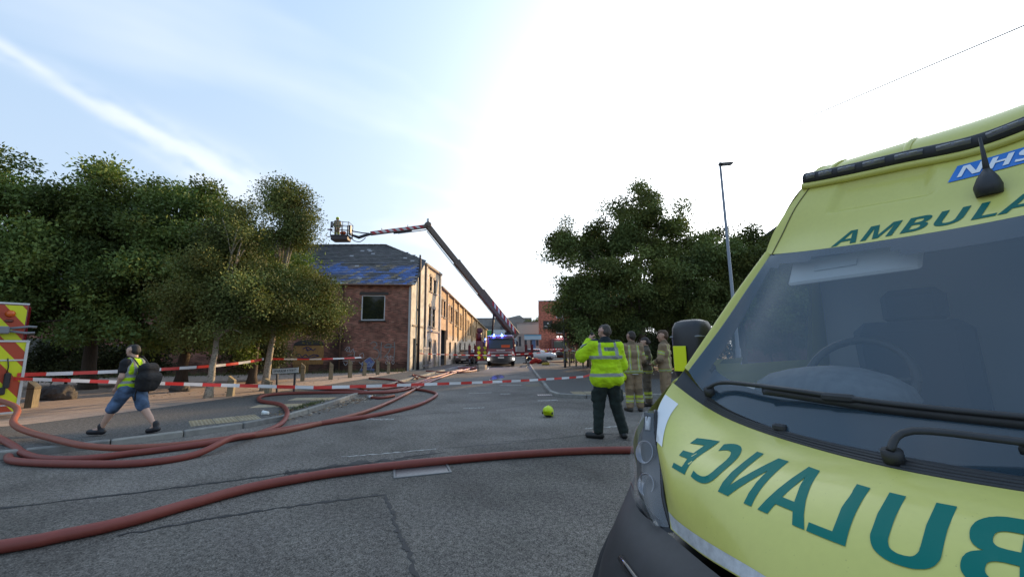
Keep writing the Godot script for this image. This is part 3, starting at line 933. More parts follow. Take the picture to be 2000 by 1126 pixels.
func build_far_buildings() -> void:
	var red := mat("red_block", Color(0.40, 0.125, 0.075), 0.9, 0.0, {"tex": "brick", "scale": 0.5556, "scale_y": 0.8333})
	red.albedo_color = L(0.62, 0.36, 0.30)
	var wf := mat("white_frame")
	var dg := mat("far_glass", Color(0.05, 0.06, 0.07), 0.08)
	var rb := block("brick_block", "modern red brick block with white windows and dark sign beyond the right-hand trees", V(11.6, 0, -70.0), V(14.0, 9.2, 9.0), -0.06, red, 3, 3, Vector2(1.1, 1.5), 1.3, 2.55, dg, wf, "", -3.6, 3.6)
	var sg := put("sign_panel", bx(V(-5.55, 5.25, 4.53), V(1.45, 1.35, 0.06), 0.01), mat("sign_dark", Color(0.02, 0.02, 0.025), 0.5), rb)
	put("sign_mark", bx(V(-5.5, 5.5, 4.565), V(0.3, 0.22, 0.008)), mat("sign_pale", Color(0.6, 0.6, 0.6), 0.5), sg)
	for k in 5: put("sign_mark", bx(V(-5.95 + k * 0.22, 5.05, 4.565), V(0.13, 0.2, 0.008)), mat("sign_pale"), sg)
	var pale := mat("pale_clad", Color(0.40, 0.385, 0.345), 0.8, 0.0, {"tex": "mottle", "scale": 0.1})
	var greyc := mat("grey_clad", Color(0.27, 0.26, 0.25), 0.8, 0.0, {"tex": "mottle", "scale": 0.1})
	block("grey_offices", "long grey office block with a low pitched end far behind the fire engine", V(-4.6, 0, -108.0), V(18.5, 9.2, 10.0), 0.08, greyc, 4, 1, Vector2(2.6, 1.1), 6.2, 3.0, dg, greyc)
	var gab := thing("gabled_office", "pale gabled office end standing beside the long grey offices", "building", V(0.7, 0, -105.0), 0.1)
	var gm := MB.new()
	gm.prism(v2([[-3.0, 0], [3.0, 0], [3.0, 8.9], [1.2, 10.2], [-3.0, 9.2]]), 8.0, Transform3D(Basis(), V(0, 0, -8)))
	put("wall", gm, pale, gab)
	put("window_band", bx(V(0.4, 7.2, 0.03), V(3.6, 1.5, 0.05), 0.01), mat("brown_clad", Color(0.13, 0.10, 0.09), 0.7), gab)
	var sh := thing("shop_unit", "low white shop unit with a green fascia behind the fire engine", "building", V(-3.4, 0, -92.0), 0.05)
	put("wall", bx(V(0, 2.9, -3.0), V(15.0, 5.8, 6.0), 0.03), mat("shop_white", Color(0.52, 0.53, 0.53), 0.7), sh)
	put("fascia", bx(V(-4.0, 4.7, 0.04), V(5.2, 1.9, 0.1), 0.02), mat("fascia_green", Color(0.08, 0.30, 0.09), 0.5), sh)
	put("fascia", bx(V(2.6, 4.9, 0.04), V(7.4, 1.3, 0.1), 0.02), mat("fascia_white", Color(0.66, 0.67, 0.66), 0.5), sh)
	for k in 5: put("shop_window", bx(V(-5.6 + k * 2.8, 1.7, 0.03), V(2.3, 2.6, 0.06), 0.01), dg, sh)
	var lo := block("pale_offices", "pale low offices with a row of upright windows left of the red brick block", V(5.6, 0, -86.0), V(7.4, 6.7, 8.0), -0.30, pale, 6, 1, Vector2(0.62, 2.1), 1.9, 3.0, dg, greyc)
	put("cladding_band", bx(V(0, 5.35, 4.03), V(7.3, 1.9, 0.08), 0.02), mat("tan_clad", Color(0.46, 0.42, 0.35), 0.8), lo)
	var cn := thing("sign_canopy", "pale blue and white sign canopy on a blue post before the red brick block", "sign", V(3.0, 0, -60.0), 0.05)
	put("canopy", bx(V(0, 3.05, 0), V(2.5, 0.62, 0.5), 0.05), mat("canopy_white", Color(0.50, 0.60, 0.66), 0.5), cn)
	put("canopy_edge", bx(V(0, 3.42, 0), V(2.55, 0.14, 0.54), 0.02), mat("canopy_blue", Color(0.06, 0.30, 0.45), 0.5), cn)
	put("post", bx(V(0.15, 1.4, 0), V(0.5, 2.8, 0.2), 0.02), mat("post_blue", Color(0.10, 0.16, 0.30), 0.5), cn)
	var hs := thing("gabled_house", "dark gabled house whose roof peak shows over the right-hand trees", "building", V(27.5, 0, -38.0), -0.5)
	var hm := MB.new()
	hm.prism(v2([[-6, 0], [6, 0], [6, 8.6], [0, 12.6], [-6, 8.6]]), 12.0, Transform3D(Basis(), V(0, 0, -6)))
	put("wall", hm, mat("house_brick", Color(0.24, 0.13, 0.10), 0.9, 0.0, {"tex": "mottle", "scale": 0.2}), hs)
	for s in [-1.0, 1.0]:
		var dd := V(6.4 * s, -4.27, 0)
		put("roof_slope", bx(V(0, 12.75, 0) + dd * 0.5, V(dd.length(), 0.18, 12.6), 0.02, Basis(dd.normalized() * s, V(4.27, 6.4 * 1.0, 0).normalized() if s > 0 else V(-4.27, 6.4, 0).normalized(), Vector3.BACK)), mat("slate_plain"), hs)
	put("chimney", bx(V(2.5, 12.4, -2.0), V(0.9, 2.2, 0.7), 0.03), mat("chimney_brick"), hs)

# ------------------------------------------------------------------ trees: tapered trunk and limbs, crowns of small leaves
var clumps := {}

# a spray of leaves round a twig, about 0.7 m across
func leaf_clump(key: String, n: int, ll: float, lw: float, spread: float, droop: float, seed_: int) -> ArrayMesh:
	if clumps.has(key): return clumps[key]
	var r := RandomNumberGenerator.new()
	r.seed = seed_
	var m := MB.new()
	for i in n:
		var d := V(r.randfn(), r.randfn() * 0.7, r.randfn()).normalized()
		var p := d * spread * pow(r.randf(), 0.5)
		var out := (d + V(r.randfn(), r.randfn() - droop, r.randfn()) * 0.7).normalized()
		var side := out.cross(V(r.randfn(), r.randfn(), r.randfn()).normalized()).normalized()
		var nn := out.cross(side)
		var l := ll * r.randf_range(0.65, 1.2)
		var w := lw * r.randf_range(0.7, 1.2)
		var t := p + out * l
		var mid := p + out * l * 0.45 + nn * l * 0.10
		var v := r.randf_range(0.75, 1.3)
		m.col(Color(v * r.randf_range(0.9, 1.15), v, v * r.randf_range(0.8, 1.1)))
		m.tri(p, mid + side * w * 0.5, t)
		m.tri(p, t, mid - side * w * 0.5)
	clumps[key] = m.done()
	return clumps[key]

func limb(m: MB, a: Vector3, b: Vector3, ra: float, rb: float, bend: Vector3) -> Array:
	var p := spline([a, a.lerp(b, 0.5) + bend, b], 8)
	var r := []
	for i in p.size(): r.append(lerpf(ra, rb, i / 8.0))
	m.tube(p, r, 8)
	return p

# lobes: [centre x, y, z (from the foot), radius x, y, z, clumps]
func tree(called: String, label: String, at: Vector3, h: float, tr: float, lobes: Array, clump: ArrayMesh, bark: Material, leaf: Material, seed_: int, lean := Vector3.ZERO, size := 1.0, group := "", tint := Color(1, 1, 1)) -> Node3D:
	var r := RandomNumberGenerator.new()
	r.seed = seed_
	var t := thing(called, label, "tree", at, 0.0, group)
	var m := MB.new(true)
	var top := V(lean.x, h * 0.70, lean.z)
	var trunk := []
	var rad := []
	for i in 13:
		var k := i / 12.0
		trunk.append(V(0, -0.1, 0).lerp(top, k) + V(r.randfn(), 0, r.randfn()) * 0.05 * h * 0.12 * k)
		rad.append(maxf(tr * (1.0 - k * 0.9) * (1.35 if i == 0 else 1.0), 0.02))
	m.tube(trunk, rad, 10)
	var ends := []
	for lb in lobes:
		var c := V(lb[0], lb[1], lb[2])
		for q in 4:
			var e := c + V(clampf(r.randfn(), -1.3, 1.3) * lb[3], clampf(r.randfn(), -1.2, 0.9) * lb[4], clampf(r.randfn(), -1.3, 1.3) * lb[5]) * 0.42
			var k := clampf((e.y * 0.55) / (h * 0.70), 0.42, 0.85)
			var i := int(k * 12.0)
			var bp := limb(m, trunk[i], e, rad[i] * 0.55, 0.02, V(0, 0.12 * (e - trunk[i]).length() * 0.5, 0))
			for z in 2:
				var e2: Vector3 = e + V(clampf(r.randfn(), -1.2, 1.2) * lb[3], clampf(r.randfn(), -1.2, 0.8) * lb[4], clampf(r.randfn(), -1.2, 1.2) * lb[5]) * 0.30
				limb(m, bp[5], e2, rad[i] * 0.22, 0.012, V(0, 0.1, 0))
	put("trunk", m, bark, t)
	var xf := []
	var cs := []
	for lb in lobes:
		var c := V(lb[0], lb[1], lb[2])
		# twig ends gather the leaves into clumps with gaps between
		var hubs := []
		var nh := int(lb[6] / 28.0) + 3
		for i in nh:
			var d := V(r.randfn(), r.randfn(), r.randfn()).normalized()
			var k := pow(r.randf(), 0.42) * 0.98
			if i % 5 == 0: k = r.randf_range(1.0, 1.22)
			hubs.append([c + V(d.x * lb[3], d.y * lb[4], d.z * lb[5]) * k, r.randf_range(0.55, 1.5), k])
		for i in int(lb[6] * 0.85):
			var hb: Array = hubs[r.randi() % nh]
			if hb[2] > 0.99 and r.randf() < 0.45: continue
			var s := size * r.randf_range(0.65, 1.15)
			var p: Vector3 = hb[0] + V(r.randfn(), r.randfn() * 0.42, r.randfn()) * (0.27 if hb[2] < 0.99 else 0.22) * size
			if p.y < 0.6: continue
			xf.append(Transform3D(Basis(V(r.randfn(), r.randfn(), r.randfn()).normalized(), r.randf() * TAU).scaled(Vector3.ONE * s), p))
			var v: float = hb[1] * r.randf_range(0.8, 1.2)
			var y := 1.0 + 0.25 * noise.get_noise_3d(p.x * 0.5 + at.x, p.y * 0.5, p.z * 0.5)
			cs.append(Color(v * y * tint.r, v * tint.g, v * (2.0 - y) * tint.b))
	var mm := MultiMesh.new()
	mm.transform_format = MultiMesh.TRANSFORM_3D
	mm.use_colors = true
	mm.mesh = clump
	mm.instance_count = xf.size()
	for i in xf.size():
		mm.set_instance_transform(i, xf[i])
		mm.set_instance_color(i, cs[i])
	var mi := MultiMeshInstance3D.new()
	mi.name = "crown"
	mi.multimesh = mm
	mi.material_override = leaf
	mi.set_meta("kind", "stuff")
	t.add_child(mi, true)
	return t

func build_trees() -> void:
	var bark := mat("bark", Color(0.085, 0.065, 0.05), 0.95, 0.0, {"tex": "grain", "scale": 1.2, "nrm": "grain_n"})
	var bark2 := mat("bark2", Color(0.16, 0.12, 0.09), 0.95, 0.0, {"tex": "grain", "scale": 1.2, "nrm": "grain_n"})
	var birch := mat("birch_bark", Color(0.46, 0.43, 0.38), 0.85, 0.0, {"tex": "birch", "scale": 1.3})
	var lf := mat("leaf", Color(0.120, 0.165, 0.046), 0.65, 0.0, {"spec": 0.3, "vc": 1, "back": Color(0.22, 0.30, 0.035)})
	var lb := mat("leaf_birch", Color(0.138, 0.155, 0.048), 0.65, 0.0, {"spec": 0.3, "vc": 1, "back": Color(0.22, 0.25, 0.035)})
	var lr := mat("leaf_street", Color(0.130, 0.160, 0.050), 0.65, 0.0, {"spec": 0.3, "vc": 1, "back": Color(0.24, 0.27, 0.04)})
	var lw := mat("leaf_willow", Color(0.085, 0.100, 0.045), 0.7, 0.0, {"spec": 0.25, "vc": 1, "back": Color(0.09, 0.11, 0.02)})
	var big := leaf_clump("big", 34, 0.15, 0.085, 0.46, 0.3, 21)
	var fine := leaf_clump("fine", 46, 0.085, 0.055, 0.36, 0.5, 22)
	var hang := leaf_clump("hang", 40, 0.16, 0.035, 0.42, 1.6, 23)
	var g1 := "trees screening the works"
	tree("ash_tree", "broad leafy tree at far left, its crown cut by the picture edge", V(-21.5, 0.1, -15.5), 9.6, 0.22, [[0, 6.3, 0, 3.0, 2.9, 2.6, 1500], [1.5, 3.6, 1.2, 2.6, 2.0, 2.0, 900], [-2.5, 4.5, 0.5, 2.6, 2.5, 2.2, 600]], big, bark, lf, 101, V(0.2, 0, 0), 1.0, g1)
	tree("ash_tree", "tallest leafy tree behind the pedestrian, crown standing above its neighbours", V(-17.3, 0.1, -16.6), 10.0, 0.26, [[-0.6, 7.6, 0, 2.5, 2.1, 2.3, 1300], [0.4, 5.2, 0.6, 2.9, 2.2, 2.4, 1500], [-0.2, 3.0, 1.0, 2.8, 1.7, 2.0, 900]], big, bark, lf, 102, V(-0.3, 0, 0), 1.0, g1)
	tree("ash_tree", "leafy tree with dark trunk between the pedestrian and the pale-barked trees", V(-14.2, 0.1, -17.4), 9.2, 0.24, [[-0.5, 7.0, 0, 1.8, 1.9, 2.0, 900], [0.9, 6.0, 0.2, 1.6, 1.6, 1.8, 600], [0.3, 4.6, 0.4, 2.5, 1.9, 2.4, 1200], [0.0, 2.9, 0.8, 2.4, 1.5, 1.8, 700]], big, bark, lf, 103, V(0.3, 0, 0), 1.0, g1)
	tree("ash_tree", "rounded leafy tree sloping down behind the pair of birches", V(-11.8, 0.1, -18.4), 7.0, 0.20, [[-0.2, 5.1, 0, 1.8, 1.4, 2.0, 700], [0.5, 4.0, 0.2, 2.2, 1.9, 2.0, 1100], [0.2, 2.6, 0.4, 2.0, 1.2, 1.6, 500]], big, bark, lf, 104, V(0.2, 0, 0), 1.0, g1)
	tree("birch_tree", "shorter birch with a pale speckled trunk on the gravel, left of the street sign", V(-9.65, 0.1, -12.96), 6.4, 0.12, [[0.1, 4.9, -0.1, 1.15, 1.3, 1.1, 700], [0.2, 3.3, 0.0, 1.45, 1.2, 1.3, 900], [0.0, 2.2, 0.0, 1.1, 0.55, 1.0, 250]], fine, birch, lb, 105, V(0.25, 0, 0), 1.0, "birches by the gravel")
	tree("birch_tree", "taller birch with a narrow open top, tape tied round its pale trunk", V(-9.18, 0.1, -15.07), 8.1, 0.14, [[0.40, 7.05, 0, 0.80, 0.85, 0.8, 420], [1.0, 6.0, 0.1, 0.50, 0.66, 0.6, 210], [-0.15, 5.75, 0, 0.70, 0.5, 0.7, 170], [0.3, 3.85, 0.1, 1.75, 1.05, 1.5, 1050], [0.9, 2.9, 0.2, 1.6, 0.9, 1.4, 800], [-0.3, 2.6, 0.2, 1.3, 0.7, 1.2, 450]], fine, birch, lb, 106, V(0.5, 0, 0), 1.0, "birches by the gravel")
	# street tree on the right
	tree("street_tree", "large round street tree above the three firefighters with sky showing through its crown", V(6.84, 0.1, -21.0), 10.4, 0.24, [[-0.1, 7.6, 0, 2.5, 1.7, 2.2, 1000], [0.5, 9.2, 0, 1.0, 0.9, 0.9, 170], [-2.6, 6.0, 0.3, 2.2, 2.0, 2.0, 1100], [2.4, 6.3, 0, 2.4, 1.6, 2.2, 950], [-2.8, 4.0, 0.4, 1.7, 1.3, 1.6, 700], [0.2, 4.6, 0.8, 2.4, 1.4, 2.0, 900], [2.8, 4.2, 0.2, 2.2, 1.4, 1.9, 800], [-2.2, 2.7, 0.2, 1.8, 0.9, 1.5, 450], [1.6, 2.9, -0.4, 2.4, 1.0, 1.6, 550]], big, bark2, lr, 107, V(-0.2, 0, 0), 0.92, "street trees on the right")
	tree("street_tree", "leafy tree behind the tall lamp post, right of the round street tree", V(12.2, 0.1, -21.5), 9.0, 0.2, [[0, 6.2, 0, 2.6, 1.9, 2.2, 1200], [-0.6, 4.0, 0.3, 2.6, 1.6, 2.0, 1000], [1.8, 4.3, 0.6, 2.4, 2.0, 2.2, 900]], big, bark, lr, 108, V(0.2, 0, 0), 0.95, "street trees on the right")
	tree("street_tree", "leafy tree partly hidden by the ambulance screen pillar", V(16.5, 0.1, -24.0), 8.8, 0.2, [[0, 6.0, 0, 2.8, 2.1, 2.4, 1200], [0.5, 3.6, 0.3, 3.0, 1.8, 2.2, 1000]], big, bark, lr, 109, V(0.2, 0, 0), 0.95, "street trees on the right")
	tree("street_tree", "leafy tree at far right, mostly hidden behind the ambulance", V(22.5, 0.1, -26.0), 9.5, 0.22, [[0, 6.0, 0, 3.4, 2.6, 2.6, 1300], [0.5, 3.2, 0.3, 3.2, 1.8, 2.2, 900]], big, bark, lr, 110, V(0.2, 0, 0), 1.0, "street trees on the right")
	tree("willow_tree", "dark drooping tree over the fence posts, behind the thin grey pole", V(5.6, 0.1, -30.0), 6.6, 0.16, [[-0.2, 4.9, 0, 1.7, 1.5, 1.7, 600], [-0.6, 3.2, 0.2, 1.7, 1.5, 1.6, 800], [0.6, 2.2, 0.2, 1.6, 1.0, 1.5, 500]], hang, bark, lw, 111, V(0.1, 0, 0), 1.1, "drooping trees by the fence")
	tree("willow_tree", "dark drooping tree behind the paramedic's head", V(7.9, 0.1, -27.6), 6.4, 0.16, [[0, 4.4, 0, 2.0, 1.6, 1.8, 700], [0.2, 2.6, 0.2, 2.0, 1.4, 1.8, 800]], hang, bark, lw, 112, V(0.1, 0, 0), 1.1, "drooping trees by the fence")
	tree("willow_tree", "dark drooping tree behind the round street tree's trunk", V(10.6, 0.1, -27.0), 6.0, 0.16, [[0, 4.0, 0, 2.2, 1.6, 1.8, 700], [0.2, 2.3, 0.2, 2.2, 1.2, 1.8, 800]], hang, bark, lw, 113, V(0.1, 0, 0), 1.1, "drooping trees by the fence")
	tree("leafy_tree", "small tree top showing over the pale low offices at the street end", V(6.4, 0, -97.0), 8.8, 0.25, [[0, 7.0, 0, 2.6, 1.7, 2.0, 420]], big, bark2, lr, 114, Vector3.ZERO, 1.6)
	# dark shrubs under the trees, each its own bush
	var k := 0
	for p in [[-20.3, -18.5, 1.5, "dense dark shrub at far left under the trees, nearest the picture edge"], [-17.6, -19.2, 1.7, "dense dark shrub against the works wall, below the tallest tree"], [-12.9, -20.4, 1.4, "dense dark shrub against the works wall, left of the birches"], [8.6, -25.0, 1.5, "dense dark shrub behind the three firefighters, left of the tree trunk"], [11.4, -24.6, 1.7, "dense dark shrub right of the round street tree's trunk"], [12.4, -33.0, 2.3, "dense dark shrub far back between the round tree and the willow trunks"], [9.2, -34.5, 2.2, "dense dark shrub far back, right of the tree fence posts"], [14.0, -27.5, 2.0, "dense dark shrub on the soil behind the ambulance mirror"], [18.5, -29.0, 2.3, "dense dark shrub on the soil behind the ambulance cab"]]:
		k += 1
		var s: float = p[2]
		var b := tree("shrub", p[3], V(p[0], 0.1, p[1]), s * 1.6, 0.06, [[0, s * 0.75, 0, s * 1.1, s * 0.75, s * 0.8, 420]], big, bark, lw, 200 + k, Vector3.ZERO, 0.9, "dark shrubs under the trees")
		b.set_meta("category", "shrub")
		b.get_child(0).name = "stem"
		b.get_child(1).name = "foliage"

# ------------------------------------------------------------------ the aerial fire engine down the street
func wheel_at(parent: Node, c: Vector3, r: float, w: float, axis: Vector3) -> void:
	var b := Basis(Quaternion(Vector3.UP, axis.normalized()))
	var t := MB.new(true)
	t.lathe([[r * 0.55, -w * 0.48], [r * 0.94, -w * 0.5], [r, -w * 0.36], [r, w * 0.36], [r * 0.94, w * 0.5], [r * 0.55, w * 0.48]], 24, Transform3D(b, c))
	var o := put("wheel", t, mat("tyre", Color(0.022, 0.022, 0.023), 0.85), parent)
	var h := MB.new(true)
	h.lathe([[0.02, -w * 0.40], [r * 0.3, -w * 0.44], [r * 0.5, -w * 0.36], [r * 0.57, -w * 0.47], [r * 0.57, w * 0.47], [r * 0.5, w * 0.36], [r * 0.3, w * 0.44], [0.02, w * 0.40]], 18, Transform3D(b, c))
	put("rim", h, mat("rim", Color(0.35, 0.35, 0.36), 0.4, 0.5), o)

# a lit lamp: glowing mesh with a light of the same colour just in front of it
func lamp(parent: Node, called: String, c: Vector3, r: float, col: Color, power: float, energy: float, ahead := Vector3(0, 0, 0.12)) -> void:
	var m := MB.new(true)
	m.lathe([[0.01, -r], [r * 0.7, -r * 0.7], [r, 0], [r * 0.7, r * 0.7], [0.01, r]], 12, Transform3D(Basis(), c))
	var o := put(called, m, mat("lamp_%s" % called, Color(0.3, 0.3, 0.3), 0.2, 0.0, {"emit": col, "power": power}), parent)
	var l := OmniLight3D.new()
	l.name = "glow"
	l.light_color = col.linear_to_srgb()
	l.light_energy = energy
	l.light_size = r
	l.omni_range = 30.0
	l.omni_attenuation = 2.0
	l.shadow_enabled = true
	l.position = c + ahead
	o.add_child(l)

func striped_bar(parent: Node, called: String, o: Vector3, d: Vector3, n: Vector3, len_: float, w: float, k: int, ma: Material, mb: Material) -> void:
	var up := n.cross(d).normalized()
	for i in k:
		var m := MB.new()
		var x0 := len_ * i / k
		var x1 := len_ * (i + 1) / k
		var sl := w * 0.5
		m.quad(o + d * (x0 + sl) - up * w * 0.5, o + d * (x1 + sl) - up * w * 0.5, o + d * (x1 - sl) + up * w * 0.5, o + d * (x0 - sl) + up * w * 0.5)
		put(called, m, ma if i % 2 else mb, parent)

func build_aerial_engine() -> void:
	var red := mat("fire_red", Color(0.15, 0.006, 0.012), 0.3, 0.0, {"coat": 0.6})
	var dred := mat("jack_red", Color(0.11, 0.006, 0.012), 0.45)
	var blk := mat("truck_black", Color(0.022, 0.022, 0.025), 0.5)
	var yel := mat("chev_yellow", Color(0.62, 0.66, 0.01), 0.45)
	var steel := mat("boom_steel", Color(0.17, 0.13, 0.105), 0.6, 0.1, {"tex": "mottle", "scale": 0.7, "local": 1})
	var hred := mat("hazard_red", Color(0.42, 0.02, 0.03), 0.5)
	var hwh := mat("hazard_white", Color(0.62, 0.62, 0.62), 0.5)
	var chrome := mat("trim_silver", Color(0.42, 0.43, 0.45), 0.35, 0.5)
	var e := thing("aerial_fire_engine", "red aerial fire engine facing the viewer on outriggers, boom raised over the works", "fire engine", V(-1.04, 0, -35.2), 0.03)
	# cab
	var cab := MB.new(true)
	var ring := func(y: float, hw: float, z0: float, z1: float) -> Array:
		return [V(-hw, y, z1), V(-hw, y, z0 - 0.16), V(-hw + 0.16, y, z0), V(hw - 0.16, y, z0), V(hw, y, z0 - 0.16), V(hw, y, z1)]
	cab.smooth(false)
	cab.loft([ring.call(0.42, 1.2, 0.02, -2.4), ring.call(0.9, 1.25, 0.03, -2.4), ring.call(1.45, 1.25, 0.0, -2.4), ring.call(2.35, 1.2, -0.18, -2.4), ring.call(2.62, 1.14, -0.28, -2.4), ring.call(2.70, 1.0, -0.5, -2.3)], true, true)
	var cb := put("cab", cab, red, e)
	var b := Basis(V(1, 0, 0), -0.19)
	put("windscreen", bx(V(0, 1.92, -0.075), V(2.12, 0.82, 0.04), 0.03, b), mat("cab_glass", Color(0.02, 0.025, 0.03), 0.05), cb)
	put("sun_visor", bx(V(0, 2.38, -0.08), V(2.2, 0.12, 0.16), 0.03), blk, cb)
	put("orange_jacket", bx(V(0.42, 1.72, -0.015), V(0.75, 0.24, 0.02), 0.008, b), mat("orange", Color(0.62, 0.09, 0.02), 0.8), cb)
	put("roof_trim", bx(V(0, 2.63, -0.26), V(2.3, 0.05, 0.08), 0.01), mat("roof_white", Color(0.6, 0.5, 0.52), 0.4), cb)
	for k in 4: put("grille_bar", bx(V(0, 1.20 - k * 0.10, 0.035), V(1.75, 0.035, 0.05), 0.01), chrome if k == 0 else blk, cb)
	put("badge", letter_mesh("SCANIA", 0.10, 0.76, Transform3D(Basis(), V(0, 1.37, 0.035))), mat("badge_white", Color(0.72, 0.72, 0.72), 0.3, 0.3), cb)
	var bum := put("bumper", bx(V(0, 0.66, 0.05), V(2.5, 0.5, 0.22), 0.06), blk, e)
	put("number_plate", bx(V(0, 0.74, 0.168), V(0.52, 0.11, 0.01), 0.003), mat("plate_white", Color(0.6, 0.6, 0.58), 0.4), bum)
	put("air_dam", bx(V(0, 0.38, 0.04), V(1.7, 0.18, 0.2), 0.04), blk, bum)
	for s in [-1.0, 1.0]:
		put("corner_chevron", bx(V(s * 1.08, 1.05, 0.03), V(0.16, 0.5, 0.05), 0.02, Basis(V(0, 0, 1), s * 0.35)), chrome, cb)
		lamp(bum, "headlight", V(s * 1.1, 0.62, 0.18), 0.085, Color(1.0, 0.93, 0.82), 3.0, 0.6)
		var ma := put("mirror", bx(V(s * 1.42, 1.92, -0.1), V(0.16, 0.46, 0.2), 0.04), blk, e)
		put("mirror_arm", tb([V(s * 1.18, 2.25, -0.15), V(s * 1.42, 2.15, -0.1)], 0.025, 6), blk, ma)
		wheel_at(e, V(s * 1.06, 0.5, -1.25), 0.5, 0.3, Vector3.RIGHT)
		wheel_at(e, V(s * 1.02, 0.5, -6.0), 0.5, 0.5, Vector3.RIGHT)
	for x in [-0.62, 0.10]: lamp(cb, "blue_beacon", V(x, 2.72, -0.28), 0.075, Color(0.05, 0.14, 1.0), 7.0, 2.2)
	lamp(cb, "blue_beacon", V(-1.34, 2.35, -0.05), 0.065, Color(0.05, 0.14, 1.0), 6.0, 1.2)
	# open side locker door with chevrons on the viewer's left
	var dr := put("locker_door", bx(V(-1.72, 1.08, -0.75), V(0.95, 1.25, 0.06), 0.02), red, e)
	for k in 3:
		for j in 2:
			var m := MB.new()
			var c := V(-1.98 + j * 0.55, 0.72 + k * 0.42, -0.716)
			m.quad(c + V(-0.14, 0.10, 0), c + V(0.06, 0.22, 0), c + V(0.2, 0.02, 0), c + V(0.0, -0.16, 0))
			put("chevron", m, yel, dr)
	put("crew_cab", bx(V(0, 1.6, -3.3), V(2.44, 2.1, 1.7), 0.08), red, e)
	put("chassis", bx(V(0, 0.72, -5.0), V(2.2, 0.5, 6.4), 0.05), blk, e)
	put("deck", bx(V(0, 1.25, -6.0), V(2.44, 0.55, 4.2), 0.05), red, e)
	var cagebin := put("pump_monitor", tb([V(-2.1, 2.2, -3.2), V(-2.1, 3.0, -3.2)], 0.28, 10), dred, e)
	put("reel", bx(V(-2.0, 3.25, -3.2), V(0.6, 0.5, 0.4), 0.12), mat("reel_dark", Color(0.10, 0.03, 0.03), 0.6), cagebin)
	put("side_body", bx(V(-2.0, 1.75, -3.2), V(0.75, 1.0, 0.7), 0.05), red, cagebin)
	# outriggers
	for s in [-1.0, 1.0]:
		for z in [-3.0, -5.6]:
			var x: float = s * (2.95 if z > -4.0 else 2.55)
			var jb := put("outrigger", bx(V(s * 1.95, 0.98, z), V(2.0, 0.42, 0.32), 0.03), dred, e)
			put("jack_housing", bx(V(x, 1.25, z), V(0.24, 1.25, 0.24), 0.02), dred, jb)
			put("jack_leg", tb([V(x, 0.05, z), V(x, 0.7, z)], 0.075, 10), mat("jack_steel", Color(0.16, 0.18, 0.20), 0.35, 0.6), jb)
			put("foot", bx(V(x, 0.055, z), V(0.6, 0.07, 0.6), 0.02), blk, jb)
	var tt := MB.new(true)
	tt.lathe([[0.9, 1.5], [0.95, 1.6], [0.95, 1.9], [0.7, 1.95]], 20, Transform3D(Basis(), V(0.5, 0, -5.2)))
	put("turntable", tt, blk, e)
	put("tower", bx(V(0.85, 2.5, -5.0), V(0.9, 1.3, 1.2), 0.06), blk, e)
	# boom: three telescoped sections up to the elbow, in the engine's own axes
	var base := e.to_local(V(0.35, 2.75, -40.2)) if e.is_inside_tree() else V(1.4, 2.75, -5.0)
	var elb := e.to_local(V(-7.55, 12.55, -34.9))
	var dir := (elb - base).normalized()
	var bs := facing(dir)
	var le := base.distance_to(elb)
	var bm := put("boom", bx(base + dir * le * 0.21, V(0.52, 0.74, le * 0.42), 0.04, bs), steel, e)
	put("boom_section", bx(base + dir * le * 0.53, V(0.42, 0.60, le * 0.34), 0.03, bs), steel, bm)
	put("boom_section", bx(base + dir * le * 0.84, V(0.34, 0.48, le * 0.34), 0.03, bs), steel, bm)
	for k in [0.42, 0.69]: put("boom_collar", bx(base + dir * le * k, V(0.58 - k * 0.2, 0.84 - k * 0.25, 0.16), 0.02, bs), steel, bm)
	for s in [-0.13, 0.0]: put("cable", tb([base + dir * le * 0.05 + bs * V(s, -0.5, 0), base + dir * le * 0.5 + bs * V(s, -0.44, 0), base + dir * le * 0.98 + bs * V(s, -0.36, 0)], 0.022, 5), blk, bm)
	put("lift_ram", tb([V(-0.9, 2.2, -4.7), base + dir * le * 0.24 + bs * V(0, -0.45, 0)], 0.10, 8), blk, bm)
	striped_bar(bm, "hazard_stripe", base + dir * 0.4 + bs * V(-0.14, 0.376, 0) * 0.0 + bs * V(-0.268, 0.12, 0), dir, bs * V(-1, 0, 0), 3.9, 0.34, 13, hwh, hred)
	striped_bar(bm, "hazard_stripe", base + dir * 0.4 + bs * V(0.268, 0.12, 0), dir, bs * V(1, 0, 0), 3.9, 0.34, 13, hwh, hred)
	# elbow and upper arm
	var kn := MB.new(true)
	kn.lathe([[0.1, -0.24], [0.24, -0.22], [0.29, -0.16], [0.29, 0.16], [0.24, 0.22], [0.1, 0.24]], 16, Transform3D(bs * Basis(V(0, 0, 1), PI / 2), elb + V(0, 0.12, 0)))
	put("elbow", kn, steel, bm)
	put("elbow_fin", bx(elb + V(0.02, 0.52, 0), V(0.22, 0.4, 0.3), 0.06), chrome, bm)
	var tip := e.to_local(V(-12.1, 11.42, -33.2))
	var d2 := (tip - elb).normalized()
	var b2 := facing(d2)
	var l2 := elb.distance_to(tip)
	var arm := put("upper_arm", bx(elb + d2 * l2 * 0.5, V(0.24, 0.34, l2), 0.03, b2), steel, e)
	for s in [-0.135, 0.135]: striped_bar(arm, "hazard_stripe", elb + d2 * 0.5 + b2 * V(s, 0.02, 0), d2, b2 * V(signf(s), 0, 0), l2 - 0.6, 0.24, 15, hwh, hred)
	put("pipe", tb([elb + b2 * V(0, -0.32, 0.2), elb + d2 * l2 * 0.55 + b2 * V(0, -0.30, 0)], 0.05, 6), chrome, arm)
	put("ram", tb([elb + d2 * l2 * 0.3 + b2 * V(0, -0.24, 0), elb + d2 * l2 * 0.62 + b2 * V(0, -0.22, 0)], 0.085, 8), blk, arm)
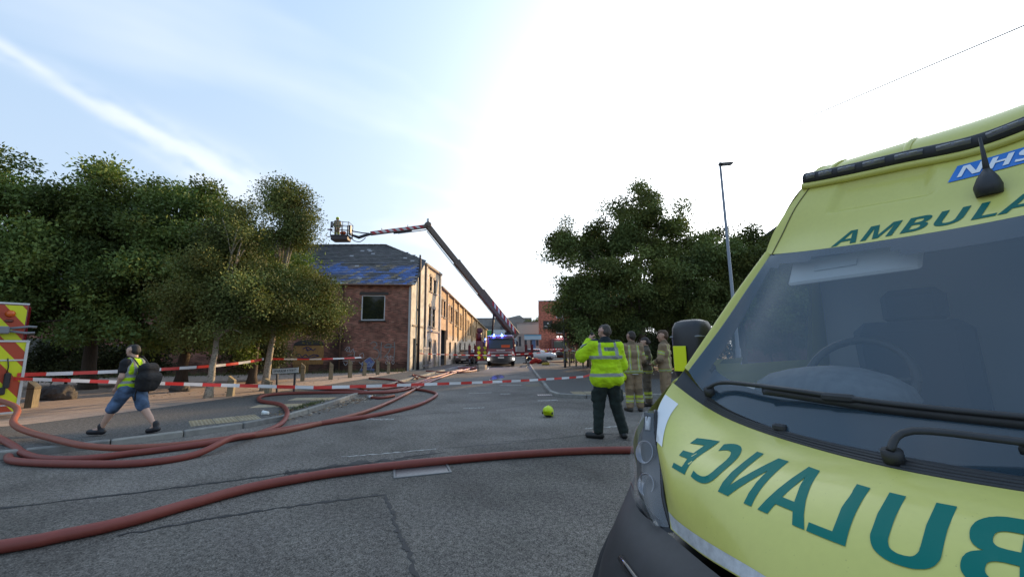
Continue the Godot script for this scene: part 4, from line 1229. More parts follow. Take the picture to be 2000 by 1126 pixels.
	for k in [0.35, 0.8]: put("lug", bx(elb + d2 * l2 * k + b2 * V(0, 0.24, 0), V(0.06, 0.22, 0.06)), blk, arm)
	# jib and cage
	var hinge := e.to_local(V(-13.15, 11.05, -32.6))
	put("jib", tb([tip + V(0, -0.05, 0), tip + V(-0.4, -0.22, 0.2), hinge + V(0.25, -0.10, -0.1), hinge + V(-0.25, 0.02, 0.3)], [0.10, 0.13, 0.14, 0.09], 8), blk, arm)
	put("jib_link", tb([tip + V(-0.1, 0.02, 0), tip + V(-0.6, 0.0, 0.2), hinge + V(-0.25, 0.35, 0.3)], 0.05, 6), blk, arm)
	put("hose_loop", tb(spline([hinge + V(-0.2, 0.1, 0.3), hinge + V(-0.1, -0.4, 0.2), hinge + V(0.4, -0.5, 0), hinge + V(0.8, -0.1, -0.2)], 16), 0.035, 6), blk, arm)
	var cc := e.to_local(V(-14.05, 10.72, -32.0))
	var cg := put("rescue_cage", bx(cc + V(0, 0.09, 0), V(1.45, 0.10, 1.1), 0.02), blk, e)
	put("cage_skirt", bx(cc + V(0, -0.12, 0.1), V(1.35, 0.36, 0.9), 0.05), mat("cage_dark", Color(0.05, 0.035, 0.035), 0.6), cg)
	for x in [-0.70, -0.25, 0.25, 0.70]:
		for z in [-0.52, 0.52]: put("cage_post", tb([cc + V(x, 0.1, z), cc + V(x, 1.22, z)], 0.028, 6), blk, cg)
	for y in [0.5, 0.85, 1.22]:
		for z in [-0.52, 0.52]: put("cage_rail", tb([cc + V(-0.70, y, z), cc + V(0.0, y + 0.03, z), cc + V(0.70, y - 0.05, z)], 0.024, 6), blk, cg)
		for x in [-0.70, 0.70]: put("cage_rail", tb([cc + V(x, y, -0.52), cc + V(x, y, 0.52)], 0.024, 6), blk, cg)
	put("control_box", bx(cc + V(0.72, 0.62, 0.1), V(0.14, 0.85, 0.4), 0.04), blk, cg)
	put("monitor", tb([cc + V(-0.65, 0.62, 0.3), cc + V(-1.0, 0.60, 0.45)], [0.09, 0.05], 8), dred, cg)
	put("floodlight", bx(cc + V(-0.72, 1.05, 0.3), V(0.16, 0.5, 0.25), 0.05), mat("flood_grey", Color(0.18, 0.19, 0.22), 0.5), cg)
	put("step_bracket", tb([cc + V(-0.7, 0.05, 0.3), cc + V(-1.0, 0.0, 0.35)], 0.04, 6), blk, cg)
	put("kit_bag", bx(cc + V(0.25, 0.32, 0.35), V(0.5, 0.28, 0.3), 0.1), mat("kit_orange", Color(0.42, 0.08, 0.02), 0.8), cg)

# ------------------------------------------------------------------ other vehicles
func build_other_vehicles() -> void:
	var red := mat("fire_red")
	var blk := mat("truck_black")
	var yel := mat("chev_yellow")
	var ored := mat("chev_red", Color(0.42, 0.055, 0.018), 0.45)
	var alu := mat("alu", Color(0.58, 0.58, 0.57), 0.4, 0.4)
	# rear of a fire engine at the left edge: two panels of slanting yellow and red
	var e := thing("fire_engine", "rear of a fire engine at the left edge with slanting yellow and red panels", "fire engine", V(-11.45, 0, -9.35), 0.98)
	put("body", bx(V(-1.05, 1.65, -2.7), V(2.3, 2.1, 5.0), 0.06), red, e)
	put("underbody", bx(V(-1.05, 0.52, -2.7), V(2.0, 0.35, 4.8), 0.04), blk, e)
	for z in [-1.4, -4.4]: wheel_at(e, V(-0.15, 0.45, z), 0.45, 0.3, Vector3.RIGHT)
	var up := put("upper_panel", bx(V(-1.1, 2.26, -0.1), V(2.3, 0.86, 0.08), 0.01), red, e)
	var lo := put("lower_door", bx(V(-1.02, 1.03, 0.05), V(2.26, 1.62, 0.06), 0.01), red, e)
	var chev := func(par: Node, x0: float, x1: float, y0: float, y1: float, z: float) -> void:
		var wd := 0.20
		var x := x0 - (y1 - y0) * 1.2
		var k := 0
		while x < x1:
			var pl := PackedVector2Array([Vector2(x, y1), Vector2(x + wd * 1.3, y1), Vector2(x + wd * 1.3 + (y1 - y0) * 0.75, y0), Vector2(x + (y1 - y0) * 0.75, y0)])
			for cut in Geometry2D.intersect_polygons(pl, PackedVector2Array([Vector2(x0, y0), Vector2(x1, y0), Vector2(x1, y1), Vector2(x0, y1)])):
				var m := MB.new()
				m.prism(Array(cut), 0.004, Transform3D(Basis(), V(0, 0, z)))
				put("reflective_stripe", m, yel if k % 2 else ored, par)
			x += wd * 1.3
			k += 1
	chev.call(up, -2.22, 0.02, 1.86, 2.66, -0.055)
	chev.call(lo, -2.12, 0.08, 0.25, 1.81, 0.085)
	for q in [[V(-1.02, 1.83, 0.085), V(2.3, 0.045, 0.05)], [V(-1.02, 0.23, 0.085), V(2.3, 0.045, 0.05)], [V(0.10, 1.03, 0.085), V(0.05, 1.64, 0.05)], [V(-1.02, 1.40, 0.098), V(2.2, 0.035, 0.02)], [V(-1.02, 0.40, 0.098), V(2.2, 0.03, 0.02)]]:
		put("edge_strip", bx(q[0], q[1], 0.006), alu, lo)
	put("top_strip", bx(V(-1.1, 2.70, -0.07), V(2.3, 0.04, 0.06), 0.006), alu, up)
	var lm := MB.new(true)
	lm.lathe([[0.02, 0.06], [0.06, 0.05], [0.085, 0.0]], 14, Transform3D(Basis(V(1, 0, 0), PI / 2), V(-0.22, 2.46, -0.05)))
	put("amber_lamp", lm, mat("amber", Color(0.65, 0.12, 0.02), 0.15), up)
	put("marker_lamp", bx(V(-0.22, 2.30, -0.03), V(0.13, 0.07, 0.05), 0.02), mat("lens_dark", Color(0.14, 0.03, 0.02), 0.2), up)
	put("grab_bar", tb([V(-1.5, 2.53, 0.02), V(-0.42, 2.50, 0.02)], 0.045, 8), blk, up)
	put("ladder_arm", bx(V(-0.75, 2.08, 0.06), V(1.1, 0.17, 0.12), 0.02), mat("arm_grey", Color(0.20, 0.21, 0.23), 0.5), up)
	put("fork", tb([V(-0.2, 2.12, 0.06), V(0.08, 2.17, 0.06), V(0.2, 2.16, 0.06)], 0.03, 6), mat("arm_grey"), up)
	put("fork", tb([V(-0.2, 2.06, 0.06), V(0.04, 2.02, 0.06), V(0.18, 2.03, 0.06)], 0.03, 6), mat("arm_grey"), up)
	put("hose_clip", bx(V(-0.12, 0.95, 0.13), V(0.10, 0.34, 0.07), 0.02), blk, lo)
	put("hose_clip", bx(V(-0.18, 0.72, 0.13), V(0.12, 0.17, 0.07), 0.02), blk, lo)
	put("pump_box", bx(V(-0.46, 1.15, 0.14), V(0.36, 0.30, 0.12), 0.03), mat("pump_tan", Color(0.28, 0.26, 0.14), 0.5), lo)
	put("cable", tb([V(-0.16, 1.45, 0.11), V(-0.13, 1.25, 0.115), V(-0.14, 1.1, 0.11)], 0.01, 5), blk, lo)
	# second engine further off on the right
	var f := thing("fire_engine", "distant fire engine with roof lights on, beside the red brick block", "fire engine", V(7.35, 0, -61.5), 0.02)
	put("cab", bx(V(0, 1.75, -1.2), V(2.4, 2.3, 2.4), 0.12), mat("engine_maroon", Color(0.12, 0.03, 0.035), 0.4), f)
	put("windscreen", bx(V(0, 2.05, 0.02), V(2.15, 0.95, 0.06), 0.04), mat("pale_screen", Color(0.10, 0.11, 0.10), 0.06), f)
	put("body", bx(V(0, 1.75, -4.6), V(2.4, 2.4, 4.4), 0.08), red, f)
	put("roof_box", bx(V(0.35, 3.0, -0.9), V(1.5, 0.35, 0.9), 0.06), mat("maroon2", Color(0.16, 0.06, 0.08), 0.5), f)
	put("bumper", bx(V(0, 0.65, 0.08), V(2.4, 0.5, 0.25), 0.05), blk, f)
	for k in 8: put("bonnet_stripe", bx(V(-1.05 + k * 0.3, 1.35, 0.03), V(0.22, 0.16, 0.04), 0.0, Basis(V(0, 0, 1), 0.5)), mat("hazard_white") if k % 2 else mat("hazard_red"), f)
	for s in [-1.0, 1.0]:
		wheel_at(f, V(s * 1.02, 0.48, -1.2), 0.48, 0.3, Vector3.RIGHT)
		wheel_at(f, V(s * 1.02, 0.48, -5.4), 0.48, 0.3, Vector3.RIGHT)
	lamp(f, "floodlight", V(-0.45, 3.2, 0.0), 0.13, Color(1.0, 0.94, 0.85), 4.0, 0.8)
	lamp(f, "floodlight", V(0.1, 3.2, 0.0), 0.13, Color(1.0, 0.94, 0.85), 4.0, 0.8)
	lamp(f, "headlight", V(-1.0, 0.62, 0.25), 0.09, Color(1.0, 0.93, 0.82), 3.0, 0.3)
	# parked car by the works, one beyond the engine, a white van
	car("parked_car", "dark grey hatchback parked by the works wall behind the hose bundle", V(-4.75, 0, -42.0), -0.06, mat("car_silver", Color(0.12, 0.12, 0.13), 0.3, 0.5), "cars parked down the street")
	car("parked_car", "white car parked beyond the right-hand outriggers", V(3.3, 0, -50.0), 1.35, mat("car_white", Color(0.70, 0.70, 0.70), 0.25), "cars parked down the street")
	var y := thing("grit_bin", "yellow grit bin standing beyond the right-hand outriggers", "bin", V(3.9, 0.1, -52.0))
	put("tub", bx(V(0, 0.62, 0), V(0.9, 1.0, 0.8), 0.06), mat("bin_yellow", Color(0.55, 0.40, 0.03), 0.5), y)
	put("lid", bx(V(0, 1.17, 0), V(0.98, 0.16, 0.88), 0.06), mat("bin_yellow"), y)

func car(called: String, label: String, at: Vector3, turn: float, paint: Material, group: String) -> void:
	var c := thing(called, label, "car", at, turn, group)
	var m := MB.new(true)
	var prof := [[0.0, 0.55, 0.80], [0.05, 0.75, 0.86], [0.55, 0.92, 0.88], [1.25, 0.98, 0.88], [1.6, 1.25, 0.78], [1.95, 1.44, 0.70], [2.7, 1.47, 0.70], [3.4, 1.38, 0.72], [3.85, 1.05, 0.80], [4.0, 0.8, 0.84], [4.05, 0.5, 0.80]]
	var rings := []
	for p in prof:
		var z: float = 2.0 - p[0]
		rings.append([V(-0.86, 0.28, z), V(-0.89, 0.6, z), V(-p[2] - 0.0, p[1] * 0.96, z), V(-p[2] * 0.8, p[1], z), V(p[2] * 0.8, p[1], z), V(p[2], p[1] * 0.96, z), V(0.89, 0.6, z), V(0.86, 0.28, z)])
	m.loft(rings, true, true)
	put("body", m, paint, c)
	var gl := mat("cab_glass")
	put("windscreen", bx(V(0, 1.22, 0.38), V(1.36, 0.52, 0.03), 0.01, Basis(V(1, 0, 0), -0.85)), gl, c)
	for s in [-1.0, 1.0]:
		put("side_window", bx(V(s * 0.76, 1.2, -0.7), V(0.03, 0.32, 1.7), 0.01, Basis(V(0, 0, 1), s * 0.22)), gl, c)
		put("headlight", bx(V(s * 0.66, 0.72, 1.93), V(0.28, 0.14, 0.12), 0.04), mat("bulb_clear", Color(0.6, 0.6, 0.62), 0.15), c)
		for z in [1.25, -1.3]: wheel_at(c, V(s * 0.78, 0.31, z), 0.31, 0.2, Vector3.RIGHT)
	put("bumper", bx(V(0, 0.45, 2.0), V(1.6, 0.25, 0.12), 0.04), mat("truck_black"), c)
	put("number_plate", bx(V(0, 0.5, 2.065), V(0.5, 0.11, 0.01)), mat("plate_white", Color(0.6, 0.6, 0.58), 0.4), c)

# ------------------------------------------------------------------ posts, lamps, signs
func build_street_furniture() -> void:
	var galv := mat("galv", Color(0.22, 0.235, 0.26), 0.5, 0.35)
	var dk := mat("post_dark", Color(0.03, 0.03, 0.033), 0.6)
	var l := thing("street_lamp", "tall grey street lamp rising above the trees on the right", "lamp post", V(7.85, 0.1, -14.1))
	put("column", tb([V(0, 0, 0), V(0, 1.3, 0), V(0, 1.35, 0), V(0, 8.1, 0)], [0.09, 0.09, 0.062, 0.042], 12), galv, l)
	var hd := put("lantern", bx(V(0.20, 8.13, 0.02), V(0.52, 0.07, 0.22), 0.03, Basis(V(0, 0, 1), 0.06)), mat("lantern_dark", Color(0.05, 0.05, 0.055), 0.5), l)
	put("diffuser", bx(V(0.24, 8.088, 0.02), V(0.36, 0.02, 0.16), 0.005, Basis(V(0, 0, 1), 0.06)), mat("diffuser", Color(0.4, 0.4, 0.4), 0.3), hd)
	put("spigot", bx(V(0.0, 8.14, 0), V(0.1, 0.12, 0.1), 0.02), galv, l)
	var p := thing("sign_pole", "thin grey pole with a black base on the far right pavement", "pole", V(3.79, 0.1, -29.5))
	put("column", tb([V(0, 0.5, 0), V(0, 5.6, 0)], 0.058, 10), galv, p)
	put("base", tb([V(0, 0, 0), V(0, 0.55, 0)], 0.09, 10), dk, p)
	var bp := thing("notice_post", "short black post with a white notice near the paramedic", "post", V(5.0, 0.1, -24.5))
	put("column", bx(V(0, 0.6, 0), V(0.14, 1.2, 0.10), 0.01), dk, bp)
	put("notice", bx(V(-0.12, 1.08, 0.06), V(0.26, 0.3, 0.02), 0.004), mat("paper", Color(0.7, 0.72, 0.7), 0.8), bp)
	# weathered timber bollards with slanted tops
	var wood := mat("old_wood", Color(0.30, 0.26, 0.18), 0.9, 0.0, {"tex": "grain", "scale": 1.6, "nrm": "grain_n"})
	var ord := ["third timber bollard before the graffiti wall, counting from the street sign", "fourth timber bollard before the graffiti wall, counting from the street sign", "fifth timber bollard before the graffiti wall, counting from the street sign", "timber bollard standing before the blue graffiti", "second timber bollard from the works corner", "timber bollard nearest the works corner"]
	var spots := [[-10.12, -19.58, 0.95], [-9.10, -20.31, 0.98], [-8.63, -21.55, 1.05], [-8.41, -23.0, 0.92], [-7.90, -23.74, 1.0], [-7.53, -24.55, 0.85], [-13.12, -11.18, 0.80], [-8.35, -13.95, 0.62], [-9.25, -13.4, 0.75]]
	ord.append("stout timber bollard beside the boulder at the left"); ord.append("low timber bollard just behind the left leg of the street sign"); ord.append("timber bollard leaning beside the shorter birch trunk")
	for i in spots.size():
		var s: Array = spots[i]
		var b := thing("timber_bollard", ord[i], "bollard", V(s[0], 0.1, s[1]), 0.4 + 0.3 * sin(i * 7.0), "timber bollards on the gravel")
		var m := MB.new()
		var w := 0.085 if i < 6 else 0.09
		var h: float = s[2] - 0.1
		var r0 := [V(-w, -0.05, -w), V(w, -0.05, -w), V(w, -0.05, w), V(-w, -0.05, w)]
		var r1 := [V(-w, h, -w), V(w, h - 0.14, -w), V(w, h - 0.14, w), V(-w, h, w)]
		m.loft([r0, r1], true, true)
		put("shaft", m, wood, b)
		var g := MB.new()
		g.box(V(0, h * 0.72, 0), V(w * 2.0 + 0.012, 0.03, w * 2.0 + 0.012))
		put("groove_band", g, mat("wood_dark", Color(0.12, 0.10, 0.07), 0.9), b)
		b.rotation.z = 0.03 * sin(i * 3.7)
	# street name plate on two legs
	var sg := thing("street_name_sign", "white street name plate on two black legs, reading Ephraim Street", "sign", V(-7.87, 0.1, -14.05), -0.10)
	put("plate", bx(V(0, 0.76, 0), V(0.96, 0.19, 0.03), 0.006, Basis(V(0, 0, 1), 0.045)), mat("plate_pale", Color(0.62, 0.62, 0.58), 0.5, 0.0, {"tex": "mottle", "scale": 3.0}), sg)
	var fr := MB.new()
	for q in [[V(0, 0.85, 0.018), V(0.94, 0.012, 0.006)], [V(0, 0.67, 0.018), V(0.94, 0.012, 0.006)]]: fr.box(sg_turn(q[0]), q[1], Basis(V(0, 0, 1), 0.045))
	put("border", fr, dk, sg)
	put("lettering", letter_mesh("EPHRAIM STREET", 0.085, 0.84, Transform3D(Basis(V(0, 0, 1), 0.045), V(0, 0.76, 0.018))), dk, sg)
	for x in [-0.30, 0.34]: put("leg", bx(V(x * 1.0, 0.36, -0.03), V(0.06, 0.8, 0.05), 0.006, Basis(V(0, 0, 1), 0.06 if x < 0 else 0.0)), dk, sg)
	# wooden posts of the fence under the right-hand trees
	for i in 10:
		var x := 4.35 + i * 0.42
		var z := -31.2 + i * 0.55
		var f := thing("fence_post", "%s wooden post from the thin grey pole along the tree fence" % ["first", "second", "third", "fourth", "fifth", "sixth", "seventh", "eighth", "ninth", "tenth"][i], "post", V(x, 0.1, z), 0.2, "posts of the tree fence")
		put("shaft", bx(V(0, 0.62, 0), V(0.11, 1.3 + 0.1 * sin(i * 5.0), 0.11), 0.015), mat("old_wood"), f)
		put("cap", bx(V(0, 1.30 + 0.05 * sin(i * 5.0), 0), V(0.13, 0.04, 0.13), 0.01), mat("wood_dark"), f)
	# overhead wire
	var wp := []
	for i in 21:
		var k := i / 20.0
		wp.append(V(lerpf(7.6, 22.0, k), lerpf(10.0, 11.65, k), lerpf(-19.82, -3.2, k)))
	tag(put("overhead_wire", tb(wp, 0.02, 5), mat("wire", Color(0.05, 0.05, 0.055), 0.6)), "thin black overhead wire crossing the sky at upper right", "wire")

func sg_turn(p: Vector3) -> Vector3:
	return V(0, 0.76, 0) + Basis(V(0, 0, 1), 0.045) * (p - V(0, 0.76, 0))

# ------------------------------------------------------------------ red and white barrier tape, block by block
func tape(label: String, pts: Array, sag: float, width: float, block_: float, twist := 0.0) -> void:
	var t := thing("barrier_tape", label, "tape", pts[0], 0.0, "barrier tapes")
	var red := mat("tape_red", Color(0.60, 0.045, 0.035), 0.4, 0.0, {"back": Color(0.2, 0.01, 0.01)})
	var wh := mat("tape_white", Color(0.70, 0.70, 0.71), 0.4, 0.0, {"back": Color(0.2, 0.2, 0.2)})
	var line := []
	for s in pts.size() - 1:
		var n := 40
		for i in n + (1 if s == pts.size() - 2 else 0):
			var k := float(i) / n
			line.append(pts[s].lerp(pts[s + 1], k) - pts[0] - V(0, sag * 4.0 * k * (1.0 - k), 0))
	var acc := 0.0
	var idx := 0
	var m := MB.new()
	for i in line.size() - 1:
		var a: Vector3 = line[i]
		var b: Vector3 = line[i + 1]
		var d := (b - a).normalized()
		var tw := func(j: int) -> Vector3:
			var up := d.cross(V(d.z, 0, -d.x)).normalized()
			if up.y < 0: up = -up
			var side := d.cross(up).normalized()
			var an := twist * sin(j * 0.13) + 0.15 * sin(j * 0.4)
			return (up * cos(an) + side * sin(an)) * width * 0.5
		var ua: Vector3 = tw.call(i)
		var ub: Vector3 = tw.call(i + 1)
		var left := a.distance_to(b)
		var pos := 0.0
		while left > 0.0001:
			var step := minf(left, block_ - acc)
			var k0 := pos / a.distance_to(b)
			var k1 := (pos + step) / a.distance_to(b)
			m.quad(a.lerp(b, k0) - ua.lerp(ub, k0), a.lerp(b, k1) - ua.lerp(ub, k1), a.lerp(b, k1) + ua.lerp(ub, k1), a.lerp(b, k0) + ua.lerp(ub, k0))
			pos += step
			left -= step
			acc += step
			if acc >= block_ - 0.0001:
				put("tape_block", m, wh if idx % 2 else red, t)
				m = MB.new()
				acc = 0.0
				idx += 1
	if acc > 0.001: put("tape_block", m, wh if idx % 2 else red, t)

func build_tapes() -> void:
	tape("long red and white tape from the left engine past the street sign", [V(-11.35, 0.99, -9.25), V(-4.56, 0.68, -9.5), V(-0.04, 0.43, -13.8), V(2.83, 0.37, -16.3), V(5.6, 0.9, -18.4)], 0.01, 0.075, 0.42)
	tape("red and white tape behind the pedestrian, from the left engine up to the taller birch", [V(-11.35, 1.07, -9.3), V(-9.75, 1.08, -13.0), V(-9.2, 1.25, -14.95)], 0.03, 0.085, 0.46)
	tape("twisted white-looking tape from the taller birch towards the boarded window", [V(-9.05, 1.25, -15.1), V(-6.6, 1.22, -17.6)], 0.04, 0.07, 0.46, 0.9)
	tape("thin tape strung across the street before the aerial engine", [V(-6.6, 1.25, -28.6), V(-1.0, 1.05, -28.2), V(3.75, 1.32, -29.4), V(6.0, 1.35, -28.0)], 0.03, 0.055, 0.30)
	tape("thin tape further back, from the outriggers to the thin grey pole", [V(2.0, 1.38, -38.0), V(3.8, 1.42, -31.0), V(4.6, 1.4, -30.9)], 0.02, 0.055, 0.30)

# ------------------------------------------------------------------ fire hoses on the ground
func hose(label: String, flat: Array, m: Material, r := 0.048, y := 0.0, high := {}) -> void:
	var p := []
	for i in range(0, flat.size(), 2):
		var h := y
		if high.has(i / 2): h = high[i / 2]
		p.append(V(flat[i], r + 0.002 + h, flat[i + 1]))
	var s := spline(p, p.size() * 14)
	for i in s.size():
		s[i] += V(0.012 * noise.get_noise_2d(i * 0.05, flat[0] * 9.0), 0, 0.02 * noise.get_noise_2d(i * 0.04, flat[1] * 7.0))
	var o := put("fire_hose", tb(s, r, 14), m)
	tag(o, label, "hose", "fire hoses laid across the road")

func build_hoses() -> void:
	var h1 := mat("hose_red", Color(0.245, 0.052, 0.036), 0.55, 0.0, {"tex": "weave", "scale": 4.0, "nrm": "weave_n"})
	var h2 := mat("hose_orange", Color(0.30, 0.085, 0.05), 0.5, 0.0, {"tex": "weave", "scale": 4.0, "nrm": "weave_n"})
	hose("nearest thick red hose crossing the road in front of the metal cover", [-6.5, -2.35, -5.0, -2.9, -3.99, -3.35, -3.72, -3.53, -3.43, -3.80, -3.18, -4.20, -2.85, -4.67, -2.26, -5.10, -1.52, -5.43, -0.72, -5.68, -0.03, -5.86, 0.85, -6.01, 1.67, -6.05, 2.6, -6.05, 4.5, -5.7], h1, 0.05)
	hose("hose sweeping down from the left engine, topmost where they leave the picture", [-11.2, -8.3, -9.6, -7.9, -8.72, -7.25, -7.04, -6.51, -6.30, -6.40, -5.72, -6.63, -5.15, -6.95, -4.43, -7.60, -4.09, -8.21, -3.63, -9.67, -3.54, -11.73, -3.66, -14.45, -3.78, -17.04, -3.83, -21.47, -3.55, -27.69, -3.05, -33.64], h2, 0.048, 0.0, {0: 0.75, 1: 0.5, 2: 0.24, 3: 0.12, 4: 0.05})
	hose("middle hose of the left bundle, ending in a wide loop on the side road", [-10.2, -7.6, -8.34, -6.77, -7.10, -6.15, -6.20, -5.94, -5.69, -6.25, -5.04, -6.80, -4.73, -7.35, -4.30, -8.10, -3.80, -8.72, -3.28, -9.36, -2.83, -10.23, -2.53, -11.42, -2.54, -13.53, -3.08, -14.72, -4.05, -15.98, -5.20, -18.24], h1, 0.048, 0.0, {0: 0.3, 1: 0.12})
	hose("lowest hose of the left bundle, looping over the pavement past the street sign", [-9.8, -7.1, -7.98, -6.49, -7.04, -5.90, -6.11, -5.70, -5.09, -5.69, -4.66, -6.11, -4.55, -6.70, -4.66, -7.55, -4.80, -8.55, -5.22, -9.51, -6.13, -10.78, -7.19, -11.65, -7.87, -12.88, -7.46, -13.50, -6.18, -13.65, -4.92, -13.96, -4.22, -14.60, -3.95, -15.95, -3.98, -17.52, -4.03, -20.08], h1, 0.048, 0.0, {0: 0.2, 6: 0.1, 9: 0.1, 10: 0.1, 11: 0.1, 12: 0.1, 13: 0.1, 14: 0.1, 15: 0.04})
	hose("hose lying on the pavement behind the street sign", [-9.07, -16.04, -7.90, -15.69, -6.44, -14.62, -5.55, -14.2, -4.9, -14.35, -4.3, -15.4, -4.25, -17.8, -4.15, -20.4], h1, 0.045, 0.0, {0: 0.1, 1: 0.1, 2: 0.1, 3: 0.1, 4: 0.02})
	hose("short looped hose over the kerb by the heap of debris", [-5.91, -15.63, -5.38, -14.83, -5.05, -15.3, -4.88, -16.09, -4.45, -17.13, -4.3, -19.5], h2, 0.045, 0.0, {0: 0.1, 1: 0.1, 2: 0.06})
	hose("hose zigzagging on the pavement before the bollards", [-7.17, -20.31, -5.77, -19.16, -4.84, -18.19, -4.40, -17.5, -4.35, -18.6, -4.4, -21.5], h1, 0.045, 0.0, {0: 0.1, 1: 0.1})
	hose("far hose doubling back near the works corner", [-4.83, -20.58, -5.53, -22.56, -4.53, -21.60, -4.18, -23.11, -4.10, -26.03, -3.7, -29.5], h2, 0.045, 0.0, {0: 0.03, 1: 0.1})
	hose("farthest hose curling on the road before the dark grey car", [-5.64, -26.39, -4.34, -26.10, -3.23, -26.42, -2.61, -28.76, -3.2, -31.2, -4.3, -32.0, -3.4, -33.0], h1, 0.045, 0.0, {0: 0.1, 1: 0.02})
	hose("short end of hose lying by the kerb debris", [-4.57, -13.05, -4.13, -12.87, -3.90, -13.40], h1, 0.042)
	hose("hose crossing behind the right-hand outriggers", [1.0, -41.0, 2.4, -40.4, 4.4, -39.6, 6.2, -38.6], h1, 0.05, 0.0, {2: 0.1, 3: 0.1})
	var fc := mat("coupling", Color(0.5, 0.5, 0.5), 0.35, 0.7)
	tag(put("hose_coupling", tb([V(-4.66, 0.05, -13.1), V(-4.50, 0.05, -13.02)], 0.055, 12), fc), "metal coupling on the short hose end by the kerb debris", "coupling")

# ------------------------------------------------------------------ the ambulance (x across, y up, z forward; z = 0 at the bumper)
# rows of [across, back, up] from the middle outwards, mirrored to both sides
func sym(half: Array) -> Array:
	var o := []
	for i in range(half.size() - 1, 0, -1): o.append(V(-half[i][0], half[i][2], -half[i][1]))
	for p in half: o.append(V(p[0], p[2], -p[1]))
	return o

func surf(rows: Array, t: float, s: float) -> Vector3:
	var c := []
	for r in rows: c.append(along(r, t))
	return along(c, s)

func patch(rows: Array, nt: int, ns: int, t0 := 0.0, t1 := 1.0, s0 := 0.0, s1 := 1.0, lift := 0.0, skip = null) -> MB:
	var m := MB.new(true)
	var g := []
	for j in ns + 1:
		var r := []
		for i in nt + 1: r.append(surf(rows, lerpf(t0, t1, float(i) / nt), lerpf(s0, s1, float(j) / ns)))
		g.append(r)
	if lift != 0.0:
		var h := []
		for j in ns + 1:
			var r := []
			for i in nt + 1:
				var du: Vector3 = g[j][mini(i + 1, nt)] - g[j][maxi(i - 1, 0)]
				var dv: Vector3 = g[mini(j + 1, ns)][i] - g[maxi(j - 1, 0)][i]
				r.append(g[j][i] + du.cross(dv).normalized() * lift)
			h.append(r)
		g = h
	for j in ns:
		for i in nt:
			if skip != null and skip.call((g[j][i] + g[j + 1][i + 1]) * 0.5): continue
			m.quad(g[j][i], g[j + 1][i], g[j + 1][i + 1], g[j][i + 1])
	return m

# lettering laid on a patch: across = x, up the patch = y, found by a few steps of correction
func on_patch(rows: Array, tris: PackedVector3Array, cx: float, cy: float, mirror: bool, slant: float, lift: float, span: float, rise: float) -> MB:
	var m := MB.new(true)
	var done_ := {}
	for k in tris.size():
		var p := tris[k]
		if done_.has(p): continue
		var wx := cx + (-(p.x + p.y * slant) if mirror else p.x + p.y * slant)
		var wy := cy + p.y
		var t := 0.5 + wx / span
		var s := 0.5
		for it in 8:
			var q := surf(rows, t, s)
			t += (wx - q.x) / span
			s = clampf(s + (wy - q.y) / rise, 0.0, 1.0)
		var a := surf(rows, t, s)
		var n := (surf(rows, t + 0.01, s) - a).cross(surf(rows, t, minf(s + 0.02, 1.02)) - a if s < 0.97 else a - surf(rows, t, s - 0.02)).normalized()
		done_[p] = a + n * lift
	for k in range(0, tris.size(), 3): m.tri(done_[tris[k]], done_[tris[k + 1]], done_[tris[k + 2]])
	return m

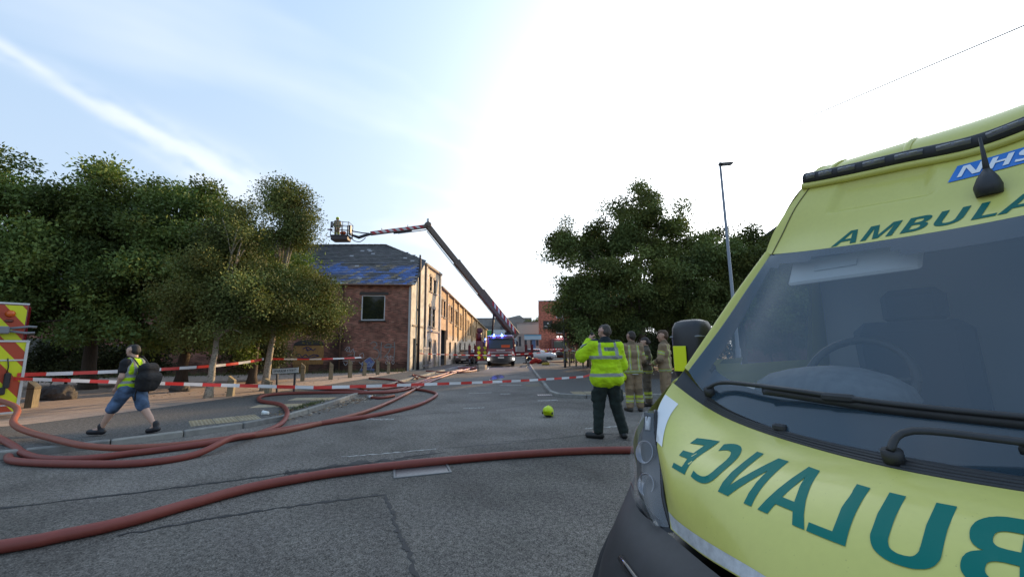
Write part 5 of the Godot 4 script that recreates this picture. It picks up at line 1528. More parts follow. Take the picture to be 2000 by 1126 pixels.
func build_ambulance() -> void:
	var a := thing("ambulance", "yellow ambulance parked close by on the right with mirrored green lettering on its bonnet", "ambulance", V(0.432, 0, -0.733), -1.072)
	a.scale = Vector3.ONE * 0.975
	var yel := mat("amb_yellow", Color(0.60, 0.575, 0.150), 0.38, 0.0, {"tex": "dust", "scale": 1.1, "local": 1, "spec": 0.4, "coat": 0.25, "coat_rough": 0.12})
	var blk := mat("amb_plastic", Color(0.030, 0.031, 0.034), 0.55, 0.0, {"tex": "mottle", "scale": 1.5, "local": 1})
	var gls := mat("gloss_black", Color(0.012, 0.012, 0.014), 0.12)
	var green := mat("amb_green", Color(0.0, 0.150, 0.120), 0.5, 0.0, {"spec": 0.25})
	var grey_ := mat("amb_grey", Color(0.22, 0.23, 0.24), 0.6)
	# bonnet
	var bon := [
		sym([[0, .195, 1.00], [.19, .235, 1.0], [.36, .305, .972], [.48, .36, .958], [.57, .40, .955]]),
		sym([[0, .27, 1.08], [.24, .31, 1.08], [.45, .38, 1.075], [.60, .44, 1.075], [.70, .52, 1.07]]),
		sym([[0, .36, 1.145], [.28, .41, 1.145], [.52, .48, 1.15], [.68, .55, 1.16], [.80, .61, 1.18]]),
		sym([[0, .49, 1.195], [.30, .555, 1.19], [.56, .65, 1.195], [.74, .70, 1.235], [.86, .70, 1.29]]),
		sym([[0, .665, 1.232], [.32, .765, 1.228], [.60, .855, 1.25], [.80, .915, 1.295], [.925, .88, 1.385]])]
	var bn := put("bonnet", patch(bon, 56, 28), yel, a)
	put("lettering", on_patch(bon, lettering("AMBULANCE", 0.080, 1.17, "Droid Sans", true, 0.035), -0.045, 1.165, true, 0.25, 0.0016, 1.45, 0.25), green, bn)
	put("reflective_strip", patch(bon, 48, 2, 0.03, 0.97, 0.015, 0.10, 0.003), mat("reflective", Color(0.62, 0.63, 0.64), 0.4, 0.0, {"tex": "mottle", "scale": 3.0, "local": 1}), bn)
	for t in [[0.0, 0.075], [0.925, 1.0]]:
		put("white_film", patch(bon, 8, 12, t[0] + 0.004, t[1] - 0.004, 0.48, 0.86, 0.003), mat("white_film", Color(0.72, 0.72, 0.72), 0.12, 0.0, {"coat": 1.0}), bn)
	# cowl between bonnet and screen
	var cow := [
		sym([[0, .668, 1.224], [.32, .768, 1.220], [.60, .858, 1.242], [.80, .918, 1.287], [.925, .885, 1.377]]),
		sym([[0, .72, 1.243], [.32, .80, 1.243], [.60, .875, 1.265], [.80, .945, 1.315], [.94, .93, 1.395]]),
		sym([[0, .79, 1.243], [.33, .815, 1.25], [.61, .885, 1.285], [.82, .965, 1.345], [.95, 1.0, 1.435]])]
	var cw := put("cowl", patch(cow, 48, 10), blk, a)
	for k in 4:
		var line := []
		for i in 41: line.append(surf(cow, 0.13 + 0.74 * i / 40.0, 0.10 + 0.115 * k) + V(0, 0.005, 0))
		put("grille_slat", tb(line, 0.0075, 6, 0.8), blk, cw)
	for u in [-0.33, 0.33]: put("washer_jet", bx(surf(cow, 0.5 + u * 0.5, 0.60) + V(0, 0.012, 0), V(0.045, 0.022, 0.03), 0.005), blk, cw)
	# windscreen: glass with a black band round it
	var ws := [
		sym([[0, .785, 1.238], [.33, .81, 1.245], [.61, .88, 1.28], [.81, .96, 1.34], [.925, 1.0, 1.435]]),
		sym([[0, .995, 1.485], [.31, 1.01, 1.49], [.57, 1.07, 1.51], [.76, 1.15, 1.55], [.868, 1.205, 1.65]]),
		sym([[0, 1.215, 1.735], [.29, 1.23, 1.745], [.55, 1.265, 1.765], [.72, 1.335, 1.79], [.815, 1.385, 1.86]]),
		sym([[0, 1.44, 1.985], [.27, 1.45, 1.995], [.52, 1.475, 2.015], [.685, 1.52, 2.04], [.765, 1.56, 2.062]])]
	var band := put("screen_band", patch(ws, 60, 30, 0, 1, 0, 1, 0.0, func(p: Vector3) -> bool:
		var s := (p.y - 1.24) / 0.76
		var e := lerpf(0.868, 0.735, s)
		var top := 1.905 if absf(p.x) < 0.14 else (1.905 + clampf((absf(p.x) - 0.14) / 0.12, 0, 1) * 0.065)
		return absf(p.x) < e and p.y > 1.345 + 0.12 * pow(absf(p.x) / 0.9, 3.0) and p.y < top), gls, a)
	put("windscreen", patch(ws, 40, 20, 0, 1, 0, 1, 0.004), mat("amb_glass", Color(0.08, 0.15, 0.21), 0.03, 0.0, {"alpha": 0.30}), a)
	# screen pillars
	for sd in [-1.0, 1.0]:
		var pr := [[], [], []]
		for q in [[.925, 1.0, 1.435, .956, 1.02, 1.445], [.868, 1.205, 1.65, .915, 1.20, 1.655], [.815, 1.385, 1.86, .862, 1.385, 1.87], [.765, 1.56, 2.062, .806, 1.565, 2.067]]:
			pr[0].append(V(sd * q[0], q[2], -q[1]))
			pr[1].append(V(sd * (q[0] * 0.45 + q[3] * 0.55), (q[2] + q[5]) * 0.5 + 0.012, -(q[1] + q[4]) * 0.5 + 0.014))
			pr[2].append(V(sd * q[3], q[5], -q[4]))
		put("screen_pillar", patch(pr, 16, 6), yel, a)
	# wipers
	for w in [[[-.78, .955, 1.355], [-.70, .965, 1.385], [-.45, .90, 1.385], [-.1, .885, 1.365], [.30, .89, 1.36], [-.95, .02]], [[-.06, .70, 1.262], [-.02, .745, 1.315], [.2, .80, 1.315], [.5, .87, 1.335], [.78, .96, 1.37], [0, 0]]]:
		var wp := put("wiper", tb([V(w[0][0], w[0][2] - 0.02, -w[0][1]), V(w[0][0], w[0][2] + 0.012, -w[0][1] + 0.01)], 0.024, 10), blk, a)
		var arm := []
		for i in 5: arm.append(V(w[i][0], w[i][2] + 0.012, -w[i][1] + 0.018))
		put("wiper_arm", tb(spline(arm, 20), 0.012, 6, 0.7), blk, wp)
		var bl := []
		for i in range(2, 5): bl.append(V(w[i][0], w[i][2] - 0.006, -w[i][1] + 0.012))
		put("wiper_blade", tb(spline([bl[0] + V(-0.05, 0, 0), bl[0], bl[1], bl[2]], 16), 0.011, 6, 1.4), blk, wp)
		put("wiper_joint", bx((bl[1] + bl[0]) * 0.5 + V(0.03, 0.012, 0.008), V(0.10, 0.028, 0.03), 0.008), blk, wp)
	# forehead above the screen, with a pressed panel either side
	var fh := [
		sym([[0, 1.44, 1.988], [.27, 1.45, 1.998], [.52, 1.475, 2.018], [.70, 1.52, 2.043], [.80, 1.56, 2.065]]),
		sym([[0, 1.57, 2.095], [.27, 1.575, 2.11], [.51, 1.59, 2.13], [.68, 1.62, 2.16], [.775, 1.62, 2.19]]),
		sym([[0, 1.70, 2.235], [.26, 1.70, 2.26], [.49, 1.70, 2.285], [.65, 1.71, 2.315], [.735, 1.72, 2.335]]),
		sym([[0, 1.825, 2.375], [.25, 1.82, 2.405], [.45, 1.805, 2.425], [.60, 1.80, 2.445], [.68, 1.80, 2.46]])]
	var fm := MB.new(true)
	var nx := 100
	var ny := 40
	var gp := []
	for j in ny + 1:
		var r := []
		for i in nx + 1:
			var p := surf(fh, float(i) / nx, float(j) / ny)
			var ax := absf(p.x)
			var sl := (p.y - 2.2) * 0.55
			var inx := minf(smoothstep(0.125 + sl * 0.3, 0.15 + sl * 0.3, ax), 1.0 - smoothstep(0.505 - sl * 0.2, 0.535 - sl * 0.2, ax))
			var iny := smoothstep(2.185, 2.205, p.y - 0.1 * ax)
			r.append(p + V(0, -0.7, -0.7) * 0.022 * minf(inx, minf(iny, 1.0 - smoothstep(0.88, 0.97, float(j) / ny))))
		gp.append(r)
	for j in ny:
		for i in nx: fm.quad(gp[j][i], gp[j + 1][i], gp[j + 1][i + 1], gp[j][i + 1])
	var fo := put("roof_front", fm, yel, a)
	put("lettering", on_patch(fh, lettering("AMBULANCE", 0.078, 0.90, "Droid Sans", true, 0.04), 0.01, 2.052, false, 0.25, 0.0016, 1.5, 0.40), mat("amb_green2", Color(0.005, 0.12, 0.10), 0.5, 0.0, {"spec": 0.25}), fo)
	var plate := PackedVector3Array()
	for i in 8:
		var x0 := -0.125 + 0.25 * i / 8.0
		var x1 := x0 + 0.25 / 8.0
		for q in [[x0, -0.042], [x1, -0.042], [x1, 0.042], [x0, -0.042], [x1, 0.042], [x0, 0.042]]: plate.append(V(q[0], q[1], 0))
	put("blue_logo_panel", on_patch(fh, plate, 0.045, 2.283, false, 0.25, 0.003, 1.5, 0.40), mat("logo_blue", Color(0.0, 0.16, 0.56), 0.4), fo)
	put("logo_lettering", on_patch(fh, lettering("NHS", 0.060, 0.205, "Droid Sans", true, 0.04), 0.045, 2.283, false, 0.25, 0.006, 1.5, 0.40), mat("logo_white", Color(0.78, 0.79, 0.80), 0.4), fo)
	for s in [-1.0, 1.0]:
		var ln := []
		for i in 13: ln.append(surf(fh, 0.5 + s * 0.425, i / 12.0) + V(0, 0.001, 0.001))
		put("panel_joint", tb(ln, 0.004, 5, 0.5), mat("joint", Color(0.12, 0.11, 0.04), 0.8), fo)
	# lip, light bar and roof
	var lip := []
	for i in 61: lip.append(surf(fh, 0.015 + 0.97 * i / 60.0, 1.0) + V(0, 0.004, 0.012))
	put("roof_lip", tb(lip, 0.018, 8), yel, fo)
	var bar := put("light_bar", null, blk, a)
	var bl2 := []
	for i in 61: bl2.append(surf(fh, 0.03 + 0.94 * i / 60.0, 1.0) + V(0, 0.052, -0.012))
	bar.mesh = tb(bl2, 0.034, 8, 1.05).done()
	var lens := mat("bar_lens", Color(0.16, 0.16, 0.18), 0.12)
	for k in 12:
		var t := 0.055 + 0.89 * (k + 0.5) / 12.0
		var p0 := surf(fh, t - 0.026, 1.0) + V(0, 0.056, 0.012)
		var p1 := surf(fh, t + 0.026, 1.0) + V(0, 0.056, 0.012)
		put("light_module", tb([p0, (p0 + p1) * 0.5, p1], 0.019, 8, 0.8), lens, bar)
		for q in [0.3, 0.7]: put("led_strip", tb([p0.lerp(p1, q - 0.14) + V(0, 0.004, 0.017), p0.lerp(p1, q + 0.14) + V(0, 0.004, 0.017)], 0.005, 6), mat("led", Color(0.30, 0.30, 0.31), 0.25), bar)
	var rf := [
		sym([[0, 1.83, 2.415], [.25, 1.825, 2.445], [.45, 1.815, 2.465], [.60, 1.81, 2.485], [.675, 1.815, 2.50]]),
		sym([[0, 1.90, 2.52], [.25, 1.90, 2.54], [.45, 1.885, 2.55], [.58, 1.88, 2.56], [.645, 1.87, 2.56]]),
		sym([[0, 2.05, 2.60], [.25, 2.04, 2.605], [.45, 2.02, 2.605], [.56, 2.0, 2.60], [.62, 1.96, 2.595]]),
		sym([[0, 2.4, 2.645], [.3, 2.4, 2.645], [.55, 2.4, 2.64], [.66, 2.4, 2.625], [.74, 2.4, 2.60]]),
		sym([[0, 2.8, 2.652], [.3, 2.8, 2.652], [.55, 2.8, 2.645], [.67, 2.8, 2.628], [.75, 2.8, 2.60]]),
		sym([[0, 3.4, 2.655], [.3, 3.4, 2.655], [.55, 3.4, 2.647], [.675, 3.4, 2.63], [.755, 3.4, 2.60]]),
		sym([[0, 4.4, 2.658], [.3, 4.4, 2.658], [.55, 4.4, 2.648], [.68, 4.4, 2.63], [.76, 4.4, 2.60]]),
		sym([[0, 5.6, 2.66], [.3, 5.6, 2.66], [.55, 5.6, 2.65], [.68, 5.6, 2.63], [.76, 5.6, 2.60]])]
	var ro := put("roof", patch(rf, 40, 42), yel, a)
	for u in [-0.47, -0.17, 0.17, 0.47]:
		var ln := []
		for i in 24: ln.append(surf(rf, 0.5 + u * 0.72, 0.05 + 0.93 * i / 23.0) + V(0, 0.002, 0))
		put("roof_rib", tb(ln, 0.016, 6, 0.5), yel, ro)
	# aerial on the forehead
	var an := put("aerial", tb([V(0.035, 2.125, -1.60), V(0.035, 2.16, -1.60), V(0.035, 2.195, -1.615), V(0.035, 2.235, -1.63)], [0.036, 0.040, 0.030, 0.012], 12), blk, a)
	put("whip", tb([V(0.035, 2.22, -1.625), V(0.033, 2.30, -1.64), V(0.030, 2.38, -1.65)], [0.011, 0.007, 0.0045], 8), blk, an)
	# flanks from the screen pillar back, with a hole for the door window
	var fr := [[.99, .95, .40], [1.0, .80, .80], [.965, .665, 1.0], [.945, .64, 1.18], [.93, .87, 1.378], [.952, 1.0, 1.437], [.885, 1.30, 1.765], [.803, 1.56, 2.064], [.738, 1.72, 2.337], [.682, 1.80, 2.462], [.622, 1.96, 2.597]]
	var md := [[1.0, 1.35, .40], [1.03, 1.35, .80], [1.02, 1.3, 1.0], [1.015, 1.3, 1.18], [1.0, 1.4, 1.38], [.99, 1.5, 1.45], [.945, 1.66, 1.77], [.885, 1.80, 2.065], [.83, 1.95, 2.34], [.77, 2.05, 2.47], [.68, 2.15, 2.60]]
	var rr := [[1.0, 2.6, .40], [1.03, 2.6, .80], [1.03, 2.6, 1.0], [1.03, 2.6, 1.18], [1.025, 2.6, 1.38], [1.02, 2.6, 1.46], [.985, 2.6, 1.78], [.95, 2.6, 2.07], [.90, 2.6, 2.34], [.85, 2.6, 2.48], [.74, 2.6, 2.602]]
	var re := [[1.0, 5.6, .40], [1.03, 5.6, .80], [1.03, 5.6, 1.0], [1.03, 5.6, 1.18], [1.025, 5.6, 1.38], [1.02, 5.6, 1.46], [.985, 5.6, 1.78], [.95, 5.6, 2.07], [.90, 5.6, 2.34], [.85, 5.6, 2.48], [.76, 5.6, 2.60]]
	for sd in [-1.0, 1.0]:
		var rows := []
		for c in [fr, md, rr, re]:
			var r := []
			for p in c: r.append(V(p[0] * sd, p[2], -p[1]))
			rows.append(r)
		var hole := func(p: Vector3) -> bool:
			if p.z < -1.02 and p.z > -2.35 and p.y > 1.47 and p.y < 2.08 and -p.z > 1.18 + (p.y - 1.47) * 0.86: return true
			return Vector2(p.z + 0.98, p.y - 0.36).length() < 0.40
		var fl := put("flank", patch(rows, 60, 60, 0, 1, 0, 1, 0.0, hole), yel, a)
		var dg := MB.new()
		dg.quad(V(.975 * sd, 1.46, -1.2), V(.90 * sd, 2.09, -1.72), V(.935 * sd, 2.09, -2.36), V(1.0 * sd, 1.46, -2.36))
		put("door_window", dg, mat("side_glass", Color(0.08, 0.10, 0.11), 0.03, 0.0, {"alpha": 0.3}), fl)
		# wheel and its flared arch
		var wh := put("wheel", null, blk, a)
		var wb := MB.new(true)
		wb.lathe([[0.18, -0.10], [0.33, -0.11], [0.345, -0.07], [0.345, 0.07], [0.33, 0.11], [0.18, 0.10]], 28, Transform3D(Basis(V(0, 0, 1), PI / 2), V(0.88 * sd, 0.345, -0.98)))
		wh.mesh = wb.done()
		var rim := MB.new(true)
		rim.lathe([[0.02, -0.09], [0.12, -0.085], [0.19, -0.11], [0.2, -0.1], [0.2, 0.1], [0.19, 0.11], [0.12, 0.085], [0.02, 0.09]], 20, Transform3D(Basis(V(0, 0, 1), PI / 2), V(0.88 * sd, 0.345, -0.98)))
		put("rim", rim, grey_, wh)
		var arch := []
		for i in 19:
			var t := lerpf(-0.25, PI + 0.25, i / 18.0)
			arch.append(V(sd * (1.03 - 0.03 * sin(t)), 0.40 + 0.46 * sin(t), -0.92 + 0.46 * cos(t)))
		put("arch_trim", tb(arch, 0.050, 8, 1.3), blk, a)
		# mirror on its arm
		var mi := put("mirror_housing", null, mat("mirror_plastic", Color(0.022, 0.022, 0.025), 0.42), a)
		var mb := MB.new(true)
		var rings := []
		for k in [[1.375, .5, .5], [1.385, .85, .85], [1.43, 1.0, 1.0], [1.60, 1.0, 1.0], [1.66, .98, .95], [1.695, .85, .75], [1.708, .5, .4]]:
			var ring := []
			for i in 16:
				var t := TAU * i / 16
				var c := cos(t)
				var s := sin(t)
				ring.append(V(sd * 1.085 + signf(c) * pow(absf(c), 0.5) * 0.10 * k[1], k[0], -1.26 + signf(s) * pow(absf(s), 0.6) * 0.085 * k[2]))
			rings.append(ring)
		mb.loft(rings, true, true)
		mi.mesh = mb.done()
		put("mirror_band", bx(V(sd * 1.085, 1.612, -1.26), V(0.197, 0.010, 0.150), 0.004), grey_, mi)
		put("reflective_sticker", bx(V(sd * 1.105, 1.49, -1.169), V(0.085, 0.14, 0.006), 0.002), mat("sticker", Color(0.72, 0.80, 0.0), 0.4), mi)
		put("mirror_arm", tb([V(sd * .96, 1.43, -1.22), V(sd * 1.05, 1.45, -1.24)], 0.04, 10), blk, mi)
		# headlight: dark bowl, lamps, clear lens
		var inn := [[.575, .41, .955], [.65, .465, 1.02], [.74, .565, 1.105], [.80, .612, 1.18], [.85, .672, 1.282]]
		var out := [[.66, .42, .93], [.84, .50, .955], [.945, .595, 1.03], [.94, .615, 1.17], [.885, .635, 1.262]]
		var mid := []
		for i in 5: mid.append([(inn[i][0] + out[i][0]) * 0.5 + 0.012, (inn[i][1] + out[i][1]) * 0.5 - 0.028, (inn[i][2] + out[i][2]) * 0.5 + 0.004])
		var hr := []
		for c in [inn, mid, out]:
			var r := []
			for p in c: r.append(V(p[0] * sd, p[2], -p[1]))
			hr.append(r)
		var hb := put("headlight", patch(hr, 14, 8, 0, 1, 0, 1, 0.028 * sd), mat("lamp_bowl", Color(0.025, 0.025, 0.028), 0.3, 0.2), a)
		for q in [[0.34, 0.042], [0.60, 0.048]]:
			var c := surf(hr, q[0], 0.5) + V(-0.02 * sd, 0, -0.03)
			var lm := MB.new(true)
			lm.lathe([[0.015, -0.05], [q[1] * 0.8, -0.02], [q[1], 0.012], [q[1] * 0.92, 0.014], [q[1] * 0.5, -0.02], [0.01, -0.03]], 20, Transform3D(Basis(V(1, 0, 0), PI / 2 - 0.35), c))
			put("reflector", lm, mat("lamp_chrome", Color(0.22, 0.22, 0.24), 0.2, 0.8), hb)
		put("lens", patch(hr, 16, 8), mat("lens", Color(0.6, 0.62, 0.64), 0.02, 0.0, {"alpha": 0.08}), hb)
		var edge := []
		for p in inn: edge.append(V(p[0] * sd, p[2], -p[1]))
		put("lens_trim", tb(spline(edge, 20), 0.008, 6), gls, hb)
		put("indicator", tb([surf(hr, 0.80, 0.5) + V(-0.02 * sd, 0, -0.035), surf(hr, 0.92, 0.5) + V(-0.01 * sd, 0, -0.03)], 0.012, 8), mat("bulb_clear", Color(0.6, 0.6, 0.62), 0.15), hb)
	# bumper and grille
	var bp := [
		sym([[0, .17, .985], [.30, .265, .965], [.57, .385, .945], [.80, .475, .94], [.965, .64, .985]]),
		sym([[0, .09, .90], [.32, .165, .89], [.62, .285, .87], [.86, .42, .86], [1.0, .62, .90]]),
		sym([[0, .02, .72], [.35, .07, .72], [.66, .18, .70], [.90, .36, .70], [1.025, .58, .72]]),
		sym([[0, .0, .50], [.35, .045, .50], [.66, .15, .50], [.90, .34, .50], [1.025, .56, .50]]),
		sym([[0, .05, .27], [.35, .09, .27], [.64, .2, .27], [.86, .37, .28], [.98, .56, .30]])]
	var bu := put("bumper", patch(bp, 40, 20), blk, a)
	for k in 3:
		var ln := []
		for i in 21: ln.append(surf(bp, 0.22 + 0.56 * i / 20.0, 0.30 + 0.13 * k) + V(0, 0, 0.006))
		put("grille_bar", tb(ln, 0.014, 6), gls, bu)
	# rear end and floor
	var bk := MB.new()
	bk.box(V(0, 1.5, -5.6), V(1.96, 2.2, 0.05), Basis(), 0.02)
	put("rear_doors", bk, yel, a)
	put("floor", bx(V(0, 0.42, -3.2), V(1.9, 0.08, 4.7)), blk, a)
	# cab inside
	var dash := mat("dash", Color(0.17, 0.185, 0.20), 0.7, 0.0, {"tex": "mottle", "scale": 3.0, "local": 1})
	var ds := [
		sym([[0, .83, 1.24], [.33, .85, 1.245], [.6, .92, 1.27], [.8, .99, 1.30], [.9, 1.05, 1.32]]),
		sym([[0, 1.0, 1.30], [.33, 1.02, 1.31], [.6, 1.08, 1.325], [.8, 1.14, 1.34], [.93, 1.2, 1.35]]),
		sym([[0, 1.25, 1.325], [.33, 1.25, 1.335], [.6, 1.28, 1.34], [.8, 1.32, 1.345], [.95, 1.36, 1.35]]),
		sym([[0, 1.36, 1.22], [.33, 1.36, 1.24], [.6, 1.40, 1.25], [.8, 1.42, 1.25], [.95, 1.45, 1.25]]),
		sym([[0, 1.33, .7], [.33, 1.34, .7], [.6, 1.36, .7], [.8, 1.38, .7], [.95, 1.4, .7]])]
	var dd := put("dashboard", patch(ds, 32, 20), dash, a)
	var bin := MB.new(true)
	bin.loft([ellip(V(-.43, 1.30, -1.0), .10, .02), ellip(V(-.43, 1.34, -1.06), .22, .075), ellip(V(-.43, 1.35, -1.16), .27, .115), ellip(V(-.43, 1.35, -1.3), .27, .12), ellip(V(-.43, 1.345, -1.36), .24, .10)], true, true)
	put("instrument_hood", bin, dash, dd)
	put("tray", bx(V(0.0, 1.315, -1.08), V(0.34, 0.03, 0.2), 0.012), blk, dd)
	put("dash_paper", bx(V(-.74, 1.352, -1.2), V(0.14, 0.012, 0.09), 0.003, Basis(V(0, 1, 0), 0.5)), mat("paper", Color(0.7, 0.72, 0.7), 0.8), dd)
	put("sticker", bx(V(.16, 1.338, -1.12), V(0.07, 0.004, 0.035), 0.001), mat("paper"), dd)
	var wl := MB.new(true)
	var loop := []
	var wb2 := Basis(V(1, 0, 0), -0.5)
	for i in 25: loop.append(V(-.43, 1.40, -1.50) + wb2 * V(cos(TAU * i / 24.0) * 0.2, sin(TAU * i / 24.0) * 0.2, 0))
	wl.tube(loop, 0.017, 8, false)
	var sw := put("steering_wheel", wl, blk, a)
	put("wheel_hub", bx(V(-.43, 1.39, -1.49), V(0.17, 0.13, 0.05), 0.02, wb2), blk, sw)
	for u in [-0.09, 0.09]: put("spoke", tb([V(-.43 + u, 1.395, -1.495), V(-.43 + u * 2.1, 1.41, -1.502)], 0.015, 6), blk, sw)
	for u in [-0.43, 0.43]:
		var seat := put("seat", bx(V(u, 0.95, -1.95), V(0.5, 0.16, 0.5), 0.05), mat("seat", Color(0.04, 0.05, 0.075), 0.9), a)
		put("seat_back", bx(V(u, 1.32, -2.2), V(0.48, 0.72, 0.14), 0.05, Basis(V(1, 0, 0), 0.12)), mat("seat"), seat)
		put("headrest", bx(V(u, 1.76, -2.27), V(0.27, 0.2, 0.1), 0.04), mat("seat"), seat)
	var bh := put("bulkhead", bx(V(0, 1.5, -2.5), V(1.9, 2.2, 0.05)), mat("bulkhead", Color(0.30, 0.31, 0.32), 0.8), a)
	put("bulkhead_window", bx(V(0.28, 1.78, -2.468), V(0.5, 0.4, 0.01), 0.004), mat("bulkhead_glass", Color(0.5, 0.5, 0.45), 0.4), bh)
	put("headlining", bx(V(0, 2.10, -2.16), V(1.7, 0.05, 0.66), 0.01), grey_, a)
	for u in [-0.40, 0.40]:
		var vi := put("sun_visor", bx(V(u, 1.92, -1.50), V(0.50, 0.15, 0.025), 0.01, Basis(V(1, 0, 0), -0.55)), mat("visor", Color(0.62, 0.66, 0.66), 0.7), a)
		put("warning_label", bx(V(u - 0.05, 1.93, -1.484), V(0.17, 0.035, 0.004), 0.001, Basis(V(1, 0, 0), -0.55)), mat("visor_label", Color(0.5, 0.55, 0.56), 0.6), vi)

func ellip(c: Vector3, rx: float, ry: float, n := 16) -> Array:
	var o := []
	for i in n: o.append(c + V(cos(TAU * i / n) * rx, sin(TAU * i / n) * ry, 0))
	return o

# ------------------------------------------------------------------ people: smooth bodies meshed from joined tapered limbs
# caps: [a, b, ra, rb]; returns arrays of a surface-nets mesh, coloured by colf(point, index of the nearest limb)
func skin(caps: Array, cell: float, k: float, colf, bump := 0.0, seed_ := 0.0) -> ArrayMesh:
	var lo := Vector3(1e9, 1e9, 1e9)
	var hi := -lo
	for c in caps:
		var r: float = maxf(c[2], c[3]) + cell * 3.0
		for p in [c[0], c[1]]:
			lo = lo.min(p - Vector3.ONE * r); hi = hi.max(p + Vector3.ONE * r)
	var nx := int((hi.x - lo.x) / cell) + 2
	var ny := int((hi.y - lo.y) / cell) + 2
	var nz := int((hi.z - lo.z) / cell) + 2
	var f := PackedFloat32Array()
	f.resize(nx * ny * nz)
	f.fill(1.0)
	var near := PackedByteArray()
	near.resize(nx * ny * nz)
	for ci in caps.size():
		var c: Array = caps[ci]
		var a: Vector3 = c[0]
		var b: Vector3 = c[1]
		var ra: float = c[2]
		var rb: float = c[3]
		var ab := b - a
		var ll := maxf(ab.length_squared(), 1e-8)
		var mr := maxf(ra, rb) + k + cell * 2.0
		var l2 := a.min(b) - Vector3.ONE * mr - lo
		var h2 := a.max(b) + Vector3.ONE * mr - lo
		var x0 := maxi(int(l2.x / cell), 0)
		var y0 := maxi(int(l2.y / cell), 0)
		var z0 := maxi(int(l2.z / cell), 0)
		var x1 := mini(int(h2.x / cell) + 1, nx - 1)
		var y1 := mini(int(h2.y / cell) + 1, ny - 1)
		var z1 := mini(int(h2.z / cell) + 1, nz - 1)
		for z in range(z0, z1 + 1):
			for y in range(y0, y1 + 1):
				var row := (z * ny + y) * nx
				for x in range(x0, x1 + 1):
					var p := lo + Vector3(x, y, z) * cell - a
					var t := clampf(p.dot(ab) / ll, 0.0, 1.0)
					var d := (p - ab * t).length() - ra - (rb - ra) * t
					var i := row + x
					var e := f[i]
					if d < e: near[i] = ci
					var h := k - absf(d - e)
					if h > 0.0: f[i] = minf(d, e) - h * h * 0.25 / k
					elif d < e: f[i] = d
	# one vertex in each cell that the surface crosses
	var vid := PackedInt32Array()
	vid.resize(nx * ny * nz)
	vid.fill(-1)
	var vs := PackedVector3Array()
	var own := PackedByteArray()
	var sx := 1
	var sy := nx
	var sz := nx * ny
	var lim := cell * 1.9
	var off := [0, sx, sy, sx + sy, sz, sx + sz, sy + sz, sx + sy + sz]
	var edges := [[0, 1], [2, 3], [4, 5], [6, 7], [0, 2], [1, 3], [4, 6], [5, 7], [0, 4], [1, 5], [2, 6], [3, 7]]
	for z in nz - 1:
		for y in ny - 1:
			var row := (z * ny + y) * nx
			for x in nx - 1:
				var i := row + x
				if absf(f[i]) > lim: continue
				var s := 0
				for q in 8:
					if f[i + off[q]] < 0.0: s += 1
				if s == 0 or s == 8: continue
				var acc := Vector3.ZERO
				var n := 0
				for e in edges:
					var fa := f[i + off[e[0]]]
					var fb := f[i + off[e[1]]]
					if (fa < 0.0) == (fb < 0.0): continue
					var t := fa / (fa - fb)
					var pa := Vector3(e[0] & 1, (e[0] >> 1) & 1, e[0] >> 2)
					var pb := Vector3(e[1] & 1, (e[1] >> 1) & 1, e[1] >> 2)
					acc += pa.lerp(pb, t)
					n += 1
				vid[i] = vs.size()
				vs.append(lo + (Vector3(x, y, z) + acc / n) * cell)
				own.append(near[i])
	var ix := PackedInt32Array()
	for z in range(1, nz - 1):
		for y in range(1, ny - 1):
			var row := (z * ny + y) * nx
			for x in range(1, nx - 1):
				var i := row + x
				var a := f[i]
				if absf(a) > lim: continue
				for ax in 3:
					var st: int = [sx, sy, sz][ax]
					var b := f[i + st]
					if (a < 0.0) == (b < 0.0): continue
					var u: int = [sy, sz, sx][ax]
					var v: int = [sz, sx, sy][ax]
					var q0 := vid[i]
					var q1 := vid[i - u]
					var q2 := vid[i - u - v]
					var q3 := vid[i - v]
					if q0 < 0 or q1 < 0 or q2 < 0 or q3 < 0: continue
					if a < 0.0: ix.append_array([q0, q2, q1, q0, q3, q2])
					else: ix.append_array([q0, q1, q2, q0, q2, q3])
	var ns := PackedVector3Array()
	ns.resize(vs.size())
	for pass_ in (2 if bump > 0.0 else 1):
		ns.fill(Vector3.ZERO)
		for q in range(0, ix.size(), 3):
			var n := (vs[ix[q + 2]] - vs[ix[q]]).cross(vs[ix[q + 1]] - vs[ix[q]])
			for w in 3: ns[ix[q + w]] += n
		for q in ns.size(): ns[q] = ns[q].normalized()
		if pass_ == 0 and bump > 0.0:
			for q in vs.size():
				var p := vs[q]
				# creases run across the cloth
				vs[q] += ns[q] * bump * (noise.get_noise_3d(p.x * 4.0 + seed_, p.y * 9.0, p.z * 4.0) + 0.6 * noise.get_noise_3d(p.x * 9.0, p.y * 16.0 + seed_, p.z * 9.0))
	var cs := PackedColorArray()
	cs.resize(vs.size())
	for q in vs.size(): cs[q] = colf.call(vs[q], own[q])
	var ar := []
	ar.resize(Mesh.ARRAY_MAX)
	ar[Mesh.ARRAY_VERTEX] = vs
	ar[Mesh.ARRAY_NORMAL] = ns
	ar[Mesh.ARRAY_COLOR] = cs
	ar[Mesh.ARRAY_INDEX] = ix
	var m := ArrayMesh.new()
	m.add_surface_from_arrays(Mesh.PRIMITIVE_TRIANGLES, ar)
	return m

func one(c: Color):
	return func(_p, _i): return c

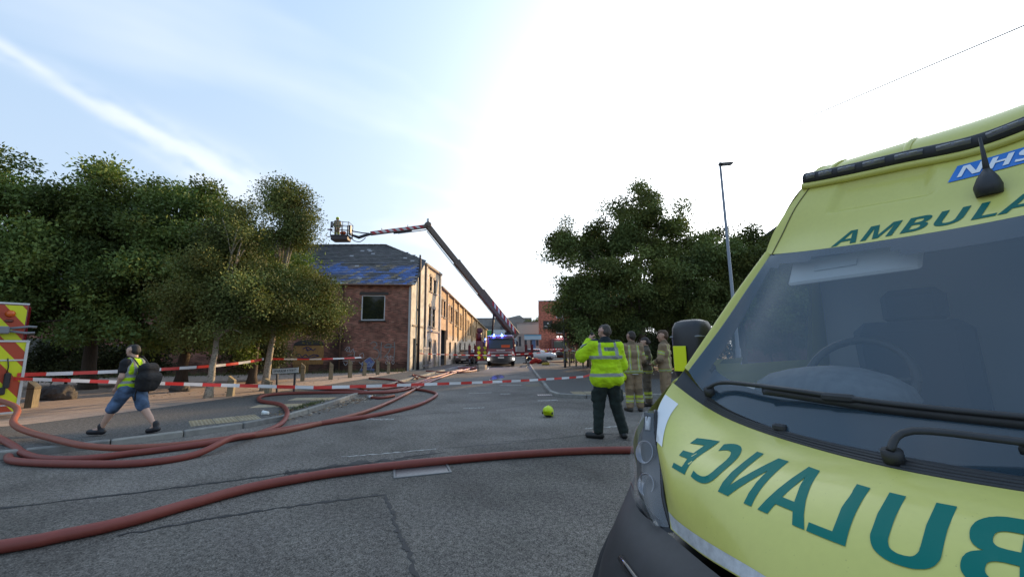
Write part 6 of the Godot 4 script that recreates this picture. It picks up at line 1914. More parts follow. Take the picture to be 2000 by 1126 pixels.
# a hand: palm and five fingers from wrist w along d, palm facing n; curl bends the fingers
func hand_caps(w: Vector3, d: Vector3, n: Vector3, curl: float, thumb_side: float) -> Array:
	d = d.normalized()
	n = (n - d * n.dot(d)).normalized()
	var s := d.cross(n).normalized() * thumb_side
	var o := [[w, w + d * 0.045, 0.028, 0.030]]
	for i in 4:
		var k := (1.5 - i) * 0.0195
		o.append([w + d * 0.03 + s * k * 0.7, w + d * 0.088 + s * k, 0.0145, 0.0125])
		var a := w + d * 0.088 + s * k
		var l: float = [0.040, 0.045, 0.042, 0.033][i]
		var d1 := (d * cos(curl * 0.7) + n * sin(curl * 0.7)).normalized()
		var d2 := (d * cos(curl * 1.7) + n * sin(curl * 1.7)).normalized()
		o.append([a, a + d1 * l, 0.0105, 0.0098])
		o.append([a + d1 * l, a + d1 * l + d2 * l * 0.95, 0.0098, 0.0082])
	var tb0 := w + d * 0.02 + s * 0.024
	var t1 := tb0 + (d * 0.6 + s * 0.7 + n * 0.25).normalized() * 0.042
	o.append([tb0, t1, 0.015, 0.0125])
	o.append([t1, t1 + (d * 0.9 + s * 0.15 + n * (0.3 + curl * 0.4)).normalized() * 0.036, 0.0118, 0.0095])
	return o

# head at c (middle of the skull), looking along fz with up uy
func make_head(t: Node, body_at: Vector3, c: Vector3, yaw: float, pitch: float, skinc: Color, hairc: Color, hair_kind: String, k := 1.0, stubble := false) -> void:
	var b := Basis(Vector3.UP, yaw) * Basis(Vector3.RIGHT, pitch)
	var P := func(x: float, y: float, z: float) -> Vector3:
		return c + b * (V(x, y, z) * k)
	var caps := [
		[P.call(0, 0.035, -0.02), P.call(0, 0.03, 0.015), 0.088 * k, 0.080 * k],
		[P.call(-0.012, -0.015, 0.02), P.call(0.012, -0.015, 0.02), 0.070 * k, 0.070 * k],
		[P.call(0, -0.075, 0.038), P.call(0, -0.098, 0.058), 0.045 * k, 0.026 * k],
		[P.call(-0.03, -0.065, 0.025), P.call(0.03, -0.065, 0.025), 0.036 * k, 0.036 * k],
		[P.call(0, 0.012, 0.092), P.call(0, -0.030, 0.112), 0.010 * k, 0.0145 * k],
		[P.call(-0.036, 0.030, 0.078), P.call(0.036, 0.030, 0.078), 0.015 * k, 0.015 * k],
		[P.call(-0.016, -0.066, 0.088), P.call(0.016, -0.066, 0.088), 0.010 * k, 0.010 * k],
		[P.call(-0.080, -0.005, -0.005), P.call(-0.088, 0.025, -0.018), 0.012 * k, 0.016 * k],
		[P.call(0.080, -0.005, -0.005), P.call(0.088, 0.025, -0.018), 0.012 * k, 0.016 * k],
		[P.call(0, -0.04, -0.025), body_at, 0.056 * k, 0.064 * k]]
	var inv := b.inverse()
	put("head", skin(caps, 0.0075, 0.02, func(p: Vector3, _i: int) -> Color:
		var q := inv * (p - c) / k
		if q.z > 0.06:
			if Vector2(absf(q.x) - 0.033, q.y - 0.008).length() < 0.012: return Color(0.05, 0.035, 0.03)
			if absf(q.x) < 0.022 and absf(q.y + 0.066) < 0.007: return skinc * Color(0.75, 0.45, 0.45)
			if absf(absf(q.x) - 0.034) < 0.02 and absf(q.y - 0.031) < 0.006: return hairc
		if stubble and q.y < -0.045 and q.z > 0.0 and q.y > -0.115: return skinc.lerp(hairc, 0.45)
		return skinc), mat("skin", Color(1, 1, 1), 0.55, 0.0, {"vc": 1}), t)
	var hc := []
	if hair_kind == "short":
		hc = [[P.call(0, 0.052, -0.030), P.call(0, 0.060, 0.018), 0.084 * k, 0.068 * k], [P.call(-0.022, 0.005, -0.058), P.call(0.022, 0.005, -0.058), 0.060 * k, 0.060 * k], [P.call(0, -0.045, -0.06), P.call(0, -0.03, -0.06), 0.042 * k, 0.05 * k]]
	elif hair_kind == "quiff":
		hc = [[P.call(0, 0.058, -0.04), P.call(0, 0.075, 0.045), 0.092 * k, 0.055 * k], [P.call(-0.03, 0.0, -0.068), P.call(0.03, 0.0, -0.068), 0.062 * k, 0.062 * k], [P.call(0, 0.105, 0.0), P.call(0.01, 0.11, 0.055), 0.045 * k, 0.032 * k], [P.call(0, -0.05, -0.065), P.call(0, -0.03, -0.065), 0.045 * k, 0.055 * k]]
	elif hair_kind == "back":
		hc = [[P.call(0, 0.052, -0.035), P.call(0, 0.056, 0.018), 0.091 * k, 0.074 * k], [P.call(-0.03, 0.0, -0.065), P.call(0.03, 0.0, -0.065), 0.062 * k, 0.062 * k], [P.call(0, 0.02, -0.11), P.call(0, -0.0, -0.13), 0.04 * k, 0.035 * k]]
	if hc.size() > 0:
		put("hair", skin(hc, 0.009, 0.02, func(p: Vector3, _i: int) -> Color:
			var v := 0.8 + 0.5 * noise.get_noise_3d(p.x * 60.0, p.y * 20.0, p.z * 60.0)
			return Color(hairc.r * v, hairc.g * v, hairc.b * v), 0.003), mat("hair", Color(1, 1, 1), 0.7, 0.0, {"vc": 1}), t)

# J: joint positions in the person's own axes (z ahead, x to their left)
func body_caps(J: Dictionary, g := 1.0) -> Array:
	return [
		[J.hl + V(-0.01, 0.03, 0), J.hr + V(0.01, 0.03, 0), 0.115 * g, 0.115 * g],
		[J.belly + V(-0.055, 0, 0), J.belly + V(0.055, 0, 0), 0.115 * g, 0.115 * g],
		[J.chest + V(-0.075, 0, 0), J.chest + V(0.075, 0, 0), 0.120 * g, 0.120 * g],
		[J.sl, J.sr, 0.075 * g, 0.075 * g], [J.chest + V(0, 0.05, 0), J.neck, 0.08, 0.055],
		[J.sl, J.el, 0.055 * g, 0.042 * g], [J.el, J.wl, 0.042 * g, 0.029 * g], [J.sr, J.er, 0.055 * g, 0.042 * g], [J.er, J.wr, 0.042 * g, 0.029 * g],
		[J.hl, J.kl, 0.088 * g, 0.058 * g], [J.kl, J.al, 0.058 * g, 0.038 * g], [J.hr, J.kr, 0.088 * g, 0.058 * g], [J.kr, J.ar, 0.058 * g, 0.038 * g],
		[J.al, J.tl, 0.04, 0.034], [J.ar, J.tr, 0.04, 0.034]]

func calf(J: Dictionary, s: String) -> Array:
	var k: Vector3 = J["k" + s]
	var a: Vector3 = J["a" + s]
	var d := (a - k).normalized()
	var back := V(0, 0, -1) - d * V(0, 0, -1).dot(d)
	return [k.lerp(a, 0.18) + back * 0.016, k.lerp(a, 0.55) + back * 0.010, 0.056, 0.042]

func scaled(J: Dictionary, s: float) -> Dictionary:
	var o := {}
	for k in J: o[k] = J[k] * s
	return o

func shoe_caps(J: Dictionary, s: String, r: float) -> Array:
	var a: Vector3 = J["a" + s]
	var t: Vector3 = J["t" + s]
	var d := (t - a)
	d.y = 0
	d = d.normalized()
	var y := maxf(a.y - 0.045, r * 0.8)
	var heel := a - d * 0.045
	heel.y = a.y - 0.045
	return [[heel, t, r, r * 0.86], [heel.lerp(t, 0.45), t, r * 1.02, r * 0.9], [a + V(0, 0.06, 0), heel + d * 0.03, r * 1.05, r]]

func fabric() -> Material:
	return mat("fabric", Color(1, 1, 1), 0.85, 0.0, {"vc": 1, "tex": "weave", "scale": 6.0, "local": 1})

func firefighter(label: String, at: Vector3, turn: float, J: Dictionary, head_yaw: float, hairc: Color, hair: String, group: String, cell := 0.014, skinc := Color(0.46, 0.27, 0.19), dark := false) -> Node3D:
	var t := thing("person", label, "person", at, turn, group)
	var tan_ := Color(0.36, 0.25, 0.15) if not dark else Color(0.17, 0.14, 0.10)
	var lime := Color(0.52, 0.60, 0.06)
	var silver := Color(0.46, 0.48, 0.44)
	put("body", skin(body_caps(J, 0.92), cell * 1.2, 0.03, one(skinc)), mat("skin", Color(1, 1, 1), 0.55, 0.0, {"vc": 1}), t)
	var jk := [
		[J.hl + V(-0.005, 0.02, 0), J.hr + V(0.005, 0.02, 0), 0.150, 0.150], [J.belly + V(-0.065, 0, 0), J.belly + V(0.065, 0, 0), 0.148, 0.148],
		[J.chest + V(-0.085, 0, 0), J.chest + V(0.085, 0, 0), 0.152, 0.152], [J.sl, J.sr, 0.10, 0.10], [J.chest + V(0, 0.1, 0), J.neck + V(0, 0.015, 0), 0.10, 0.085],
		[J.sl, J.el, 0.088, 0.076], [J.el, J.wl.lerp(J.el, 0.1), 0.076, 0.062], [J.sr, J.er, 0.088, 0.076], [J.er, J.wr.lerp(J.er, 0.1), 0.076, 0.062]]
	put("jacket", skin(jk, cell, 0.045, func(p: Vector3, i: int) -> Color:
		if i < 5:
			var hem: float = J.hl.y - 0.035
			if absf(p.y - hem) < 0.035: return silver if absf(p.y - hem) < 0.011 else lime
			if p.y > hem and absf(absf(p.x) - 0.105) < 0.026 and p.y < J.sl.y + 0.05: return silver if absf(absf(p.x) - 0.105) < 0.008 else lime
			if p.y > J.neck.y - 0.015: return tan_ * 0.55
		else:
			var a: Vector3 = J.sl if i == 5 else (J.el if i == 6 else (J.sr if i == 7 else J.er))
			var b: Vector3 = J.el if i == 5 else (J.wl if i == 6 else (J.er if i == 7 else J.wr))
			var k := (p - a).dot(b - a) / (b - a).length_squared()
			if i % 2 == 1 and absf(k - 0.5) < 0.12: return silver if absf(k - 0.5) < 0.035 else lime
			if i % 2 == 0 and absf(k - 0.74) < 0.13: return silver if absf(k - 0.74) < 0.04 else lime
			if i % 2 == 0 and k < 0.25: return tan_ * 0.35
		var v := 0.9 + 0.35 * noise.get_noise_3d(p.x * 5.0, p.y * 5.0, p.z * 5.0)
		return Color(tan_.r * v, tan_.g * v, tan_.b * v), 0.008, at.x * 10.0), fabric(), t)
	var tr := [[J.hl + V(0, 0.0, 0), J.hr + V(0, 0.0, 0), 0.128, 0.128], [J.hl, J.kl, 0.120, 0.100], [J.kl, J.al + V(0, 0.05, 0), 0.100, 0.090], [J.hr, J.kr, 0.120, 0.100], [J.kr, J.ar + V(0, 0.05, 0), 0.100, 0.090]]
	put("trousers", skin(tr, cell, 0.025, func(p: Vector3, i: int) -> Color:
		var an: Vector3 = J.al if i == 2 else J.ar
		if i == 2 or i == 4:
			var y: float = p.y - an.y
			if absf(y - 0.16) < 0.035 or absf(y - 0.255) < 0.03: return lime if absf(y - 0.16) > 0.012 else silver
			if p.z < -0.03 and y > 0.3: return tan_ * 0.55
		var v := 0.9 + 0.35 * noise.get_noise_3d(p.x * 5.0, p.y * 5.0, p.z * 5.0)
		return Color(tan_.r * v, tan_.g * v, tan_.b * v), 0.009, at.z * 10.0), fabric(), t)
	for s in ["l", "r"]: put("boot", skin(shoe_caps(J, s, 0.052), cell, 0.02, one(Color(0.028, 0.024, 0.022))), mat("leather", Color(1, 1, 1), 0.5, 0.0, {"vc": 1}), t)
	for s in ["l", "r"]: put("hand", skin(hand_caps(J["w" + s], J["w" + s] - J["e" + s], V(0.6 if s == "r" else -0.6, 0, 0.5), 0.7, 1.0 if s == "l" else -1.0), 0.0085 if cell < 0.02 else 0.014, 0.008, one(skinc)), mat("skin"), t)
	make_head(t, J.neck, J.head, head_yaw, 0.0, skinc, hairc, hair, J.neck.y / 1.48)
	put("name_panel", skin([[V(-0.06, J.hl.y - 0.095, -0.152), V(0.06, J.hl.y - 0.095, -0.152), 0.016, 0.016]], 0.008, 0.01, one(Color(0.42, 0.40, 0.34))), fabric(), t)
	return t

func stand(h: float, spread := 0.11) -> Dictionary:
	# a standing figure 1.80 m tall, scaled to h
	var J := {"hl": V(0.09, 0.93, 0), "hr": V(-0.09, 0.93, 0), "belly": V(0, 1.10, 0.01), "chest": V(0, 1.29, 0.0), "sl": V(0.175, 1.445, -0.01), "sr": V(-0.175, 1.445, -0.01), "neck": V(0, 1.53, -0.005), "head": V(0, 1.685, 0.02),
		"el": V(0.27, 1.16, -0.03), "wl": V(0.25, 0.92, 0.08), "er": V(-0.27, 1.16, -0.03), "wr": V(-0.25, 0.92, 0.08),
		"kl": V(spread, 0.50, 0.02), "al": V(spread + 0.02, 0.09, -0.01), "tl": V(spread + 0.06, 0.045, 0.16), "kr": V(-spread, 0.50, 0.02), "ar": V(-spread - 0.02, 0.09, -0.01), "tr": V(-spread - 0.06, 0.045, 0.16)}
	return scaled(J, h / 1.80)

func build_people() -> void:
	var skinm := mat("skin", Color(1, 1, 1), 0.55, 0.0, {"vc": 1})
	var leather := mat("leather", Color(1, 1, 1), 0.5, 0.0, {"vc": 1})
	var hv := Color(0.60, 0.92, 0.006)
	var silver := Color(0.36, 0.38, 0.37)
	# paramedic: back to the viewer, left hand at his face
	var t := thing("person", "person in yellow-green high-visibility jacket and dark green trousers, hand raised to face", "person", V(1.62, 0, -7.06), PI + 0.12)
	var J := stand(1.90, 0.12)
	J.merge({"kl": V(0.15, 0.53, 0.04), "al": V(0.19, 0.095, 0.0), "tl": V(0.34, 0.045, 0.10), "kr": V(-0.14, 0.53, 0.0), "ar": V(-0.23, 0.095, -0.06), "tr": V(-0.27, 0.045, 0.12), "el": V(0.40, 1.38, 0.10), "wl": V(0.215, 1.645, 0.21), "er": V(-0.30, 1.20, 0.04), "wr": V(-0.20, 1.06, 0.22), "sl": V(0.20, 1.545, 0.0), "sr": V(-0.20, 1.525, -0.01)}, true)
	var skinc := Color(0.50, 0.29, 0.22)
	put("body", skin(body_caps(J, 1.0), 0.018, 0.03, one(skinc)), skinm, t)
	var jk := [
		[J.hl + V(0.02, 0.02, 0), J.hr + V(-0.02, 0.02, 0), 0.185, 0.185], [J.belly + V(-0.09, 0, 0), J.belly + V(0.09, 0, 0), 0.175, 0.175],
		[J.chest + V(-0.11, 0, 0), J.chest + V(0.11, 0, 0), 0.168, 0.168], [J.sl, J.sr, 0.105, 0.105], [J.chest + V(0, 0.1, 0), J.neck + V(0, 0.03, 0), 0.10, 0.085],
		[J.sl, J.el, 0.112, 0.105], [J.el, J.wl.lerp(J.el, 0.12), 0.105, 0.072], [J.sr, J.er, 0.112, 0.10], [J.er, J.wr, 0.098, 0.07]]
	put("jacket", skin(jk, 0.013, 0.05, func(p: Vector3, i: int) -> Color:
		var navy := Color(0.012, 0.025, 0.035)
		if i < 5:
			if p.y > J.sl.y + 0.055: return navy
			if absf(p.y - 1.345) < 0.027: return silver
			if absf(p.y - 1.055) < 0.027: return silver
			if p.y > 1.36 and absf(absf(p.x) - 0.145) < 0.030: return silver
			if p.z < -0.08 and absf(p.x + 0.03) < 0.105 and absf(p.y - 1.485) < 0.032: return silver * 0.7 if fmod(absf(p.x * 40.0), 1.0) > 0.3 else Color(0.03, 0.10, 0.06)
		else:
			var a: Vector3 = J.sl if i == 5 else (J.el if i == 6 else (J.sr if i == 7 else J.er))
			var b: Vector3 = J.el if i == 5 else (J.wl if i == 6 else (J.er if i == 7 else J.wr))
			var k := (p - a).dot(b - a) / (b - a).length_squared()
			if i % 2 == 0 and absf(k - 0.45) < 0.10: return silver
			if i % 2 == 0 and absf(k - 0.05) < 0.09: return silver
			var mid := a.lerp(b, clampf(k, 0, 1))
			if (i == 5 or i == 7) and (p - mid).normalized().y > 0.72: return navy
		var v := 0.95 + 0.2 * noise.get_noise_3d(p.x * 6.0, p.y * 6.0, p.z * 6.0)
		return Color(hv.r * v, hv.g * v, hv.b * v), 0.012, 3.0), fabric(), t)
	var green := Color(0.016, 0.030, 0.026)
	var tr := [[J.hl, J.hr, 0.142, 0.142], [J.hl, J.kl, 0.138, 0.098], [J.kl, J.al + V(0, 0.03, 0), 0.096, 0.082], [J.hr, J.kr, 0.138, 0.098], [J.kr, J.ar + V(0, 0.03, 0), 0.096, 0.082], [J.kl.lerp(J.hl, 0.5) + V(0.10, 0, 0), J.kl.lerp(J.hl, 0.25) + V(0.09, 0, 0), 0.06, 0.06], [J.kr.lerp(J.hr, 0.5) + V(-0.10, 0, 0), J.kr.lerp(J.hr, 0.25) + V(-0.09, 0, 0), 0.06, 0.06]]
	put("trousers", skin(tr, 0.014, 0.02, func(p: Vector3, _i: int) -> Color:
		var v := 0.85 + 0.5 * noise.get_noise_3d(p.x * 6.0, p.y * 6.0, p.z * 6.0)
		return Color(green.r * v, green.g * v, green.b * v), 0.010, 5.0), fabric(), t)
	for s in ["l", "r"]: put("boot", skin(shoe_caps(J, s, 0.055), 0.012, 0.02, one(Color(0.012, 0.012, 0.013))), leather, t)
	put("hand", skin(hand_caps(J.wl, V(-0.35, 0.75, -0.15), V(-0.7, 0.1, 0.4), 1.1, -1.0), 0.0075, 0.008, one(skinc)), skinm, t)
	put("hand", skin(hand_caps(J.wr, J.wr - J.er, V(0.7, 0, 0.3), 0.9, -1.0), 0.0075, 0.008, one(skinc)), skinm, t)
	make_head(t, J.neck, J.head + V(0.0, 0.0, 0.0), 0.55, -0.03, skinc, Color(0.075, 0.060, 0.052), "short", 1.06, true)
	put("spectacles", tb([J.head + Basis(Vector3.UP, 0.55) * V(0.088, 0.02, -0.02), J.head + Basis(Vector3.UP, 0.55) * V(0.082, 0.018, 0.07), J.head + Basis(Vector3.UP, 0.55) * V(0.03, 0.012, 0.108), J.head + Basis(Vector3.UP, 0.55) * V(-0.03, 0.012, 0.108), J.head + Basis(Vector3.UP, 0.55) * V(-0.082, 0.018, 0.07)], 0.004, 5), mat("spec_dark", Color(0.02, 0.02, 0.02), 0.3), t)
	# handheld radio in his raised hand
	var rp := t.position + Basis(Vector3.UP, t.rotation.y) * V(0.165, 1.735, 0.20)
	var ra := thing("hand_radio", "small black radio held at the paramedic's face", "radio", rp, t.rotation.y)
	put("case", bx(V(0, 0, 0), V(0.05, 0.10, 0.03), 0.008), mat("radio_black", Color(0.02, 0.02, 0.022), 0.5), ra)
	put("aerial", tb([V(0.015, 0.05, 0), V(0.015, 0.11, 0)], 0.006, 6), mat("radio_black"), ra)
	# three firefighters in conversation
	var g := "firefighters talking by the kerb"
	var J1 := stand(1.88, 0.10)
	J1.merge({"el": V(0.27, 1.20, 0.03), "wl": V(0.20, 1.04, 0.20), "er": V(-0.27, 1.20, 0.03), "wr": V(-0.16, 1.06, 0.22)}, true)
	firefighter("firefighter in tan kit with his back to the viewer, nearest the paramedic", V(2.90, 0, -9.84), PI + 0.05, J1, 0.35, Color(0.045, 0.032, 0.026), "short", g, 0.014, Color(0.36, 0.21, 0.15))
	var J3 := stand(1.89, 0.10)
	J3.merge({"el": V(0.27, 1.20, 0.05), "wl": V(0.14, 1.10, 0.24), "er": V(-0.30, 1.20, -0.02), "wr": V(-0.24, 0.99, 0.12)}, true)
	firefighter("firefighter in tan kit with swept-back brown hair, nearest the ambulance mirror", V(3.78, 0, -10.1), PI + 1.0, J3, 0.35, Color(0.10, 0.055, 0.03), "quiff", g)
	var J2 := stand(1.74, 0.10)
	J2.merge({"el": V(0.24, 1.10, 0.06), "wl": V(0.07, 1.06, 0.25), "er": V(-0.24, 1.10, 0.06), "wr": V(-0.10, 1.04, 0.25)}, true)
	firefighter("shorter firefighter with dark tied-back hair standing between the other two", V(3.52, 0, -10.7), -PI / 2 - 0.35, J2, 0.1, Color(0.03, 0.02, 0.018), "back", g, 0.015, Color(0.50, 0.31, 0.23), true)
	# pedestrian walking to the left
	var w := thing("person", "person in yellow vest and denim shorts striding left with a black rucksack", "person", V(-6.87, 0.1, -7.38), -PI / 2)
	var K := stand(1.68)
	w.scale = Vector3.ONE * 0.95
	K.merge({"hl": V(0.085, 0.84, 0.02), "hr": V(-0.085, 0.84, -0.02), "belly": V(0, 1.0, 0.03), "chest": V(0, 1.18, 0.03), "sl": V(0.17, 1.315, 0.03), "sr": V(-0.17, 1.315, 0.05), "neck": V(0, 1.39, 0.045), "head": V(0, 1.535, 0.085), "el": V(0.235, 1.06, 0.02), "wl": V(0.17, 0.87, 0.15), "er": V(-0.25, 1.06, -0.02), "wr": V(-0.22, 0.86, 0.14),
		"kl": V(0.09, 0.46, 0.26), "al": V(0.09, 0.115, 0.42), "tl": V(0.11, 0.07, 0.60), "kr": V(-0.09, 0.47, -0.16), "ar": V(-0.09, 0.12, -0.44), "tr": V(-0.10, 0.045, -0.30)}, true)
	var sk2 := Color(0.50, 0.31, 0.23)
	var bc := body_caps(K, 0.96)
	bc.append(calf(K, "l")); bc.append(calf(K, "r"))
	put("body", skin(bc, 0.014, 0.03, one(sk2)), skinm, w)
	var tee := Color(0.010, 0.010, 0.012)
	put("t_shirt", skin([[K.sl, K.sl.lerp(K.el, 0.52), 0.078, 0.072], [K.sr, K.sr.lerp(K.er, 0.52), 0.078, 0.072], [K.sl, K.sr, 0.085, 0.085], [K.chest + V(0, 0.06, 0), K.neck, 0.09, 0.066]], 0.013, 0.03, one(tee), 0.006), fabric(), w)
	put("vest", skin([[K.belly + V(-0.065, -0.09, 0), K.belly + V(0.065, -0.09, 0), 0.152, 0.152], [K.belly + V(-0.065, 0, 0), K.belly + V(0.065, 0, 0), 0.145, 0.145], [K.chest + V(-0.085, 0, 0), K.chest + V(0.085, 0, 0), 0.145, 0.145], [K.sl + V(-0.075, -0.01, 0), K.sr + V(0.075, -0.01, 0), 0.108, 0.108]], 0.012, 0.04, func(p: Vector3, _i: int) -> Color:
		if absf(p.y - 1.075) < 0.026 or absf(p.y - 0.965) < 0.026: return silver
		if p.y > 1.08 and absf(p.z + 0.035) < 0.028 and absf(p.x) > 0.1: return silver
		if p.y > 1.08 and absf(absf(p.x) - 0.10) < 0.026: return silver
		var v := 0.95 + 0.25 * noise.get_noise_3d(p.x * 6.0, p.y * 6.0, p.z * 6.0)
		return Color(hv.r * v, hv.g * v * 0.97, hv.b * v), 0.008, 7.0), fabric(), w)
	put("shorts", skin([[K.hl + V(0, 0.02, 0), K.hr + V(0, 0.02, 0), 0.132, 0.132], [K.hl, K.kl.lerp(K.hl, 0.06), 0.124, 0.098], [K.hr, K.kr.lerp(K.hr, 0.06), 0.124, 0.098]], 0.012, 0.025, func(p: Vector3, _i: int) -> Color:
		var v := 0.85 + 0.9 * noise.get_noise_3d(p.x * 5.0, p.y * 5.0, p.z * 5.0)
		return Color(0.105 * v, 0.175 * v, 0.30 * v), 0.008, 8.0), fabric(), w)
	for s in ["l", "r"]:
		put("shoe", skin(shoe_caps(K, s, 0.048), 0.011, 0.02, one(Color(0.014, 0.014, 0.016))), leather, w)
		put("hand", skin(hand_caps(K["w" + s], K["w" + s] - K["e" + s], V(-0.7 if s == "l" else 0.7, 0, 0.3), 0.6, 1.0 if s == "l" else -1.0), 0.0085, 0.008, one(sk2)), skinm, w)
	make_head(w, K.neck, K.head, 0.05, 0.03, sk2, Color(0.028, 0.024, 0.022), "short", 0.98)
	var bpk := thing("rucksack", "black rucksack on the striding pedestrian's back", "rucksack", w.position, w.rotation.y)
	bpk.scale = w.scale
	put("bag", skin([[V(-0.07, 1.20, -0.26), V(0.07, 1.20, -0.26), 0.11, 0.11], [V(-0.09, 1.02, -0.29), V(0.09, 1.02, -0.29), 0.135, 0.135], [V(-0.08, 0.90, -0.27), V(0.08, 0.90, -0.27), 0.125, 0.125]], 0.014, 0.05, func(p: Vector3, _i: int) -> Color:
		var v := 0.013 * (1.0 + 0.6 * noise.get_noise_3d(p.x * 8.0, p.y * 8.0, p.z * 8.0))
		return Color(v, v, v * 1.1), 0.008), fabric(), bpk)
	for s in [-1.0, 1.0]: put("strap", tb(spline([V(s * 0.11, 1.22, -0.20), V(s * 0.115, 1.425, -0.02), V(s * 0.12, 1.40, 0.10), V(s * 0.12, 1.20, 0.20), V(s * 0.15, 1.04, 0.10), V(s * 0.13, 0.98, -0.15)], 24), 0.016, 6, 0.6), mat("strap_black", Color(0.014, 0.014, 0.016), 0.8), bpk)
	put("loose_strap", tb([V(0.1, 0.86, -0.18), V(0.11, 0.74, -0.16), V(0.11, 0.62, -0.17)], 0.012, 5), mat("strap_black"), bpk)
	# small figures by the far engine, and one in the cage
	for q in [[5.0, -38.6, "firefighter in dark kit and yellow helmet standing left of the thin grey pole", 0.4], [5.6, -38.0, "firefighter in dark kit half hidden by the thin grey pole", -0.6], [6.4, -37.6, "firefighter in dark kit with orange panel, right of the thin grey pole", 2.6]]:
		var p := firefighter(q[2], V(q[0], 0.1, q[1]), q[3], stand(1.8), 0.0, Color(0.4, 0.5, 0.02), "none", "firefighters by the distant engine", 0.03, Color(0.45, 0.28, 0.2), true)
		var hm := helmet_mesh(p.position + V(0, 1.735, 0.02), q[3], mat("helmet_lime", Color(0.52, 0.68, 0.0), 0.3))
		tag(hm, "yellow helmet worn by " + String(q[2]).replace("firefighter in dark kit", "the firefighter").replace(" and yellow helmet", ""), "helmet", "helmets worn in the distance")
	var cp := firefighter("firefighter in tan kit standing in the raised cage", V(-14.45, 10.83, -32.0), 0.4, stand(1.62), 0.0, Color(0.4, 0.5, 0.02), "none", "", 0.03)
	var hm2 := helmet_mesh(cp.position + V(0, 1.56, 0.02), 0.4, mat("helmet_lime"))
	tag(hm2, "yellow helmet worn by the firefighter in the raised cage", "helmet", "helmets worn in the distance")

# a fire helmet: shell, brim, crest, ear guard and visor
func helmet_mesh(at: Vector3, turn: float, m: Material, k := 1.0) -> Node3D:
	var h := Node3D.new()
	h.name = numbered("fire_helmet")
	add_child(h)
	h.position = at
	h.rotation.y = turn
	var rings := []
	for r in [[0.118, -0.10, -0.012], [0.128, -0.06, -0.01], [0.134, 0.0, 0.0], [0.130, 0.05, 0.0], [0.112, 0.092, -0.004], [0.08, 0.122, -0.008], [0.03, 0.136, -0.01]]:
		var ring := []
		for i in 24:
			var t := TAU * i / 24
			var y: float = r[1]
			if r[1] < -0.01: y += 0.075 * clampf(sin(t), 0.0, 1.0) * (1.0 if r[1] < -0.05 else 0.6)
			ring.append(V(cos(t) * r[0] * 0.95, y, sin(t) * r[0] * 1.12 + r[2]) * k)
		rings.append(ring)
	var mb := MB.new(true)
	mb.loft(rings, true, true)
	put("shell", mb, m, h)
	var cr_ := MB.new(true)
	cr_.tube(spline([V(0, 0.03, 0.148) * k, V(0, 0.105, 0.09) * k, V(0, 0.142, 0) * k, V(0, 0.11, -0.10) * k, V(0, 0.0, -0.155) * k], 16), 0.013 * k, 8)
	put("crest", cr_, m, h)
	for s in [-1.0, 1.0]:
		var d := MB.new(true)
		d.lathe([[0.02, 0.0], [0.032, 0.004], [0.030, 0.014], [0.01, 0.018]], 12, Transform3D(Basis(V(0, 0, 1), -s * PI / 2), V(s * 0.118, -0.02, 0.04) * k))
		put("visor_pivot", d, mat("pivot_black", Color(0.015, 0.015, 0.015), 0.5), h)
	put("ear_guard", bx(V(0, -0.085, -0.05) * k, V(0.20, 0.05, 0.17) * k, 0.02), mat("guard_black", Color(0.02, 0.02, 0.02), 0.7), h)
	return h

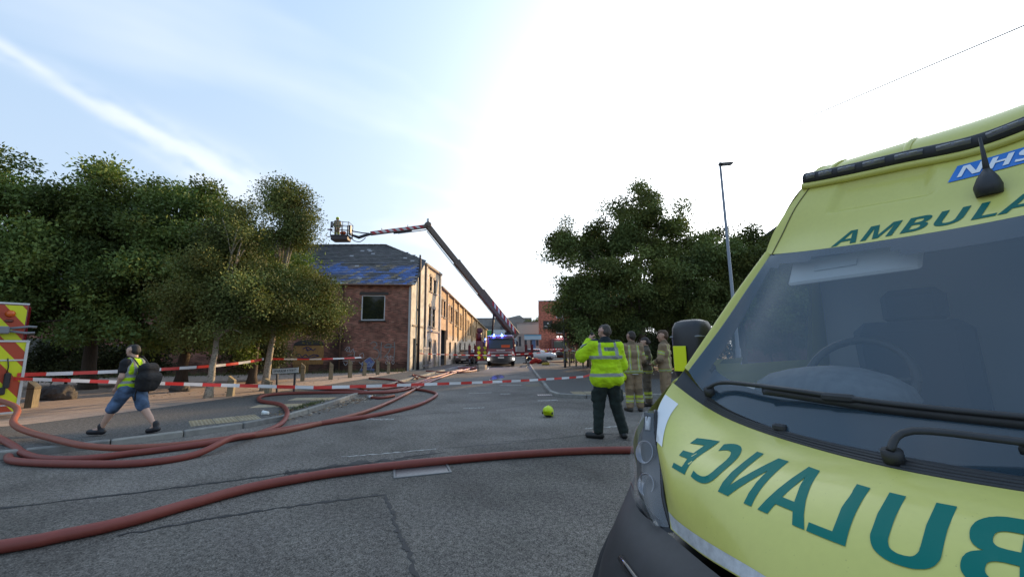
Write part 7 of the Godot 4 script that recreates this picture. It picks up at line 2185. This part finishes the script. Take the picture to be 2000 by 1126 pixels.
# ------------------------------------------------------------------ things left lying about
func build_small_things() -> void:
	var lime := mat("helmet_lime", Color(0.52, 0.68, 0.0), 0.3)
	var h := helmet_mesh(V(0.77, 0.112, -9.21), -0.5, lime, 0.92)
	tag(h, "yellow-green fire helmet left on the road left of the paramedic", "helmet")
	var h2 := helmet_mesh(V(2.58, 0.80, -9.78), PI + 0.6, lime, 0.9)
	h2.rotation.z = 1.2
	tag(h2, "yellow-green fire helmet hanging beside the first firefighter's thigh", "helmet")
	# metal inspection cover half under the near hose
	var c := thing("inspection_cover", "rectangular metal inspection cover in the road, the near hose along its far edge", "cover", V(-1.17, 0, -5.34), 0.30)
	var fr := mat("cover_frame", Color(0.20, 0.20, 0.20), 0.5, 0.5)
	for q in [[V(0, 0.006, 0.19), V(0.70, 0.016, 0.03)], [V(0, 0.006, -0.19), V(0.70, 0.016, 0.03)], [V(-0.335, 0.006, 0), V(0.03, 0.016, 0.35)], [V(0.335, 0.006, 0), V(0.03, 0.016, 0.35)]]: put("frame_bar", bx(q[0], q[1], 0.003), fr, c)
	put("tray", bx(V(0, 0.003, 0), V(0.63, 0.008, 0.34), 0.0), mat("tray", Color(0.36, 0.36, 0.36), 0.35, 0.75, {"tex": "mottle", "scale": 3.0}), c)
	# drain grating by the kerb
	var d := thing("drain_grating", "iron drain grating in the gutter at the right-hand corner", "grating", V(1.02, 0, -13.3), 0.05)
	put("frame", bx(V(0, 0.003, 0), V(0.50, 0.012, 0.44), 0.003), mat("iron", Color(0.035, 0.030, 0.032), 0.6), d)
	for k in 7: put("bar", bx(V(-0.21 + k * 0.07, 0.012, 0), V(0.034, 0.012, 0.40), 0.003), mat("grate_bar", Color(0.42, 0.36, 0.33), 0.45, 0.4), d)
	# kit left on the far pavement
	var b := thing("salvage_sheet", "red salvage sheet heaped on the far right pavement", "sheet", V(2.15, 0.1, -37.0))
	put("heap", skin([[V(-0.5, 0.12, 0), V(-0.1, 0.32, 0.1), 0.16, 0.2], [V(-0.1, 0.3, 0), V(0.3, 0.2, 0), 0.22, 0.2]], 0.04, 0.1, one(Color(0.45, 0.03, 0.02)), 0.05, 2.0), fabric(), b)
	put("dark_fold", skin([[V(0.3, 0.15, 0), V(0.9, 0.14, 0.1), 0.2, 0.15]], 0.04, 0.1, one(Color(0.05, 0.012, 0.012)), 0.05, 4.0), fabric(), b)
	var y := thing("yellow_bundle", "small yellow bundle on the far right pavement beside the red sheet", "bundle", V(2.75, 0.1, -34.0))
	put("bag", skin([[V(-0.2, 0.1, 0), V(0.2, 0.12, 0), 0.13, 0.12]], 0.03, 0.05, one(Color(0.50, 0.36, 0.06)), 0.03, 6.0), fabric(), y)
	put("strap", tb([V(-0.25, 0.2, 0), V(0, 0.3, 0.02), V(0.25, 0.2, 0)], 0.015, 5), mat("strap_black", Color(0.014, 0.014, 0.016), 0.8), y)
	# boulders on the gravel
	var rock := mat("rock", Color(0.17, 0.165, 0.16), 0.92, 0.0, {"tex": "gravel", "scale": 0.8, "nrm": "gravel_n", "vc": 1})
	for q in [[-14.6, -13.1, 0.42, "grey boulder on the gravel right beside the stout timber bollard"], [-13.5, -14.6, 0.34, "grey boulder behind the tape between the bollard and the pedestrian"], [-12.4, -15.2, 0.28, "small flat boulder just behind the pedestrian's rucksack"]]:
		var s: float = q[2]
		tag(put("boulder", skin([[V(q[0] - s * 0.7, 0.1 + s * 0.35, q[1]), V(q[0] + s * 0.5, 0.1 + s * 0.45, q[1] + s * 0.2), s * 0.62, s * 0.72], [V(q[0], 0.1 + s * 0.3, q[1] - s * 0.4), V(q[0] + s, 0.1 + s * 0.2, q[1]), s * 0.6, s * 0.4]], 0.05, 0.05, one(Color(1, 1, 1)), 0.07, q[0]), rock), q[3], "boulder", "boulders on the gravel")
	# litter and dry leaves along the kerb, weeds in the joint
	var r := RandomNumberGenerator.new()
	r.seed = 909
	var m := MB.new()
	for i in 900:
		var k := r.randf()
		var p: Vector3 = along([V(-5.35, 0, -9.2), V(-4.98, 0, -11.4), V(-4.75, 0, -13.4), V(-4.6, 0, -15.5)], k) + V(r.randfn() * 0.22 + 0.05, 0.008, r.randfn() * 0.15)
		if i > 640: p = V(r.randf_range(-12.5, -8.5), 0.108, r.randf_range(-24.0, -13.0))
		elif p.x < -5.2: p.y = 0.115
		var s := r.randf_range(0.02, 0.055)
		var a := r.randf() * TAU
		var u := V(cos(a), r.randf_range(-0.2, 0.4), sin(a)) * s
		var v := V(-sin(a), r.randf_range(-0.1, 0.4), cos(a)) * s * 0.6
		var cc: Color = [Color(0.20, 0.11, 0.05), Color(0.12, 0.08, 0.05), Color(0.28, 0.20, 0.12), Color(0.34, 0.30, 0.24)][r.randi() % 4]
		m.col(cc)
		m.quad(p - u - v * 0.3, p + v, p + u, p - v)
	var lt := put("leaf_litter", m, mat("litter", Color(1, 1, 1), 0.9, 0.0, {"vc": 1}))
	lt.set_meta("kind", "stuff")
	lt.set_meta("label", "dry brown leaves and scraps along the kerb and gravel"); lt.set_meta("category", "leaf litter")
	var g := MB.new()
	for i in 2600:
		var base := V(-5.42, 0.1, -10.9) + V(r.randfn() * 0.06, 0, r.randfn() * 0.45)
		var hh := r.randf_range(0.03, 0.11)
		if i > 260:
			var e := r.randf_range(0.2, 20.0)
			base = V(-7.0, 0.1, -27.5) + V(-0.99123, 0, 0.13216) * e + V(0.13216, 0, 0.99123) * (0.1 + absf(r.randfn()) * 0.7)
			hh = r.randf_range(0.08, 0.35)
		var a := r.randf() * TAU
		var sd := V(cos(a), 0, sin(a)) * 0.012
		var v := r.randf_range(0.6, 1.3)
		g.col(Color(0.11 * v, 0.12 * v, 0.045 * v))
		g.tri(base - sd, base + sd, base + V(r.randfn() * 0.05, hh, r.randfn() * 0.05))
	var gr := put("rough_grass", g, mat("litter"))
	gr.set_meta("kind", "stuff")
	gr.set_meta("label", "rough grass at the foot of the works wall and weeds in the kerb"); gr.set_meta("category", "grass")
	# a lump of paper by the debris
	var pw := thing("crushed_cup", "crushed white paper cup on the paving by the loop of hose", "litter", V(-5.62, 0.1, -9.35))
	put("cup", tb([V(-0.06, 0.05, 0), V(0.07, 0.045, 0.02)], [0.055, 0.04], 9), mat("paper", Color(0.7, 0.72, 0.7), 0.8), pw)
	put("lid", tb([V(-0.066, 0.05, 0), V(-0.058, 0.05, 0)], [0.058, 0.06], 9), mat("paper"), pw)
